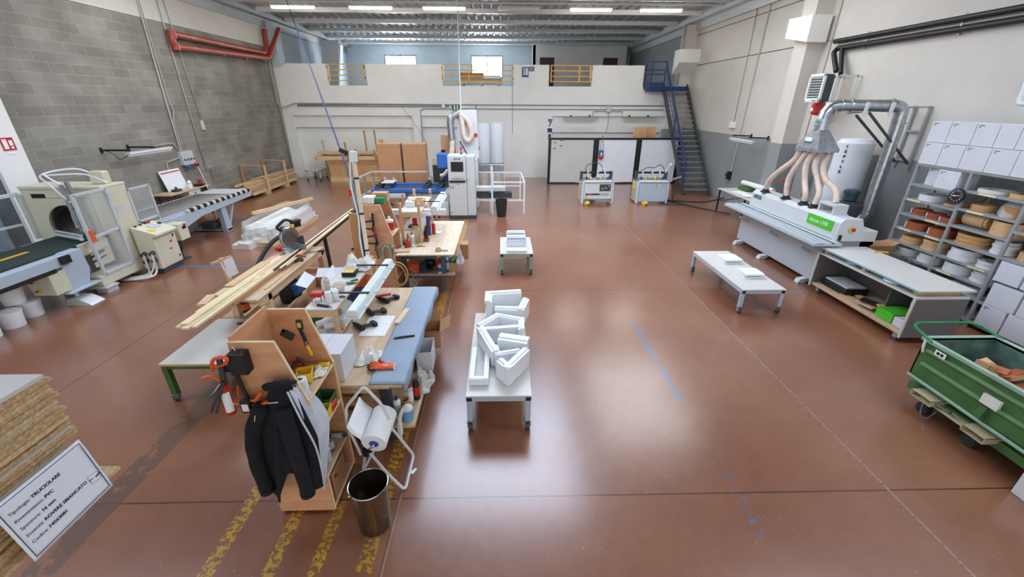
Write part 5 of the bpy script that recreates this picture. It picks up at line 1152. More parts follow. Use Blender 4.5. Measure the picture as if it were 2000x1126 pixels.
# ---- two brown panels standing
for i, (x, l) in enumerate(((-3.73, 'left of two tall brown panels standing behind the blue worktable'), (-2.9, 'right of two tall brown panels standing behind the blue worktable'))):
    t = thing('tall_board', l, 'panel', (x, 14.4, 0), 0, 'brown panels behind the fence')
    B().box(-.38, 0, .0, .38, .38, 1.82).o('panel_body', 'brown_board', t, .004); B().box(-.39, -.004, 1.82, .39, .39, 1.85).o('top_edge', 'oak_band', t)
tag(B().box(-.06, -.06, 0, .06, .06, .1).o('wood_block', 'brown_board', loc=(-4.0, 14.6, 1.851)), 'small brown block on top of the left brown panel', 'block')
t = thing('bench_cabinet', 'pale counter with dark openings behind the brown panels', 'cabinet', (-2.1, 17.0, 0))
B().box(-.6, -.3, .85, .6, .3, 1.1).o('counter', 'beige_machine', t, .01); B().box(-.6, -.28, .0, .6, .3, .85).o('body', 'dark_grey', t)
# ---- timber store
t = thing('timber_box', 'long plywood crate below the stacked planks at the far wall', 'crate', (-5.9, 18.3, 0))
B().box(-1.3, -.3, .2, 1.3, .3, .72).o('crate_body', 'tan_band', t, .004); B().box(-1.32, -.32, .0, 1.32, .32, .2).o('base_rail', 'pine_x', t); B().box(-1.36, -.32, .72, 1.3, .32, .84).o('top_board', 'brown_board', t)
rnd = random.Random(11)
for i in range(14):
    r, c = divmod(i, 5)
    L_ = 1.35+rnd.uniform(-.12, .1)
    tag(B().box(-L_, -.06, 0, L_, .06, .055).o('plank', 'pale_board' if i % 2 else 'pine_x', loc=(-6.35+rnd.uniform(-.12, .12), 18.05+.13*c, .86+.062*r)), 'pale plank in the bundle on the plywood crate', 'plank', 'planks on the plywood crate')
for i in range(10):
    r, c = divmod(i, 5); L_ = 1.3+rnd.uniform(-.3, .15)
    tag(B().box(-L_, -.05, 0, L_, .05, .03).o('long_board', 'pine_x', loc=(-6.3+rnd.uniform(-.2, .2), 18.05+.125*c, 1.1+.036*r)), 'thin loose board on the upper layer of the timber store', 'board', 'boards on the upper layer of the timber store')
for x in (-7.4, -6.6, -5.9, -5.2): tag(B().box(-.04, -.3, 0, .04, .3, .045).o('bearer', 'brown_board', loc=(x, 18.28, 1.05)), 'dark bearer between the two layers of the timber store, %s' % ('leftmost', 'second from left', 'third from left', 'rightmost')[int((x+7.5)//.75)], 'bearer')
for i, (x, y, z0, z1) in enumerate(((-7.55, 18.72, 0.0, 1.6), (-6.35, 17.94, .845, 1.58), (-5.95, 17.94, .845, 1.33), (-5.75, 18.74, 0, 1.98), (-5.2, 17.96, .845, 1.3), (-5.32, 18.74, 0, 2.0), (-5.05, 17.86, .0, 1.1))):
    tag(B().bar((0, 0, 0), (-.05, 0, z1-z0), .055).o('stake', 'brown_board' if i else 'pine', loc=(x, y, z0)), ('stake at the far left of the timber store', 'stake left of the middle of the timber store, in front', 'short stake in the middle front of the timber store', 'tall stake at the back, left of two', 'short stake at the right front of the timber store', 'tall stake at the back, right of two', 'stake hanging low by the brown panels')[i], 'stake')
trolley('panel_trolley', 'pale low trolley on casters beside the timber crate', -8.0, 18.62, .62, .85, .45, 'pale_steel', 'white_lam')
# ============================================================ CENTRE: front bookcase
mat('ply_warm', '#dfaa80', .5, scale=2.0, stretch=(1.2, 1.2, 5), col2='#ca9067')
mat('ply_edge', '#ead0a6', .6, scale=8)
mat('steel_bin', '#94897f', .2, .95, var=.08)
def tool_shelf(x, y, label, depth=.5):
    """plywood tool shelf: end panels with a slanted front edge, open to +x"""
    t = thing('tool_shelf', label, 'shelf', (x, y, 0))
    P = [(0, .025), (.435, .025), (.435, 1.145), (.3, 1.635), (0, 1.635)]
    for i, yy in enumerate((0, depth-.02)):
        e = B().prism(P, 'y', yy, yy+.02).o('end_panel', 'ply_warm', t)
        b = B()
        Q = [(p[0]+.002, p[1]+.002) for p in P]
        for (u0, w0), (u1, w1) in zip(Q[1:4], Q[2:5]): b.bar((u0, yy+.01, w0), (u1, yy+.01, w1), .0205, .004)
        b.o('edge', 'ply_edge', e)
    B().box(0, .02, .025, .02, depth-.02, 1.67).o('back_panel', 'ply_warm', t)
    for z in (.03, .37, .76, 1.12): 
        s = B().box(.02, .02, z, .43, depth-.02, z+.02).o('shelf', 'bench_ply', t); B().box(.43, .02, z-.002, .437, depth-.02, z+.022).o('edge', 'ply_edge', s)
    for px in (.05, .39):
        for py in (.06, depth-.06): B().sph((px, py, .014), .014).cyl((px, py, .01), (px, py, .03), .02).o('caster', 'galv', t)
    return t
tool_shelf(-1.832, 2.4, 'front plywood tool shelf with the black jacket hung on its end')
# -- hung on the front end panel
t = thing('magnet_box', 'black box hung by a wire hook on the front end of the plywood shelf', 'box', (-1.75, 2.37, 1.5))
B().box(-.06, -.05, -.07, .05, .028, .09).o('box_body', 'black', t, .006); B().tube([(-.02, 0, .09), (-.03, 0, .13), (.02, 0, .13), (.015, 0, .09)], .004).o('hook', 'chrome', t)
t = thing('sealant_gun', 'red caulking gun with white label hanging by orange handles', 'tool', (-1.885, 2.31, 1.24))
B().lathe([(0, -.115), (.03, -.115), (.034, -.105), (.034, .12), (.02, .135), (0, .14)], n=20).o('cartridge', 'red_plastic', t)
B().grid(lambda u, v: (.0352*math.cos(-1.75+1.6*u), .0352*math.sin(-1.75+1.6*u), -.085+.16*v), 8, 2).o('cartridge_label', 'paper', t)
B().tube(bez([(.0, 0, .15), (-.04, -.01, .2), (-.11, -.02, .185)]), [.011]*9+[.012]*7+[.007]).o('trigger', 'orange_plastic', t)
B().tube(bez([(-.03, 0, .24), (.0, -.01, .32), (.05, -.01, .35), (.09, 0, .33), (.06, 0, .29), (0, 0, .27)]), .012).o('handle', 'orange_plastic', t)
B().tube(bez([(.02, -.03, .16), (-.03, -.05, .1), (-.1, -.05, .04)]), .009).o('lever', 'steel', t); B().tube(bez([(.02, -.03, .13), (-.03, -.06, .04), (-.08, -.06, -.05)]), .009).o('lever', 'dark_grey', t); B().tube(bez([(.03, -.02, .16), (.0, -.05, .06), (-.05, -.06, -.06)]), .008).o('lever', 'dark_grey', t)
B().bar((.02, 0, .13), (.04, 0, .33), .03, .02).o('frame', 'dark_grey', t)
t = thing('bar_clamp', 'long black bar clamp with orange handles across the front shelf end', 'clamp', (-1.77, 2.345, 1.3))
B().bar((-.03, .0, .2), (.025, -.02, -.21), .024, .012).o('bar', 'black', t); B().box(-.035, -.05, -.17, .035, .0, -.07).o('jaw_block', 'black', t, .008)
B().box(-.022, -.052, -.15, .022, -.05, -.09).o('jaw_print', 'paper', t)
for a in ([(.02, -.02, -.08), (.07, -.03, -.07), (.13, -.03, .0)], [(.02, -.02, -.12), (.08, -.03, -.115), (.15, -.03, -.085)], [(-.03, -.02, -.1), (-.08, -.03, -.1), (-.14, -.03, -.09)]): B().tube(bez(a), [.009]*8+[.013]*9).o('handle', 'orange_plastic', t)
B().box(-.08, -.02, .15, -.015, .01, .21).o('fixed_jaw', 'black', t, .008)
t = thing('quick_clamp', 'small orange quick clamp hanging behind the long bar clamp', 'clamp', (-1.815, 2.375, 1.22))
B().tube([(-.0, 0, .1), (.03, -.01, .0), (.0, 0, -.05), (-.04, 0, .0), (-.02, 0, .08)], .006).o('frame', 'orange_plastic', t); B().bar((0, 0, .15), (.04, 0, -.05), .01).o('bar', 'dark_grey', t)
# jacket
t = thing('work_jacket', 'black work jacket with pale grey lining hung over the end of the front tool shelf', 'jacket', (-1.55, 2.36, 0))
def strip(cx0, z0, w0, cx1, z1, w1, y0, dep, fold, ph, nu=20, nv=26, lean=0):
    def f(u, v):
        s = v; w = w0+(w1-w0)*min(1, s*1.2); cx = cx0+(cx1-cx0)*s; z = z0+(z1-z0)*s
        a = 2*PI*u
        k = 1+.12*math.sin(3*a+ph+4*s)
        return (cx+w*.5*math.cos(a)*k, y0+lean*s-dep*.5*(1-math.cos(a+PI/2)*.0)+dep*.55*math.sin(a)*k+fold*math.sin(9*s+ph), z+.01*math.sin(5*a+ph))
    return f
def jac(u, v):
    top = (1-v)**2.2
    half = .075+.155*min(1, v*2.2)**.8+.02*v
    cx = .015-.095*v
    x = cx+(u-.5)*2*half
    d = math.sin(PI*u)
    y = -.045-.05*d-.02*math.sin(u*13+1+v*1.5)*(.25+v)-.012*math.sin(u*27+v*4)*v
    bot = .62+.24*min(1, max(0, 1-abs(u-.33)*4.0))+.2*max(0, (u-.72))*1.6+.06*math.sin(u*9)
    z = 1.36-.07*(2*abs(u-.55))**1.6*(.4+top)-(bot+.2)*v+.035*top*d
    return (x, y+.05*top, z)
B().grid(jac, 40, 34).o('jacket_body', 'fabric_black', t, solid=.016, sub=1)
def sleeve(pts, r0, r1):
    P = bez(pts, 7); n = len(P)
    b = B()
    rr = [(r0+(r1-r0)*i/(n-1))*(1+.05*math.sin(i*1.3)) for i in range(n)]
    b.tube(P, rr, 16); o_ = b.o('sleeve', 'fabric_black', t, sub=1)
    B().cyl(P[-1]+Vector((0, 0, .012)), P[-1]-Vector((0, 0, .022)), r1*1.05).o('cuff', 'black', o_)
sleeve([(-.1, -.06, 1.2), (-.2, -.085, 1.0), (-.235, -.1, .75), (-.225, -.105, .45)], .055, .05)
sleeve([(.05, -.09, 1.2), (.075, -.125, .95), (.085, -.13, .7), (.085, -.13, .44)], .055, .05)
B().tube(bez([(-.07, -.03, 1.33), (-.03, -.075, 1.36), (.04, -.075, 1.375), (.1, -.03, 1.36), (.11, .02, 1.33)]), [.02]*8+[.028]*17+[.016]*8, 10).o('collar', 'fabric_black', t)
B().grid(lambda u, v: (.105+.085*min(1, v*2)+.02*math.sin(PI*u)*v-.05*v*v, -.06+.03*v+u*(.03+.24*math.sin(PI*min(1, v*.9+.08))), 1.31-.02*u-(.98-.12*u)*v+.012*math.sin(u*13+v*8)), 18, 26).o('lining', 'fabric_grey', t, solid=.012, sub=1)
B().tube(bez([(.1, -.075, 1.32), (.15, -.09, 1.1), (.2, -.085, .85), (.195, -.07, .6), (.16, -.04, .36)]), .007).o('front_seam', 'fabric_grey', t)
B().tube([(-.03, -.118, 1.26), (.05, -.122, 1.27)], .003).tube([(-.13, -.118, 1.16), (-.16, -.122, 1.06)], .003).o('piping', 'paper', t)
# -- items on the front tool shelf
def box_open(name, label, cat, loc, w, l, h, m, rz=0, th=.006, flare=1.0):
    ob = B()._f([(sx*w/2*k, sy*l/2*k, z) for z, k in ((0, 1), (h, flare)) for sx, sy in ((-1, -1), (1, -1), (1, 1), (-1, 1))], [(0, 1, 2, 3), (0, 1, 5, 4), (1, 2, 6, 5), (2, 3, 7, 6), (3, 0, 4, 7)]).o(name, m, loc=loc, rz=rz, solid=th)
    return tag(ob, label, cat)
ZS = 1.141
box_open('storage_bin', 'yellow open plastic bin on the top board of the front tool shelf', 'bin', (-1.52, 2.66, ZS+.004), .1, .1, .08, 'yellow_plastic', .3, flare=1.1)
tag(B().lathe([(.018, 0), (.045, 0), (.045, .1), (.018, .1)], n=20).o('paper_roll', 'paper', loc=(-1.49, 2.53, ZS+.001)), 'white paper roll standing beside the yellow bin on the front tool shelf', 'roll')
for i, (x, y, l) in enumerate(((-1.46, 2.83, 'yellow handle tool at the back right of the top board'), (-1.51, 2.79, 'second yellow handle tool on the top board'))):
    t = thing('chisel', l, 'tool', (x, y, ZS+.02), .3*i, 'yellow handled tools on the front tool shelf')
    B().box(-.03, -.018, -.018, .06, .018, .018).o('handle', 'yellow_plastic', t, .006); B().cyl((-.03, 0, 0), (-.2, .0, .0), .012).o('shaft', 'brown_board', t)
for i in range(6):
    a = .5+i*.4; x = -1.66+.03*(i % 3); y = 2.6+.045*i
    tag(B().bar((-.1, 0, .012), (.1, 0, .03+.012*(i % 2)), .022, .014).o('hand_tool', ('pine', 'steel', 'brown_board', 'dark_grey', 'red_plastic', 'steel')[i], loc=(x, y, ZS+.001+.012*(i % 2)), rz=a),
        ('pale wooden strip in the tool heap of the front shelf', 'thin steel tool in the tool heap of the front shelf', 'brown wooden tool in the tool heap of the front shelf', 'dark metal tool in the tool heap of the front shelf', 'red handled tool in the tool heap of the front shelf', 'thick steel tool at the back of the tool heap')[i], 'tool')
def crumple(name, label, cat, m, loc, rx, ry, h, seed, rz=0, n=16, solid=.004):
    r = random.Random(seed); ph = [r.uniform(0, 6) for _ in range(8)]
    def f(u, v):
        x, y = (u-.5)*2, (v-.5)*2
        rr = 1+.12*math.sin(3*math.atan2(y, x)+ph[0])+.08*math.sin(5*math.atan2(y, x)+ph[1])
        z = h*(.45+.3*math.sin(4*x+ph[2]+2*y)+.25*math.sin(6*y+ph[3]-2*x)+.16*math.sin(11*x+ph[4])+.12*math.sin(12*y+ph[5]))
        e = min(1, (1.02-max(abs(x), abs(y)))*3.0)
        return (x*rx*rr, y*ry*rr, max(.003, z*e+.004))
    ob = B().grid(f, n, n).o(name, m, loc=loc, rz=rz, solid=solid, sub=1)
    return tag(ob, label, cat)
crumple('work_glove', 'crumpled white gloves on the top board of the front tool shelf', 'glove', 'cloth', (-1.45, 2.74, ZS+.004), .05, .07, .04, 3)
z2, z3 = .781, .391
box_open('storage_bin', 'yellow open plastic bin on the second board of the front tool shelf', 'bin', (-1.455, 2.64, z2+.004), .12, .12, .09, 'yellow_plastic', .1, flare=1.1)
box_open('storage_bin', 'dark green plastic bin behind the yellow one on the second board', 'bin', (-1.48, 2.8, z2+.004), .12, .12, .1, 'green_paint', flare=1.1)
tag(B().box(-.03, -.05, 0, .03, .05, .06).o('red_box', 'red_plastic', loc=(-1.42, 2.76, z2+.001), bev=.006), 'small red box beside the bins on the second board', 'box')
tag(B().lathe([(.02, 0), (.045, 0), (.045, .04), (.02, .04)], n=18).o('tape_roll', 'tan_band', loc=(-1.5, 2.52, z2+.001)), 'tape roll at the front of the second board behind the jacket', 'tape')
def can(name, label, cat, loc, r, h, m, capm=None, lab_m=None, group=None, neck=.6):
    t = thing(name, label, cat, loc, 0, group)
    B().lathe([(0, 0), (r*.95, 0), (r, .006), (r, h*.8), (r*neck, h*.86), (r*neck*.9, h*.87), (0, h*.87)], n=18).o('body', m, t)
    B().lathe([(0, h*.86), (r*neck*.95, h*.86), (r*neck*.8, h), (0, h)], n=16).o('cap', capm or m, t)
    if lab_m: B().lathe([(r*1.012, h*.2), (r*1.014, h*.21), (r*1.014, h*.66), (r*1.012, h*.67)], n=18).o('label_band', lab_m, t)
    return t
can('spray_can', 'black capped spray can on the third board of the front tool shelf', 'can', (-1.47, 2.69, z3), .034, .16, 'steel', 'black', 'pale_steel', neck=.9)
can('bottle', 'pale grey bottle beside the spray can, behind the jacket lining', 'bottle', (-1.45, 2.58, z3), .03, .15, 'pale_steel', 'pale_steel', neck=.5)
t = thing('glue_tube', 'pale blue tube lying behind the spray can on the third board', 'tube', (-1.46, 2.83, z3+.025)); B().cyl((-.06, 0, 0), (.04, 0, 0), .022).o('tube_body', 'machine_blue_grey', t); B().cyl((.04, 0, 0), (.085, 0, 0), .015, .008).o('cap', 'navy', t)
t = thing('tool_box', 'small wooden box standing at the bottom of the front tool shelf', 'box', (-1.5, 2.58, .052)); B().box(-.14, -.1, 0, .1, .16, .27).o('box_body', 'brown_board', t, .003); B().box(-.13, -.09, .27, .09, .15, .274).o('opening', 'black', t); B().box(.1, -.06, .2, .106, -.03, .22).o('clasp', 'black', t)
# -- tools hung inside on the rear end panel
t = thing('spatula', 'wide toothed scraper with wooden grip hung on the rear end panel', 'tool', (-1.7, 2.868, 1.42)); 
g = B().cb(0, 0, 0, .1, .006, .07, ry=.6).o('blade', 'dark_grey', t); B().cb(-.05, .003, .055, .1, .012, .04, ry=.6).o('grip', 'oak_band', t, .004)
t = thing('hanging_chisel', 'black and yellow chisel hung on the rear end panel', 'tool', (-1.585, 2.866, 1.37)); B().box(-.022, -.006, .1, .022, .006, .18).o('holder', 'dark_grey', t); B().box(-.014, -.012, .12, .012, -.006, .16).o('holder_print', 'yellow_plastic', t)
B().cyl((0, -.008, .1), (.02, -.008, -.0), .012).o('shaft', 'black', t); B().cyl((.02, -.01, 0), (.025, -.01, -.04), .014).o('ferrule', 'steel', t); B().cyl((.025, -.01, -.04), (.045, -.01, -.13), .014).o('handle', 'yellow_plastic', t)
t = thing('saw_blade', 'round saw blade leaning on the back panel of the front tool shelf', 'blade', (-1.805, 2.62, 1.42))
b = B().at(ry=PI/2); b.lathe([(.06, 0), (.085, 0), (.085, .003), (.06, .003), (.06, 0)], n=36); b.M = Matrix(); 
for a in (0, 2.1, 4.2): b.bar((.001, .015*math.cos(a), .015*math.sin(a)), (.001, .065*math.cos(a), .065*math.sin(a)), .012, .003)
b.cyl((0, 0, 0), (.003, 0, 0), .02); b.o('disc', 'steel', t)
# ---- green legged table
t = thing('low_table', 'low table with worn white top and dark green steel legs', 'table', (-3.28, 4.35, 0))
B().box(-.45, -.52, .48, .42, .52, .5).o('top', 'cream_top' if 'cream_top' in MATS else 'white_lam', t, .003)
B().box(-.452, -.522, .474, .422, -.519, .5).o('edge', 'oak_band', t)
for sx in (-1, 1):
    for sy in (-1, 1):
        x, y = -.015+sx*.4, sy*.48
        B().box(x-.03, y-.03, .08, x+.03, y+.03, .47).o('leg', 'green_paint', t, .003); caster(t, x, y, .085, .035)
for s in (-1, 1): B().box(-.42, s*.48-.02, .42, .4, s*.48+.02, .475).o('rail', 'green_paint', t, .003); B().box(-.015+s*.4-.02, -.48, .42, -.015+s*.4+.02, .48, .475).o('rail', 'green_paint', t, .003)
tag(B().box(-.04, -.02, 0, .04, .02, .012).o('dark_chip', 'dark_grey', loc=(-3.35, 4.72, .501)), 'small dark fitting lying at the back of the green legged table', 'fitting')
# ---- long bench with mitre saw and planks
t = thing('long_bench', 'long wooden bench covered with planks behind the green legged table', 'bench', (-3.3, 5.75, 0))
B().box(-.27, -1.06, .82, .27, 1.02, .85).o('top', 'bench_ply', t, .003)
for s in (-1, 1): B().box(s*.24-.02, -1.0, .73, s*.24+.02, .98, .82).o('apron', 'pine', t)
for x in (-.22, .22):
    for y in (-.78, .95): B().bar((x, y, 0), (x, y, .82), .08).o('leg', 'pine', t)
for x in (.24, -.24): B().box(x-.02, -.82, .34, x+.02, 1.0, .42).o('stretcher', 'pine', t)
B().box(-.24, .9, .4, .24, .94, .5).o('cross_bar', 'pine', t)
B().box(-.24, -.82, .32, .24, .95, .345).o('lower_shelf', 'bench_ply', t)
pl = [(-3.56, 4.75, 6.3, .87, .1, .02, 'pine'), (-3.47, 4.3, 6.2, .873, .09, .022, 'pale_board'), (-3.37, 4.2, 6.45, .872, .12, .03, 'pine'), (-3.41, 3.9, 5.35, .904, .08, .02, 'pale_board'), (-3.325, 3.86, 5.3, .906, .07, .022, 'pale_board'), (-3.255, 3.9, 5.5, .905, .05, .02, 'pale_board'), (-3.37, 3.92, 5.2, .93, .085, .02, 'pale_board'), (-3.55, 5.0, 5.9, .895, .12, .018, 'pine'), (-3.22, 4.1, 6.4, .855, .025, .05, 'brown_board'), (-3.1, 5.0, 6.1, .853, .03, .012, 'pine')]
ln = ['plank at the outer left edge of the long bench', 'pale plank beside the outer one on the long bench', 'wide plank in the middle of the long bench', 'pale strip stacked at the near end, left of three', 'pale strip stacked at the near end, middle of three', 'pale strip stacked at the near end, right of three', 'pale strip lying on top at the near end of the pile', 'short wide board on the left of the plank pile', 'brown fence strip along the planks on the long bench', 'single thin strip on the bare part of the long bench']
for (x, y0, y1, z, w, h_, m), l in zip(pl, ln):
    tag(B().box(-w/2, -(y1-y0)/2, 0, w/2, (y1-y0)/2, h_).o('plank', m, loc=(x, (y0+y1)/2, z), rz=-.012), l, 'plank')
tag(B().box(-.05, -.14, 0, .05, .14, .03).o('wood_offcut', 'pine', loc=(-3.6, 4.62, .872), rz=.2), 'short offcut poking out at the left of the plank pile', 'offcut')
# outfeed slats towards the back
t = thing('outfeed_stand', 'black outfeed rail on a leg carrying long slats', 'stand', (-3.2, 7.8, 0))
B().bar((0, -1.0, .88), (0, 1.45, .93), .06).o('rail', 'black', t); B().bar((.02, -.55, 0), (0, -.55, .88), .05).o('leg', 'black', t); B().bar((0, 1.3, 0), (0, 1.3, .9), .05).o('leg', 'black', t); B().bar((-.25, -.55, .02), (.25, -.55, .02), .04).bar((-.25, 1.3, .02), (.25, 1.3, .02), .04).o('foot', 'black', t)
for i, (x, m, l) in enumerate(((-3.27, 'pale_board', 'long pale slat on the outfeed rail, leftmost'), (-3.23, 'black', 'long dark slat between the pale ones on the outfeed rail'), (-3.19, 'pale_board', 'long pale slat in the middle of the outfeed rail'), (-3.15, 'pine', 'long slat on the right of the outfeed rail'))):
    ob = B().box(-.015, -2.0+.1*i, 0, .015, 1.6-.15*i, .012).o('slat', m, loc=(x, 7.4, .936+.002*i), rz=.006*(i-1.5)); ob.rotation_euler = (.016, 0, .006*(i-1.5)); tag(ob, l, 'slat')
# mitre saw
t = thing('mitre_saw', 'mitre saw with grey blade guard and green motor at the bench end', 'saw', (-3.38, 6.45, .852), -.5)
B().lathe([(0, 0), (.16, 0), (.16, .05), (.13, .06), (0, .06)], n=28).o('turntable', 'galv_dull', t); B().box(-.26, -.08, 0, .26, .06, .07).o('base', 'galv_dull', t, .015); B().box(-.26, .03, .07, .26, .05, .16).o('fence', 'galv', t)
B().box(-.04, .05, .05, .04, .2, .25).o('hinge_post', 'dark_grey', t, .01)
g = B(); g.M = Matrix.Translation((0, -.03, .28)) @ Euler((PI/2, 0, PI/2)).to_matrix().to_4x4(); g.lathe([(0, -.03), (.15, -.03), (.16, -.02), (.16, .03), (.15, .04), (0, .04)], n=30); g.o('blade_guard', 'galv', t)
g = B(); g.M = Matrix.Translation((.05, -.05, .26)) @ Euler((PI/2, 0, PI/2)).to_matrix().to_4x4(); g.lathe([(0, .0), (.12, .0), (.12, .006), (0, .006)], n=30); g.o('blade', 'steel', t)
B().cyl((-.04, .0, .32), (-.2, .02, .36), .06).o('motor', 'dark_green' if 'dark_green' in MATS else 'black', t); B().tube(rpath([(0, -.08, .38), (-.02, -.2, .46), (-.02, -.02, .56), (0, .12, .48), (0, .08, .4)], .05), .022).o('handle', 'black', t); B().box(-.05, .06, .4, .05, .2, .52).o('motor_block', 'black', t, .02); B().box(-.045, .18, .48, .045, .21, .52).o('red_cap', 'red_plastic', t)
B().box(.02, .02, .42, .06, .06, .47).o('switch', 'yellow_plastic', t)
B().box(-.3, -.12, .02, -.2, .0, .08).o('red_clamp', 'red_plastic', t, .01)
B().tube(bez([(-.2, .15, .2), (-.35, .1, .22), (-.5, -.1, .05), (-.5, -.4, -.3), (-.45, -.45, -.8)]), .035).o('dust_hose', 'dark_grey', t)
t = thing('jigsaw', 'red and grey cordless tool lying on the long bench beside the saw', 'tool', (-3.12, 6.05, .853), .5); B().box(-.06, -.04, 0, .06, .04, .05).o('tool_body', 'dark_grey', t, .02); B().tube(bez([(-.05, 0, .05), (0, .0, .1), (.1, .0, .06)]), .018).o('handle', 'red_plastic', t)
t = thing('clamp_tool', 'slim steel clamp with black grip on the long bench', 'clamp', (-3.1, 6.45, .86), .2); B().bar((-.15, 0, .01), (.12, 0, .01), .015).o('bar', 'steel', t); B().cyl((.1, 0, .012), (.2, 0, .012), .016).o('grip', 'black', t)
t = thing('notice_post', 'wooden post with a paper sheet pinned to it left of the long bench', 'post', (-3.98, 5.75, 0)); B().bar((0, 0, 0), (-.1, .0, 1.02), .05).o('post', 'pine', t); B().bar((-.22, -.06, .95), (.02, .04, 1.03), .035).o('cross_piece', 'pine', t); B().quad((-.12, -.03, .98), (.05, .02, 1.03), (.08, .02, .78), (-.05, -.03, .72)).o('sheet', 'paper', t, solid=.004)
# things below the long bench
t = thing('vacuum_cleaner', 'blue vacuum cleaner under the long bench', 'vacuum cleaner', (-3.2, 5.75, .346)); B().lathe([(0, 0), (.15, 0), (.16, .2), (.12, .32), (0, .33)], n=22).o('tank', 'black', t); B().box(-.1, -.12, .1, .17, .12, .3).o('body', 'blue_paint', t, .04); B().tube([(-.1, 0, .3), (-.05, 0, .37), (.1, 0, .37), (.12, 0, .3)], .014).o('handle', 'black', t)
t = thing('tool_case', 'red tool case under the far end of the long bench', 'case', (-3.12, 6.25, .346)); B().box(-.1, -.14, 0, .1, .14, .1).o('case_body', 'red_plastic', t, .01); B().tube([(-.03, -.05, .1), (-.03, -.04, .15), (-.03, .04, .15), (-.03, .05, .1)], .01).o('handle', 'chrome', t)
tag(B().bar((-.12, 0, .015), (.12, .02, .015), .03).bar((-.05, -.05, .02), (.0, .08, .02), .025).o('orange_clamp', 'orange_plastic', loc=(-3.14, 5.35, .346)), 'orange clamps lying on the lower board of the long bench', 'clamp')
tag(B().box(-.1, -.12, 0, .1, .12, .05).o('grey_box', 'pale_steel', loc=(-3.2, 5.02, .346), bev=.01), 'pale box on the lower board at the near end of the long bench', 'box')
box_open('green_crate', 'dark green crate on the floor between the long bench and the bench rack', 'crate', (-2.72, 4.95, .004), .4, .5, .3, 'green_paint', flare=1.05)
tag(B().box(-.2, -.2, 0, .2, .2, .34).o('red_crate', 'red_plastic', loc=(-2.72, 6.1, 0), bev=.01), 'dark red crate on the floor between the two benches', 'crate')
can('paint_can', 'orange and black can on a low stool beside the green legged table', 'can', (-3.72, 5.4, .34), .08, .2, 'black', 'black', 'orange_plastic', neck=.95)
tag(B().box(-.2, -.2, .3, .2, .2, .34).box(-.18, -.18, 0, -.14, -.14, .3).box(.14, -.18, 0, .18, -.14, .3).box(-.18, .14, 0, -.14, .18, .3).box(.14, .14, 0, .18, .18, .3).o('low_stool', 'bench_ply', loc=(-3.72, 5.4, 0)), 'low wooden stool carrying the orange and black can', 'stool')
t = thing('open_carton', 'open carton with white flaps standing behind the bench rack', 'box', (-2.55, 5.55, .4), .1)
B()._f([(x, y, z) for z in (0, .32) for x, y in ((-.2, -.2), (.2, -.2), (.2, .2), (-.2, .2))], [(0, 1, 2, 3), (0, 1, 5, 4), (1, 2, 6, 5), (2, 3, 7, 6), (3, 0, 4, 7)]).o('carton_body', 'cardboard', t, solid=.006)
B().quad((-.2, -.2, .32), (-.2, .2, .32), (-.34, .2, .42), (-.34, -.2, .38)).quad((.2, -.2, .32), (.2, .2, .32), (.06, .22, .5), (.04, -.18, .46)).quad((-.2, .2, .32), (.2, .2, .32), (.2, .36, .4), (-.2, .36, .4)).o('flaps', 'white_card', t, solid=.005)
tag(B().box(-.24, -.24, 0, .24, .24, .39).o('support_crate', 'brown_board', loc=(-2.55, 5.55, 0)), 'brown crate under the open carton behind the bench rack', 'crate')
# ---- front bench
t = thing('work_bench', 'wooden workbench with a grey mat along its aisle side, lower shelf crowded', 'bench', (-1.45, 4.1, 0))
B().box(-.6, -1.07, .77, .55, 1.06, .8).o('top', 'bench_ply', t, .004)
for x in (-.52, .3):
    for y in (-.85, .85): B().bar((x+.06*(x > 0), y, 0), (x, y, .77), .09).o('leg', 'pine' if x < 0 else 'dark_grey', t, .004)
for y in (-.95, .9): B().box(-.5, y-.02, .68, .4, y+.02, .77).o('apron', 'pine', t)
for z in (.2, .36, .52, .66): B().box(-.55, -.98, z-.02, .2, -.9, z+.02).o('front_slat', 'pine_x', t)
B().box(-.55, -1.0, .24, .6, .95, .268).o('lower_shelf', 'bench_ply', t, .003)
tag(B().grid(lambda u, v: (-.16+.32*u, -1.065+2.12*v, .006-.05*max(0, u-.94)*16*.4+.002*math.sin(v*40)*u), 20, 40).o('bench_mat', 'grey_mat', loc=(-1.04, 4.1, .803), solid=.006), 'grey rubber mat along the aisle side of the front bench', 'mat')
tag(B().grid(lambda u, v: (.0+.012*math.sin(v*20), -1.06+2.1*v, -.09*u), 6, 40).o('mat_flap', 'grey_mat', loc=(-.885, 4.1, .8), solid=.005), 'hanging edge of the grey mat along the aisle side of the bench', 'mat')
tag(B().box(-.2, -.16, 0, .18, .18, .29).box(-.2, -.165, .29, .0, .185, .295).box(.01, -.165, .285, .185, .185, .292).o('white_carton', 'white_card', loc=(-1.6, 3.25, .801), bev=.004), 'white carton standing on the near end of the front bench', 'box')
t = thing('paper_sheet', 'printed white sheet lying on the front bench', 'paper', (-1.4, 4.12, .802), .0)
B()._f([(-.15, -.24, 0), (.13, -.24, 0), (.14, .22, 0), (-.16, .22, 0), (-.15, -.24, .002), (.13, -.24, .002), (.14, .22, .002), (-.16, .22, .002)], [(4, 5, 6, 7), (0, 1, 2, 3), (0, 1, 5, 4), (1, 2, 6, 5), (2, 3, 7, 6), (3, 0, 4, 7)]).o('sheet', 'paper', t)
for i in range(7): B().box(-.12, .16-.05*i, .0021, .1-.03*(i % 3), .165-.05*i, .0025).o('print', 'pale_steel', t)
tag(B().box(-.03, -.18, 0, .03, .18, .02).o('wood_strip', 'pale_board', loc=(-1.17, 4.3, .812), rz=-.12, bev=.002), 'short wooden strip on the edge of the grey mat', 'strip')
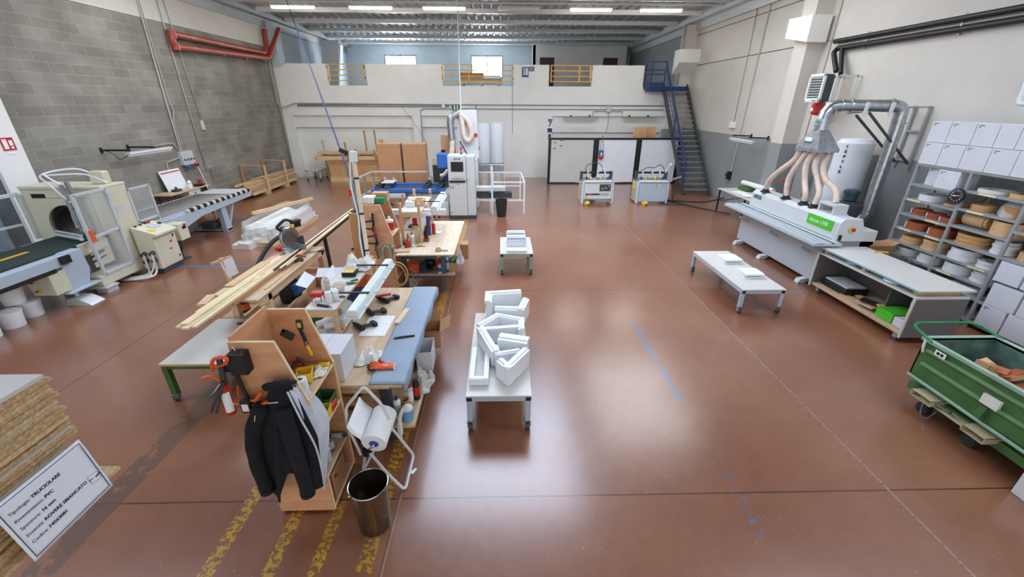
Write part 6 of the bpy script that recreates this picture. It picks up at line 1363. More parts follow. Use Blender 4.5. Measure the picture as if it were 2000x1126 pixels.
t = thing('pincers', 'black steel pincers lying on the grey mat', 'tool', (-1.04, 3.83, .818), .25)
for s in (-1, 1): B().tube(bez([(-.1, .0, 0), (-.06, s*.014, 0), (.05, s*.012, 0), (.1, s*.01, 0)]), .006).o('handle', 'black', t)
B().box(-.115, -.014, -.006, -.09, .014, .008).o('jaw', 'dark_grey', t)
# orange glove: palm, fingers, cuff
t = thing('work_glove', 'orange work glove with black fingertips on the front bench', 'glove', (-1.13, 3.28, .828), PI)
B().sph((0, 0, 0), .055, 1.15, .85, .32).o('palm', 'orange_plastic', t)
B().grid(lambda u, v: (-.05-.06*v, (.04+.004*math.sin(9*v))*math.cos(2*PI*u), (.017)*math.sin(2*PI*u)), 18, 4, wrap=True).o('cuff', 'orange_plastic', t); B().tube([(-.11, .04*math.cos(a*PI/8), .018*math.sin(a*PI/8)) for a in range(16)], .004, 6, closed=True).o('cuff_hem', 'paper', t)
for i, (y, L_, a) in enumerate(((-.034, .075, -.22), (-.012, .09, -.06), (.012, .088, .06), (.034, .07, .2))):
    q = [(.04, y*.9, 0), (.04+L_*.5, y+L_*.5*math.sin(a), .012), (.04+L_, y+L_*math.sin(a), 0)]
    f = B().tube(bez(q[:2]+[q[2]], 5), [.0135]*10+[.010]).o('finger', 'orange_plastic', t); B().sph((q[2][0]-.014, q[2][1]-.01*math.sin(a), 0), .0155, 2.2, 1, 1).o('fingertip', 'black', f)
f = B().tube(bez([(-.01, -.04, 0), (.02, -.075, .004), (.05, -.09, 0)], 5), .0135).o('thumb', 'orange_plastic', t); B().sph((.05, -.09, 0), .0145, 1.2, 1, 1).o('fingertip', 'black', f)
crumple('rag', 'crumpled pale rag beside the orange glove', 'rag', 'cloth', (-1.31, 3.46, .804), .1, .13, .08, 8, n=20)
def drill(x, y, rz, label):
    t = thing('cordless_drill', label, 'drill', (x, y, .83), rz)
    B().cyl((-.09, 0, 0), (.07, 0, 0), .032, .026).o('motor_housing', 'black', t); B().cyl((.07, 0, 0), (.12, 0, 0), .02, .012).o('chuck', 'dark_grey', t); B().tube(bez([(-.04, 0, 0), (-.05, -.07, .0), (-.07, -.13, .0)]), .02).o('grip', 'dark_grey', t); B().box(-.12, -.17, -.025, -.03, -.12, .025).o('battery', 'black', t, .008)
drill(-1.5, 4.72, 2.6, 'black cordless drill at the back of the front bench'); drill(-1.58, 4.4, 2.2, 'black cordless drill in the middle of the front bench'); drill(-1.6, 4.05, 2.4, 'black cordless drill nearest the white carton')
tag(B().box(-.1, -.02, 0, .1, .02, .015).o('red_tool', 'red_plastic', loc=(-1.55, 4.9, .802), rz=.4, bev=.005), 'red handled tool lying under the bench rack lamp', 'tool')
# two-tier rack on the front bench
def bench_rack(x, y, w, l, h, z0, label, post_up=0.0, shelf_z=.07):
    t = thing('bench_rack', label, 'rack', (x, y, z0))
    B().box(-w/2, -l/2, h-.02, w/2, l/2, h).o('top_shelf', 'white_lam', t, .003); B().box(-w/2, -l/2, shelf_z-.02, w/2, l/2, shelf_z).o('lower_shelf', 'white_lam', t, .003)
    for sx in (-1, 1):
        B().box(sx*w/2-.006, -l/2, h-.025, sx*w/2+.006, l/2, h-.001).o('edge_strip', 'oak_band', t)
        for sy in (-1, 1): B().bar((sx*(w/2-.02), sy*(l/2-.02), 0), (sx*(w/2-.02), sy*(l/2-.02), h-.02+post_up), .045).o('post', 'pine', t, .003)
    for sy in (-1, 1): B().box(-w/2, sy*(l/2-.02)-.02, h-.09, w/2, sy*(l/2-.02)+.02, h-.02).o('cross_rail', 'pine_x', t)
    return t
bench_rack(-1.88, 4.58, .32, 1.5, .35, .801, 'two tier wooden rack on the front bench holding tools and a lamp', 0, .05)
def batten_lamp(x, y, z, l, label, rz=0):
    t = thing('batten_lamp', label, 'lamp', (x, y, z), rz)
    B().prism([(-.07, 0), (.07, 0), (.055, .05), (.04, .075), (-.04, .075), (-.055, .05)], 'y', -l/2, l/2).o('cover', 'lamp_cover', t, .012, 3); B().box(-.08, -l/2-.01, -.02, .08, l/2+.01, .002).o('tray', 'lamp_cover', t, .006)
    for y_ in (-l*.35, -l*.1, l*.15, l*.38):
        for s in (-1, 1): B().box(s*.072-.008, y_-.02, -.01, s*.072+.008, y_+.02, .025).o('clip', 'white_plastic', t)
    for y_ in (-l*.22, l*.33): B().bar((-.42, y_, .08), (.06, y_, .08), .03, .012).o('arm', 'black', t)
    return t
mat('lamp_cover', '#d8e0de', .25, var=.03)
batten_lamp(-1.5, 4.42, 1.14, 1.5, 'long white batten lamp on black arms beside the front bench rack')
zt = 1.152
def hk(name, label, cat, m, loc, fn, rz=0): 
    b = B(); fn(b); return tag(b.o(name, m, loc=loc, rz=rz), label, cat)
t = thing('red_tool_holder', 'red metal stand at the near left of the bench rack top', 'tool', (-1.98, 4.05, zt)); B().box(-.06, -.05, .05, .06, .05, .1).o('red_block', 'red_plastic', t, .012)
for x, y in ((-.05, -.04), (.05, -.04), (-.05, .04), (.05, .04)): B().cyl((x, y, 0), (x, y, .06), .005).o('pin', 'steel', t)
for i, (x, y, l) in enumerate(((-1.84, 4.0, 'white paper roll at the front of three on the bench rack'), (-1.79, 4.06, 'white paper roll at the right of three on the bench rack'), (-1.83, 4.12, 'white paper roll at the back of three on the bench rack'))):
    hk('paper_roll', l, 'roll', 'paper', (x, y, zt), lambda b: b.lathe([(.015, 0), (.032, 0), (.032, .12-.01*i), (.015, .12-.01*i), (.015, 0)], n=18))
t = thing('cutter_knife', 'black cutter knife on the near edge of the bench rack top', 'knife', (-1.87, 3.9, zt), -.3); B().box(-.07, -.015, 0, .07, .015, .018).o('knife_body', 'black', t, .006); B().box(.05, -.01, .004, .1, .01, .007).o('blade', 'steel', t)
t = thing('wood_bowl', 'translucent tub of tan dowels on the bench rack top', 'tub', (-1.84, 4.28, zt)); B().lathe([(0, 0), (.06, 0), (.072, .09), (.07, .09), (.055, .006), (0, .006)], n=22).o('tub', 'clear_wrap', t); B().lathe([(0, .01), (.055, .01), (.062, .06), (0, .07)], n=20).o('dowels', 'tan_band', t)
can('glue_bottle', 'cream bottle behind the paper rolls on the bench rack', 'bottle', (-1.93, 4.22, zt), .03, .2, 'cream', 'cream', neck=.6)
t = thing('glue_gun', 'white plastic handle tool at the left edge of the bench rack', 'tool', (-2.02, 4.32, zt)); B().tube(bez([(0, 0, 0), (.0, .02, .1), (.05, .03, .15)]), .025).o('body', 'white_plastic', t)
t = thing('yellow_caddy', 'yellow and black tool caddy on the bench rack top', 'tool', (-1.87, 4.76, zt)); B().box(-.07, -.06, 0, .07, .06, .05).o('caddy', 'yellow_plastic', t, .01); B().box(-.08, -.07, 0, .08, -.06, .055).box(.06, -.06, .02, .085, .06, .06).o('black_trim', 'black', t)
for i, (x, y, m, a) in enumerate(((-1.81, 4.46, 'green_plastic', .4), (-1.79, 4.54, 'blue_paint', .7), (-1.76, 4.5, 'yellow_plastic', .2))):
    t = thing('screwdriver', ('green handled screwdriver on the bench rack top', 'blue handled screwdriver on the bench rack top', 'yellow handled screwdriver at the right edge of the bench rack')[i], 'screwdriver', (x, y, zt+.012), a); B().cyl((0, 0, 0), (.08, 0, 0), .012).o('handle', m, t); B().cyl((-.07, 0, 0), (0, 0, 0), .004).o('shaft', 'steel', t)
tag(B().tube([(.03*math.cos(a*PI/6), .02*math.sin(a*PI/6), .006) for a in range(12)], .005, closed=True).o('scissor_loop', 'black', loc=(-1.75, 4.12, zt)), 'black scissor loops at the right edge of the bench rack', 'scissors')
crumple('dust_cloth', 'big crumpled white cloth on the far end of the bench rack', 'cloth', 'cloth', (-1.85, 5.0, zt+.004), .16, .18, .17, 21, n=22)
t = thing('tape_roll', 'pale tape roll at the far end of the bench rack', 'tape', (-1.78, 5.24, zt)); B().lathe([(.04, 0), (.06, 0), (.06, .06), (.04, .06), (.04, 0)], n=22).o('roll', 'oak_band', t)
zl = .855
hk('white_tool', 'white electric tool on the lower tier of the bench rack', 'tool', 'white_plastic', (-1.93, 4.02, zl), lambda b: b.cyl((-.1, 0, .04), (.1, .03, .04), .035, .045).box(.04, -.02, 0, .1, .03, .05), .5)
t = thing('heat_gun', 'white and yellow electric tool at the near end of the lower tier', 'tool', (-1.84, 3.95, zl), .4); B().cyl((-.08, 0, .05), (.06, 0, .05), .035).o('body', 'white_plastic', t); B().tube(bez([(0, 0, .03), (.06, -.03, .02), (.12, -.05, .02)]), .02).o('handle', 'yellow_paint', t)
hk('white_profile', 'white profile lying on the lower tier of the bench rack', 'profile', 'white_pvc', (-1.98, 4.3, zl), lambda b: b.box(-.04, -.25, 0, .04, .25, .05), .3)
hk('grey_block', 'square wooden block on the lower tier of the bench rack', 'block', 'oak_band', (-1.86, 4.2, zl), lambda b: b.cb(0, 0, .05, .07, .1, .07, .3, .3))
t = thing('plastic_bag', 'clear bag of fittings on the lower tier of the bench rack', 'bag', (-1.8, 4.32, zl)); B().sph((0, 0, .08), .085, .9, 1.1, .95).o('bag', 'clear_wrap', t)
hk('small_carton', 'small open carton on the lower tier below the lamp', 'box', 'white_card', (-1.82, 4.12, zl), lambda b: b.box(-.07, -.08, 0, .07, .08, .06))
hk('blue_box', 'blue box on the lower tier at the far half of the rack', 'box', 'navy', (-1.82, 4.7, zl), lambda b: b.box(-.08, -.1, 0, .08, .1, .12))
hk('orange_box', 'orange box on the lower tier at the far end of the rack', 'box', 'orange_plastic', (-1.82, 5.05, zl), lambda b: b.box(-.08, -.1, 0, .08, .1, .14))
# lower shelf of the front bench
zb = .27
t = thing('blue_tub', 'blue tub stuffed with white rag at the near corner of the bench shelf', 'tub', (-.93, 3.2, zb)); B().lathe([(0, 0), (.05, 0), (.06, .12), (.055, .12), (.045, .006), (0, .006)], n=20).o('tub', 'grey_blue_tub' if 'x' in MATS else 'blue_light', t) if 'blue_light' in MATS else B().lathe([(0, 0), (.05, 0), (.06, .12), (.055, .12), (.045, .006), (0, .006)], n=20).o('tub', mat('blue_light', '#6fa3d0', .4).name, t)
B().sph((0, 0, .12), .055, 1, 1, .8).o('rag', 'cloth', t); B().tube(bez([(-.03, -.03, .15), (-.06, -.08, .08), (-.065, -.1, -.05), (-.06, -.11, -.16)]), [.02]*12+[.028]*8+[.012]*5).o('rag_tail', 'cloth', t)
can('cleaner_bottle', 'white bottle with blue cap at the near corner of the bench shelf', 'bottle', (-1.03, 3.22, zb), .036, .25, 'white_plastic', 'navy', 'green_pale', neck=.45)
can('spray_can', 'pale spray can with red cap on the bench shelf', 'can', (-.95, 3.42, zb), .033, .24, 'pale_steel', 'red_plastic', 'paper', neck=.7)
can('spray_can', 'black and red spray can on the bench shelf', 'can', (-.9, 3.5, zb), .034, .24, 'black', 'black', 'red_plastic', neck=.85)
t = thing('cardboard_cup', 'brown cardboard cup between the bottles on the bench shelf', 'cup', (-.99, 3.34, zb)); B().lathe([(0, 0), (.04, 0), (.048, .12), (.042, .12), (.035, .01), (0, .01)], n=20).o('cup', 'cardboard', t)
crumple('plastic_bag', 'grey crumpled bag on the bench shelf beside the spray cans', 'bag', 'clear_wrap', (-.87, 3.72, zb+.01), .1, .16, .16, 31)
hk('yellow_box', 'small yellow box behind the white bottle on the bench shelf', 'box', 'yellow_plastic', (-1.12, 3.3, zb), lambda b: b.box(-.04, -.03, 0, .04, .03, .06))
box_open('white_box', 'open white box on the bench shelf facing the aisle', 'box', (-.9, 4.12, zb+.004), .17, .32, .26, 'white_card', .05)
hk('box_base', 'flat brown carton under the open white box', 'box', 'cardboard', (-1.1, 4.15, zb), lambda b: b.box(-.08, -.2, 0, .08, .2, .2))
t = thing('cardboard_box', 'brown cardboard box with raised flaps at the far aisle end of the bench shelf', 'box', (-.92, 4.62, zb), .1)
B()._f([(x, y, z) for z in (0, .22) for x, y in ((-.12, -.16), (.12, -.16), (.12, .16), (-.12, .16))], [(0, 1, 2, 3), (0, 1, 5, 4), (1, 2, 6, 5), (2, 3, 7, 6), (3, 0, 4, 7)]).o('carton_body', 'cardboard', t, solid=.006)
B().quad((-.12, .16, .22), (.12, .16, .22), (.14, .22, .36), (-.1, .22, .36)).quad((.12, -.16, .22), (.12, .16, .22), (.26, .16, .3), (.24, -.12, .28)).quad((-.12, -.16, .22), (.12, -.16, .22), (.12, -.26, .3), (-.1, -.24, .28)).o('flaps', 'cardboard', t, solid=.005)
for i in range(8):
    r, c = divmod(i, 2)
    hk('wood_offcut', 'wooden offcut stacked on the lower shelf at the near end of the bench', 'offcut', 'pine_x' if i % 2 else 'brown_board', (-1.55+.28*c, 3.3+.05*r, zb+.001+.05*r), lambda b: b.box(-.2, -.04, 0, .12, .04, .045))['group'] = 'offcuts under the near end of the bench'
# pole with cables, hanging hoses
mat('pole_wood', '#e8d9c2', .6, scale=4)
t = thing('cable_pole', 'pale upright pole strapped with black bands behind the front bench rack', 'pole', (-1.83, 5.36, .82))
B().bar((.0, 0, 0), (-.0, 0, 1.7), .045).o('pole', 'pole_wood', t, .006)
for z in (.45, .95, 1.4, 1.62): B().bar((0, 0, z-.012), (0, 0, z+.012), .052).o('band', 'black', t)
B().bar((0, 0, 1.68), (-.16, .02, 1.74), .05).o('head_clamp', 'black', t, .008); B().cyl((0, 0, 1.6), (0, 0, 1.72), .05).o('coupling', 'white_plastic', t)
B().tube(bez([(-.05, 0, 1.6), (-.08, .0, 1.3), (-.05, 0, .9), (-.07, 0, .6), (-.06, 0, .3), (-.03, 0, .05)]), .012).o('hose', 'white_plastic', t)
tag(B().tube([(-6.98, 16.3, 6.1), (-2.62, 7.3, 2.05), (-2.36, 6.75, 1.4), (-2.3, 6.6, .6)], .015, 8).o('air_hose', 'navy_hose' if 'navy_hose' in MATS else mat('navy_hose', '#263766', .6).name), 'blue air hose hanging from the roof to the second tool shelf', 'hose')
tag(B().cyl((-1.41, 16.1, 6.1), (-1.3, 14.4, 2.75), .018).o('air_line', 'white_steel'), 'pale cable hanging from the roof to the machining centre duct', 'cable')
# ---- second tool shelf and second bench
tool_shelf(-2.2, 6.42, 'second plywood tool shelf with hanging pliers, standing beside the far bench', .5)
t = thing('plier_set', 'bundle of black red and blue pliers hanging on the second tool shelf', 'tool', (-2.0, 6.38, 1.2))
for i, (m, a, z) in enumerate((('black', .1, .2), ('red_plastic', -.06, .06), ('navy', .02, -.02), ('black', .05, -.12), ('steel', -.03, -.25))):
    B().tube(bez([(.01*i-.02, -.02, z+.12), (.02*math.sin(3*i), -.04, z), (-.03*math.cos(2*i), -.03, z-.16)]), .017).o('grip', m, t); 
for i in range(4): B().tube(bez([(0, -.02, .2-.12*i), (-.07, -.04, .2-.12*i), (-.14, -.04, .19-.12*i+.02*(i % 2))]), .012).o('lever', 'black', t)
for i, (dx, z, l) in enumerate(((.03, 1.5, 'upper round hook on the second tool shelf'), (.3, .98, 'lower round hook on the second tool shelf'))):
    t = thing('wall_hook', l, 'hook', (-2.05+dx, 6.4, z)); B().cyl((0, 0, 0), (0, -.03, 0), .035).o('plate', 'chrome', t); B().tube(bez([(0, -.03, 0), (0, -.06, -.02), (-.02, -.05, -.12)]), .008).o('hook', 'steel', t)
tag(B().tube(bez([(0, 0, .15), (-.06, -.01, .05), (-.05, -.01, -.12)]), .018).tube(bez([(0, 0, .15), (.07, -.01, .05), (.05, -.01, -.12)]), .02).o('pipe_wrench', 'green_pale', loc=(-1.87, 6.38, .85)), 'pale green pincers hung low on the second tool shelf', 'tool')
zz = 1.637
hk('white_box', 'white box on top of the second tool shelf', 'box', 'cloth', (-2.1, 6.6, zz), lambda b: b.box(-.08, -.1, 0, .08, .1, .1))
hk('green_box', 'green box on the upper board of the second tool shelf', 'box', 'green_plastic', (-1.96, 6.68, zz), lambda b: b.box(-.07, -.1, -.02, .09, .1, .07))
hk('brown_carton', 'open brown carton behind the green box on the second tool shelf', 'box', 'cardboard', (-1.98, 6.82, zz), lambda b: b.box(-.12, -.09, -.02, .12, .09, .12))
zz = 1.141
can('cleaner_bottle', 'white canister with red label on the second tool shelf', 'bottle', (-1.83, 6.6, zz), .07, .27, 'white_plastic', 'white_plastic', 'red_plastic', neck=.4)
hk('glass_jars', 'dark jars behind the white canister on the second tool shelf', 'jar', 'dark_grey', (-1.95, 6.6, zz), lambda b: b.cyl((0, 0, 0), (0, 0, .22), .04).cyl((.02, .12, 0), (.02, .12, .26), .04))
can('yellow_cup', 'yellow cup on the second board of the second tool shelf', 'cup', (-1.84, 6.58, .781), .04, .14, 'yellow_plastic', 'yellow_plastic', neck=.95)
hk('wood_box', 'small brown box on the third board of the second tool shelf', 'box', 'brown_board', (-1.86, 6.65, .391), lambda b: b.box(-.07, -.1, 0, .07, .1, .16))
hk('plywood_panel', 'dark plywood board with black edges standing left of the second tool shelf', 'board', 'tan_band', (-2.46, 6.95, 0), lambda b: b.box(-.13, -.015, .12, .1, .015, 1.38).box(-.16, -.1, 0, .14, .12, .12))
hk('steel_stand', 'black steel frame standing left of the second tool shelf', 'frame', 'black', (-2.4, 6.85, 0), lambda b: b.bar((-.2, .7, 0), (-.2, .7, 1.44), .03).bar((.1, 0, 0), (.1, 0, 1.46), .035).bar((-.2, .7, 1.44), (.1, 0, 1.46), .04))
t = thing('second_bench', 'far workbench with pale plywood top and blue grey steel frame', 'bench', (-1.4, 7.54, 0))
B().box(-.355, -1.06, .775, .6, -.58, .8).box(-.55, -.58, .775, .6, 1.06, .8).o('top', mat('bench_pale', '#dccab2', .55, scale=3, stretch=(5, 1, 1), col2='#cab395').name, t, .003)
B().box(-.35, -.72, .6, .25, -.7, .775).o('drawer_front', 'slate' if 'slate' in MATS else mat('slate', '#4d5f70', .45).name, t, .004)
for x, y in ((-.31, -.7), (-.48, .85), (.36, -.7), (.36, .85)): B().prism([(y-.05, 0), (y+.05, 0), (y+.03, .775), (y-.03, .775)], 'x', x-.03, x+.03).o('leg', 'slate', t)
B().box(-.35, -.75, .3, .56, .9, .325).o('lower_shelf', 'bench_ply', t); B().box(-.35, -.72, .24, .36, -.69, .3).o('shelf_rail', 'slate', t)
zb2 = .326
for i, (n, l, c, m, x, y, f) in enumerate((('red_hose', 'dark red coiled hose under the far bench', 'hose', 'red_plastic', -1.5, 7.2, lambda b: b.lathe([(.07, 0), (.14, 0), (.14, .08), (.07, .08), (.07, 0)], n=20)), ('orange_case', 'orange case under the left of the far bench', 'case', 'orange_plastic', -1.6, 6.98, lambda b: b.box(-.12, -.09, 0, .12, .09, .15)),
    ('blue_case', 'navy case beside the orange one under the far bench', 'case', 'navy', -1.42, 6.98, lambda b: b.box(-.06, -.1, 0, .06, .1, .14)), ('power_sander', 'black power tool in the middle under the far bench', 'tool', 'black', -1.32, 7.1, lambda b: b.sph((0, 0, .1), .1, 1.2, .9, .9).cyl((.08, 0, .08), (.22, 0, .1), .03)),
    ('power_planer', 'dark red power tool right of the black one under the far bench', 'tool', 'red_pipe', -1.15, 7.0, lambda b: b.cyl((0, 0, .02), (0, .02, .2), .06).cyl((.0, .02, .2), (.1, .02, .16), .025)), ('grey_sander', 'grey flat tool in front under the far bench', 'tool', 'dark_grey', -1.35, 6.92, lambda b: b.box(-.12, -.06, 0, .12, .06, .05)),
    ('brown_box', 'brown carton at the left end under the far bench', 'box', 'cardboard', -1.6, 7.3, lambda b: b.box(-.12, -.1, 0, .12, .1, .2)))):
    hk(n, l, c, m, (x, y, zb2), f)
can('spray_can', 'blue spray can at the right under the far bench', 'can', (-.98, 6.92, zb2), .035, .26, 'blue_paint', 'white_plastic', 'machine_blue_grey', neck=.7)
can('plastic_canister', 'white canister with blue label under the far bench', 'bottle', (-1.1, 6.86, zb2), .05, .17, 'white_plastic', 'white_plastic', 'blue_paint', neck=.4)
box_open('cardboard_box', 'brown open carton at the aisle end under the far bench', 'box', (-.9, 7.05, zb2+.004), .16, .28, .16, 'cardboard', .05)
hk('green_bottle', 'dark green pack lying on the open carton under the far bench', 'pack', 'green_paint', (-.9, 7.05, zb2+.1), lambda b: b.cyl((-.03, -.12, .07), (.03, .12, .07), .05))
hk('white_pack', 'white pack behind the blue spray can under the far bench', 'pack', 'white_card', (-1.0, 7.15, zb2), lambda b: b.box(-.06, -.05, 0, .06, .05, .3))
crumple('plastic_bag', 'clear bag hanging at the aisle side of the far bench', 'bag', 'clear_wrap', (-.76, 7.1, .45), .06, .16, .2, 41)
hk('tan_carton', 'tan carton sticking out at the aisle side of the far bench', 'box', 'cardboard', (-.72, 7.65, .326), lambda b: b.box(-.09, -.12, 0, .06, .12, .3))
tag(B().tube([(.05*math.cos(i*.7), .02*math.sin(i*.7), .02*i) for i in range(26)], .006).o('coiled_cord', 'machine_blue_grey', loc=(-1.55, 6.72, .01)), 'pale blue coiled air cord hanging at the left of the far bench', 'cord')
tag(B().tube([(.16*math.cos(i*PI/10), .03*math.sin(i*PI/10), .2*math.sin(i*PI/10)) for i in range(20)], .012, closed=True).tube([(.13*math.cos(i*PI/10+.3), .05*math.sin(i*PI/10), .16*math.sin(i*PI/10)) for i in range(20)], .01, closed=True).o('cable_coil', 'tan_band', loc=(-1.72, 6.36, .5)), 'coiled cables hanging between the front bench and second tool shelf', 'cable')
bench_rack(-1.6, 7.75, .36, 1.3, .56, .801, 'tall two tier rack with raised posts on the far bench', .17, .24)
batten_lamp(-1.2, 7.85, 1.36, 1.3, 'long white batten lamp on black arms beside the far bench rack')
zr = 1.362
hk('white_machine', 'white power tool on top of the far bench rack', 'tool', 'white_plastic', (-1.66, 7.55, zr), lambda b: b.box(-.08, -.12, 0, .08, .12, .1).cyl((0, 0, .1), (0, 0, .16), .05))
t = thing('wood_box', 'pale wooden box on top of the far bench rack', 'box', (-1.52, 7.6, zr)); B().box(-.1, -.1, 0, .1, .1, .12).o('box_body', 'oak_band', t, .004); B().box(-.05, -.06, .12, .07, .05, .14).o('scraps', 'brown_board', t)
hk('red_jar', 'red topped jar on the lower tier of the far bench rack', 'jar', 'red_plastic', (-1.6, 7.45, 1.042), lambda b: b.cyl((0, 0, 0), (0, 0, .12), .045))
hk('black_tray', 'black tray on the lower tier of the far bench rack', 'tray', 'black', (-1.6, 7.3, 1.042), lambda b: b.box(-.08, -.06, 0, .08, .06, .03))
hk('wood_disc', 'pale wooden disc on the lower tier of the far bench rack', 'block', 'oak_band', (-1.55, 7.16, 1.042), lambda b: b.cyl((0, 0, 0), (0, 0, .05), .055))
hk('purple_bottle', 'purple bottle beside the far bench rack', 'bottle', mat('purple', '#5a3f86', .4).name, (-1.38, 7.6, .802), lambda b: b.cyl((0, 0, 0), (0, 0, .36), .04))
hk('red_bottle', 'small red bottle beside the purple one on the far bench', 'bottle', 'red_plastic', (-1.3, 7.65, .802), lambda b: b.cyl((0, 0, 0), (0, 0, .2), .035))
t = thing('belt_sander', 'black and red power sander standing on the far bench', 'tool', (-1.37, 7.22, .802)); B().box(-.05, -.06, 0, .05, .06, .05).o('base', 'red_pipe', t, .01); B().sph((0, 0, .13), .055, .8, .9, 1.5).o('body', 'black', t); B().tube(bez([(0, 0, .2), (.02, 0, .27), (.04, .02, .29)]), .025).o('handle', 'black', t)
can('spray_bottle', 'white spray bottle with red head on the far bench', 'bottle', (-1.56, 6.92, .802), .04, .24, 'white_plastic', 'red_plastic', 'pale_steel', neck=.45)
hk('red_tin', 'red tin with a brush on the far bench', 'tin', 'red_plastic', (-1.64, 6.88, .802), lambda b: b.cyl((0, 0, 0), (0, 0, .1), .05).cyl((0, 0, .1), (.02, 0, .24), .01))
hk('green_tin', 'green tin at the left end of the far bench', 'tin', 'green_plastic', (-1.71, 7.0, .802), lambda b: b.cyl((0, 0, 0), (0, 0, .08), .045).cyl((0, 0, .05), (.08, 0, .15), .008))
hk('tool_tray', 'pale plywood tray under the tins on the far bench', 'tray', 'bench_ply', (-1.68, 6.68, .801), lambda b: b.box(-.14, -.1, 0, .12, .06, .02), .1)
t = thing('glue_knife', 'yellow block with dark blade on the far bench', 'tool', (-1.43, 6.93, .802)); B().box(-.04, -.02, 0, .03, .03, .04).o('block', 'yellow_plastic', t, .005); B().box(-.06, -.05, 0, .09, -.03, .012).o('blade', 'brown_board', t)
t = thing('tape_dispenser', 'brown tape roll in a dispenser on the near edge of the far bench', 'tape', (-1.08, 6.66, .802)); B().lathe([(.03, 0), (.05, 0), (.05, .05), (.03, .05), (.03, 0)], n=22).o('tape', 'tan_band', t); B().box(.04, -.015, .0, .16, .015, .03).o('grip', 'pale_steel', t)
hk('paper_note', 'small white card on the far bench beside the rack', 'paper', 'paper', (-1.26, 7.75, .802), lambda b: b.box(-.09, -.07, 0, .09, .07, .01))
# white guide rail behind the far bench
t = thing('aluminium_profile', 'long pale metal rail on trestles behind the second tool shelf', 'rail', (-2.4, 8.75, 0)); B().box(-.62, -.06, .9, 1.2, .06, 1.02).o('rail', 'white_steel', t, .01); B().bar((-.5, 0, 0), (-.5, 0, .9), .05).bar((-.5, -.2, .02), (-.5, .2, .02), .05).o('trestle', 'galv_dull', t); B().bar((1.0, 0, 0), (1.0, 0, .9), .05).bar((1.0, -.1, .02), (1.0, .2, .02), .05).o('trestle', 'galv_dull', t)
# ---- wrapped profiles on a pallet
t = thing('pallet', 'wooden pallet under the wrapped white profiles behind the mitre saw', 'pallet', (-5.72, 10.6, 0))
for x in (-.36, 0, .36): B().box(x-.05, -1.3, 0, x+.05, 1.3, .09).o('runner', 'pine', t)
for i in range(9): B().box(-.42, -1.3+.31*i, .09, .42, -1.2+.31*i, .115).o('board', 'pine_x', t)
for i in range(10):
    r, c = divmod(i, 5)
    tag(B().box(-.07, -1.15+.1*(i % 3), 0, .07, 1.2-.12*(i % 4), .13).o('profile_bundle', 'white_pvc' if i % 3 else 'cream', loc=(-6.02+.15*c, 10.6, .117+.135*r)), 'long white profile bundle wrapped on the pallet', 'profile', 'wrapped profiles on the pallet')
tag(B().grid(lambda u, v: (.45*math.copysign(abs(math.cos(2*PI*u))**.5, math.cos(2*PI*u))*(1-.12*v)*(1+.02*math.sin(14*u*PI+5*v)), 1.3*math.copysign(abs(math.sin(2*PI*u))**.5, math.sin(2*PI*u))*(1-.05*v)*(1+.02*math.sin(20*u*PI)), .42*v+.02*math.sin(u*20)*v), 40, 8, wrap=True).o('shrink_wrap', 'clear_wrap', loc=(-5.72, 10.6, .117)), 'crumpled clear wrap around the white profiles on the pallet', 'wrap')
for i, (x, y, a) in enumerate(((-6.05, 9.35, .1), (-5.85, 9.3, -.2), (-5.7, 9.5, .5))): tag(B().box(-.14, -.18, 0, .14, .18, .1+.04*i).o('profile_offcut', 'cream', loc=(x, y, .0), rz=a), ('short cream offcut at the near left of the pallet', 'short cream offcut at the near middle of the pallet', 'cream offcut leaning at the near right of the pallet')[i], 'offcut')
tag(B().bar((-.5, -.8, .0), (.25, .9, .0), .07).o('wood_batten', 'pine', loc=(-5.6, 10.9, .6)), 'wooden batten lying across the wrapped profiles', 'batten')
# ---- paper roll stand and steel bin
t = thing('paper_stand', 'white tube floor stand holding a big paper roll', 'stand', (-1.1, 2.76, 0))
Q = lambda x, y, z: (x+1.1, y-2.76, z)
B().tube(rpath([Q(-1.24, 2.72, .3), Q(-1.32, 2.74, .62), Q(-1.3, 2.74, .8), Q(-1.13, 2.76, 1.0), Q(-1.02, 2.78, .8), Q(-.98, 2.8, .62)], .05), .013, 10).o('upper_loop', 'white_steel', t)
B().tube(rpath([Q(-1.19, 2.75, .32), Q(-1.02, 2.66, .14), Q(-.86, 2.585, .014), Q(-.86, 2.98, .014), Q(-1.0, 2.9, .42), Q(-1.06, 2.86, .5)], .05), .013, 10).o('lower_loop', 'white_steel', t)
B().tube(rpath([Q(-1.2, 2.75, .34), Q(-1.29, 2.8, .014), Q(-1.25, 3.1, .014), Q(-1.1, 2.95, .4)], .05), .013, 10).o('rear_loop', 'white_steel', t)
B().cyl(Q(-1.2, 2.73, .28), Q(-1.2, 2.73, .36), .022).cyl(Q(-1.24, 2.74, .3), Q(-1.15, 2.72, .34), .018).o('joint', 'black', t)
a0, a1 = Vector(Q(-1.08, 2.64, .5)), Vector(Q(-1.06, 2.95, .56))
r = B().tube([a0, a1], .105, 28).o('paper_roll', 'paper', t); B().tube([a0+(a0-a1).normalized()*.004, a0], .04, 20).o('hub', 'blue_paint', r); B().tube([a0+(a0-a1).normalized()*.03, a0], .012).o('spindle', 'chrome', r)
d = (a1-a0)
B().grid(lambda u, v: tuple(a0+d*u+Vector((-.1-.1*v+.03*math.sin(PI*v), 0, .02+.16*v-.28*v*v*(1-v)))) , 6, 10).o('loose_paper', 'paper', t, solid=.003)
B().tube([a0+(a0-a1).normalized()*.03, Vector(Q(-1.2, 2.72, .34))], .008).o('arm', 'chrome', t)
t = thing('steel_bin', 'round stainless steel waste bin in front of the paper stand', 'bin', (-1.035, 2.29, 0))
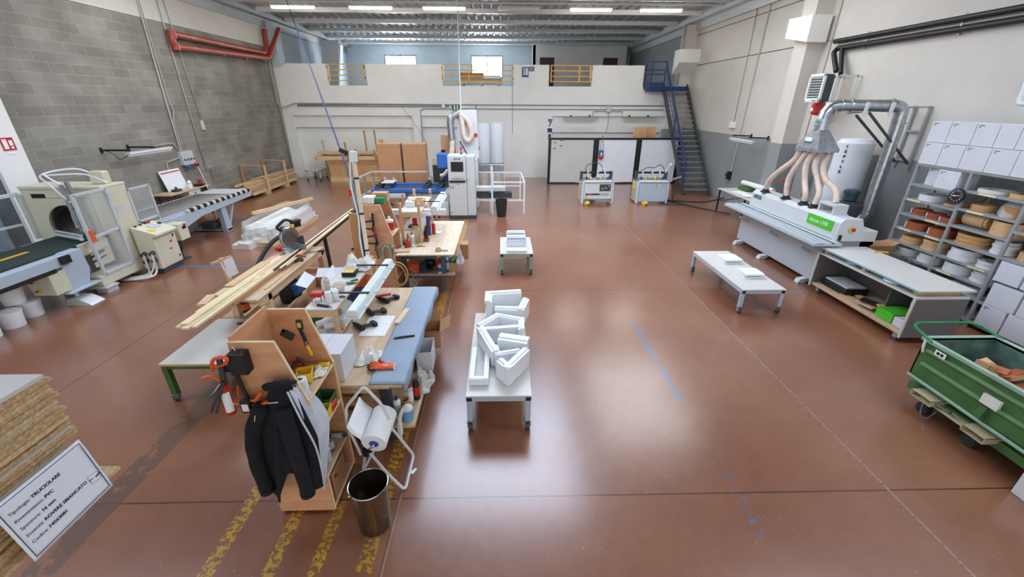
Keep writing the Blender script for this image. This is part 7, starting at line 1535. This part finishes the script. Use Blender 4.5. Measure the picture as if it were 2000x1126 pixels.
B().lathe([(0, .004), (.118, .004), (.122, .01), (.145, .44), (.147, .445), (.143, .445), (.118, .014), (0, .014)], n=36).o('bin_body', 'steel_bin', t)
B().tube([(.146*math.cos(i*PI/18), .146*math.sin(i*PI/18), .445) for i in range(36)], .005, 8, closed=True).o('rim', 'chrome', t)
B().sph((.07, .05, .06), .04, 1, 1.2, .8).o('crumpled_paper', 'paper', t); B().sph((-.15, -.02, .34), .014).o('handle_ear', 'chrome', t)
tag(B().prism([(-.03, -.02), (.0, -.035), (.03, .02), (.015, .03)], 'z', 0, .012).o('paper_scrap', 'paper', loc=(-.83, 2.8, .001)), 'white paper scrap on the floor beside the paper stand', 'scrap')
# ---- aisle trolleys with window frame parts
trolley('frame_trolley', 'white low trolley in the aisle loaded with white frame corners', -.045, 4.2, .66, 1.78, .44, 'machine_blue_grey', 'white_lam')
trolley('frame_trolley', 'low trolley with pale green legs standing farther down the aisle', .275, 8.07, .64, 1.06, .44, 'green_pale', 'white_lam')
def frame_part(label, loc, pts, h=.14, w=.07, rz=0, tilt=0.0, inner='white_pvc'):
    """mitred corner of stepped window profile, arms along pts"""
    t = thing('frame_corner', label, 'frame part', loc, rz)
    if tilt: t.rotation_euler = (tilt, 0, rz)
    for i in range(len(pts)-1):
        p, q = Vector((*pts[i], 0)), Vector((*pts[i+1], 0)); d = (q-p); L_ = d.length
        a = math.atan2(d.y, d.x)
        b = B(); b.M = Matrix.Translation(p+Vector((0, 0, .0025*i))) @ Euler((0, 0, a)).to_matrix().to_4x4()
        b.prism([(-w/2, 0), (w/2, 0), (w/2, h*.12), (w*.28, h*.12), (w*.28, h*.85), (w/2, h*.85), (w/2, h), (-w*.15, h), (-w*.15, h*.94), (-w/2, h*.94)], 'x', -w/2+.002, L_+w/2-.002)
        b.o('profile', inner, t, .003)
    return t
za = .442
frame_part('large white frame corner at the far end of the trolley, left one', (-.19, 5.12, za), [(0, -.16), (.0, .05), (.4, .1)], .27, .1)
frame_part('white frame corner with bluish inside at the far right of the trolley', (-.06, 4.78, za), [(0, 0), (.3, -.02), (.37, .24)], .24, .09)
frame_part('open V shaped white frame in the middle back of the trolley', (-.27, 4.42, za), [(0, 0), (.2, .24), (.5, .12), (.49, -.1)], .2, .075)
frame_part('V shaped white frame crossing the middle of the trolley', (-.1, 3.98, za), [(.3, .4), (-.16, .34), (.0, -.12)], .2, .085)
frame_part('slanted white frame piece right of the middle of the trolley', (.08, 3.99, za), [(-.06, .08), (.14, .02)], .23, .14)
frame_part('boxy white frame corner in front of the V shaped frame', (-.06, 3.8, za), [(-.02, .14), (0, 0), (.22, .06)], .18, .06)
frame_part('long white U frame lying at the near left of the trolley', (-.25, 3.5, za), [(-.075, .56), (-.075, 0), (.075, 0), (.075, .56)], .085, .05)
frame_part('tilted white U frame at the near right of the trolley', (.05, 3.52, za), [(-.07, .1), (.0, .0), (.19, .3)], .21, .08)
for i in range(4):
    ob = B().box(-.19+.006*i, -.03, 0, .19-.004*i, .03, .2+.02*(i % 2)).box(-.19, -.05, .17, .19, .05, .2).o('frame_section', 'white_pvc', loc=(.28, 7.82+.17*i, za+.0)); tag(ob, ('white frame section on the green legged trolley, frontmost', 'white frame section on the green legged trolley, second', 'white frame section on the green legged trolley, third', 'white frame section on the green legged trolley, hindmost')[i], 'frame part')
tag(B().box(-.19, -.12, 0, .19, .1, .05).o('frame_section', 'white_pvc', loc=(.28, 7.68, za), bev=.004), 'flat white frame piece at the near end of the green legged trolley', 'frame part')
# ---- chipboard stack with its sign, close to the camera at the left
t = thing('stack_stand', 'raised timber stand carrying the chipboard stack, mostly below the frame', 'stand', (-2.7, .3, 0))
for x in (-.9, .7):
    for y in (-.6, .35): B().bar((x, y, 0), (x, y, 1.56), .1).o('leg', 'pine', t)
B().box(-1.0, -.75, 1.56, .85, .5, 1.64).o('platform', 'pine_x', t)
rnd = random.Random(9); z = 1.645
n = 33
for i in range(n):
    th = .016
    lower = i < 16
    xr = -1.665 + (rnd.uniform(-.012, .012) if not lower else rnd.uniform(-.01, .012)-.01*(i % 2))
    ye = (1.285+rnd.uniform(-.012, .01)) if not lower else (1.26+rnd.uniform(-.04, .012))
    if i == 1: ye = 1.34; xr = -1.64
    m = 'white_lam' if i == n-1 else ('chip_pale' if i % 4 == 1 else 'chipboard')
    ob = B().box(-1.9, -1.6, 0, 0, 0, th-.001).o('chipboard_panel', [m], loc=(xr, ye, z)); 
    tag(ob, 'white faced top panel of the chipboard stack at the lower left' if i == n-1 else 'raw chipboard panel in the stack at the lower left, below the top one', 'panel', 'stacked chipboard panels')
    if i in (n-5, n-9, n-15, 14, 9): B().box(-1.9, -1.6, th-.0025, .001, .001, th-.0005).o('melamine_face', 'white_lam', ob)
    z += th+.0012*(i % 3 == 0)+(.006 if i == 15 else 0)
ztop = z
tag(B().tube(bez([(0, 0, 0), (.01, -.03, .02), (.03, -.06, .03), (.05, -.05, .05)]), .003).o('string', 'cloth', loc=(-1.85, 1.2, ztop)), 'loose white string end on the chipboard stack', 'string')
t = thing('material_sign', 'white laminated sheet with Italian panel details on the chipboard stack', 'sign', (-1.62, 1.1, 1.785))
t.rotation_euler = (0, -.13, 0)
B().grid(lambda u, v: (.004*math.sin(PI*u)*0+.012*max(0, v-.8)*max(0, u-.7)*-4, -.155+.31*u, -.125+.25*v), 12, 10).o('sheet', 'sign_paper' if 'sign_paper' in MATS else mat('sign_paper', '#e6eaf2', .35, var=.01).name, t, solid=.003)
b = B()
for p, q in (((-.145, -.113), (.145, -.113)), ((.145, -.113), (.145, .113)), ((.145, .113), (-.145, .113)), ((-.145, .113), (-.145, -.113))): b.bar((.0025, *p), (.0025, *q), .0012, .0018)
b.o('border', 'black', t)
for i, (a, c_) in enumerate((('Tipologia:', 'TRUCIOLARE'), ('Rivestimento:', 'PVC'), ('Spessore:', '16 mm'), ('Essenza:', 'ROVERE SBIANCATO'), ('Codice:', 'F4563081'))):
    zz = .068-.033*i
    o1 = B().text(a, .017, RM(PI/2, 0, PI/2, (.0022, -.13, zz)), .0003, 0, 'LEFT').o('lettering', 'dark_grey', t)
    w = max(v.co.y for v in o1.data.vertices)
    B().text(c_, .017, RM(PI/2, 0, PI/2, (.0022, w+.006, zz)), .0003, .0004, 'LEFT').o('lettering', 'black', t)
lg = lambda y, z: (.0026, y+.012, z-.105)
B().quad(*[(.002, y+.012, z-.105) for y, z in ((.09, .05), (.128, .046), (.126, .08), (.088, .085))]).o('logo_field', 'paper', t)
B().quad(lg(.084, .07), lg(.106, .068), lg(.1, .064), lg(.087, .066)).o('logo_red', 'red_plastic', t); B().quad(lg(.11, .066), lg(.134, .07), lg(.132, .064), lg(.113, .06)).o('logo_blue', 'navy', t)
b = B(); q = [lg(.09, .05), lg(.128, .046), lg(.126, .08), lg(.088, .085)]
for i in range(4): b.bar(q[i], q[(i+1) % 4], .0006, .0008)
b.o('logo_outline', 'dark_grey', t)
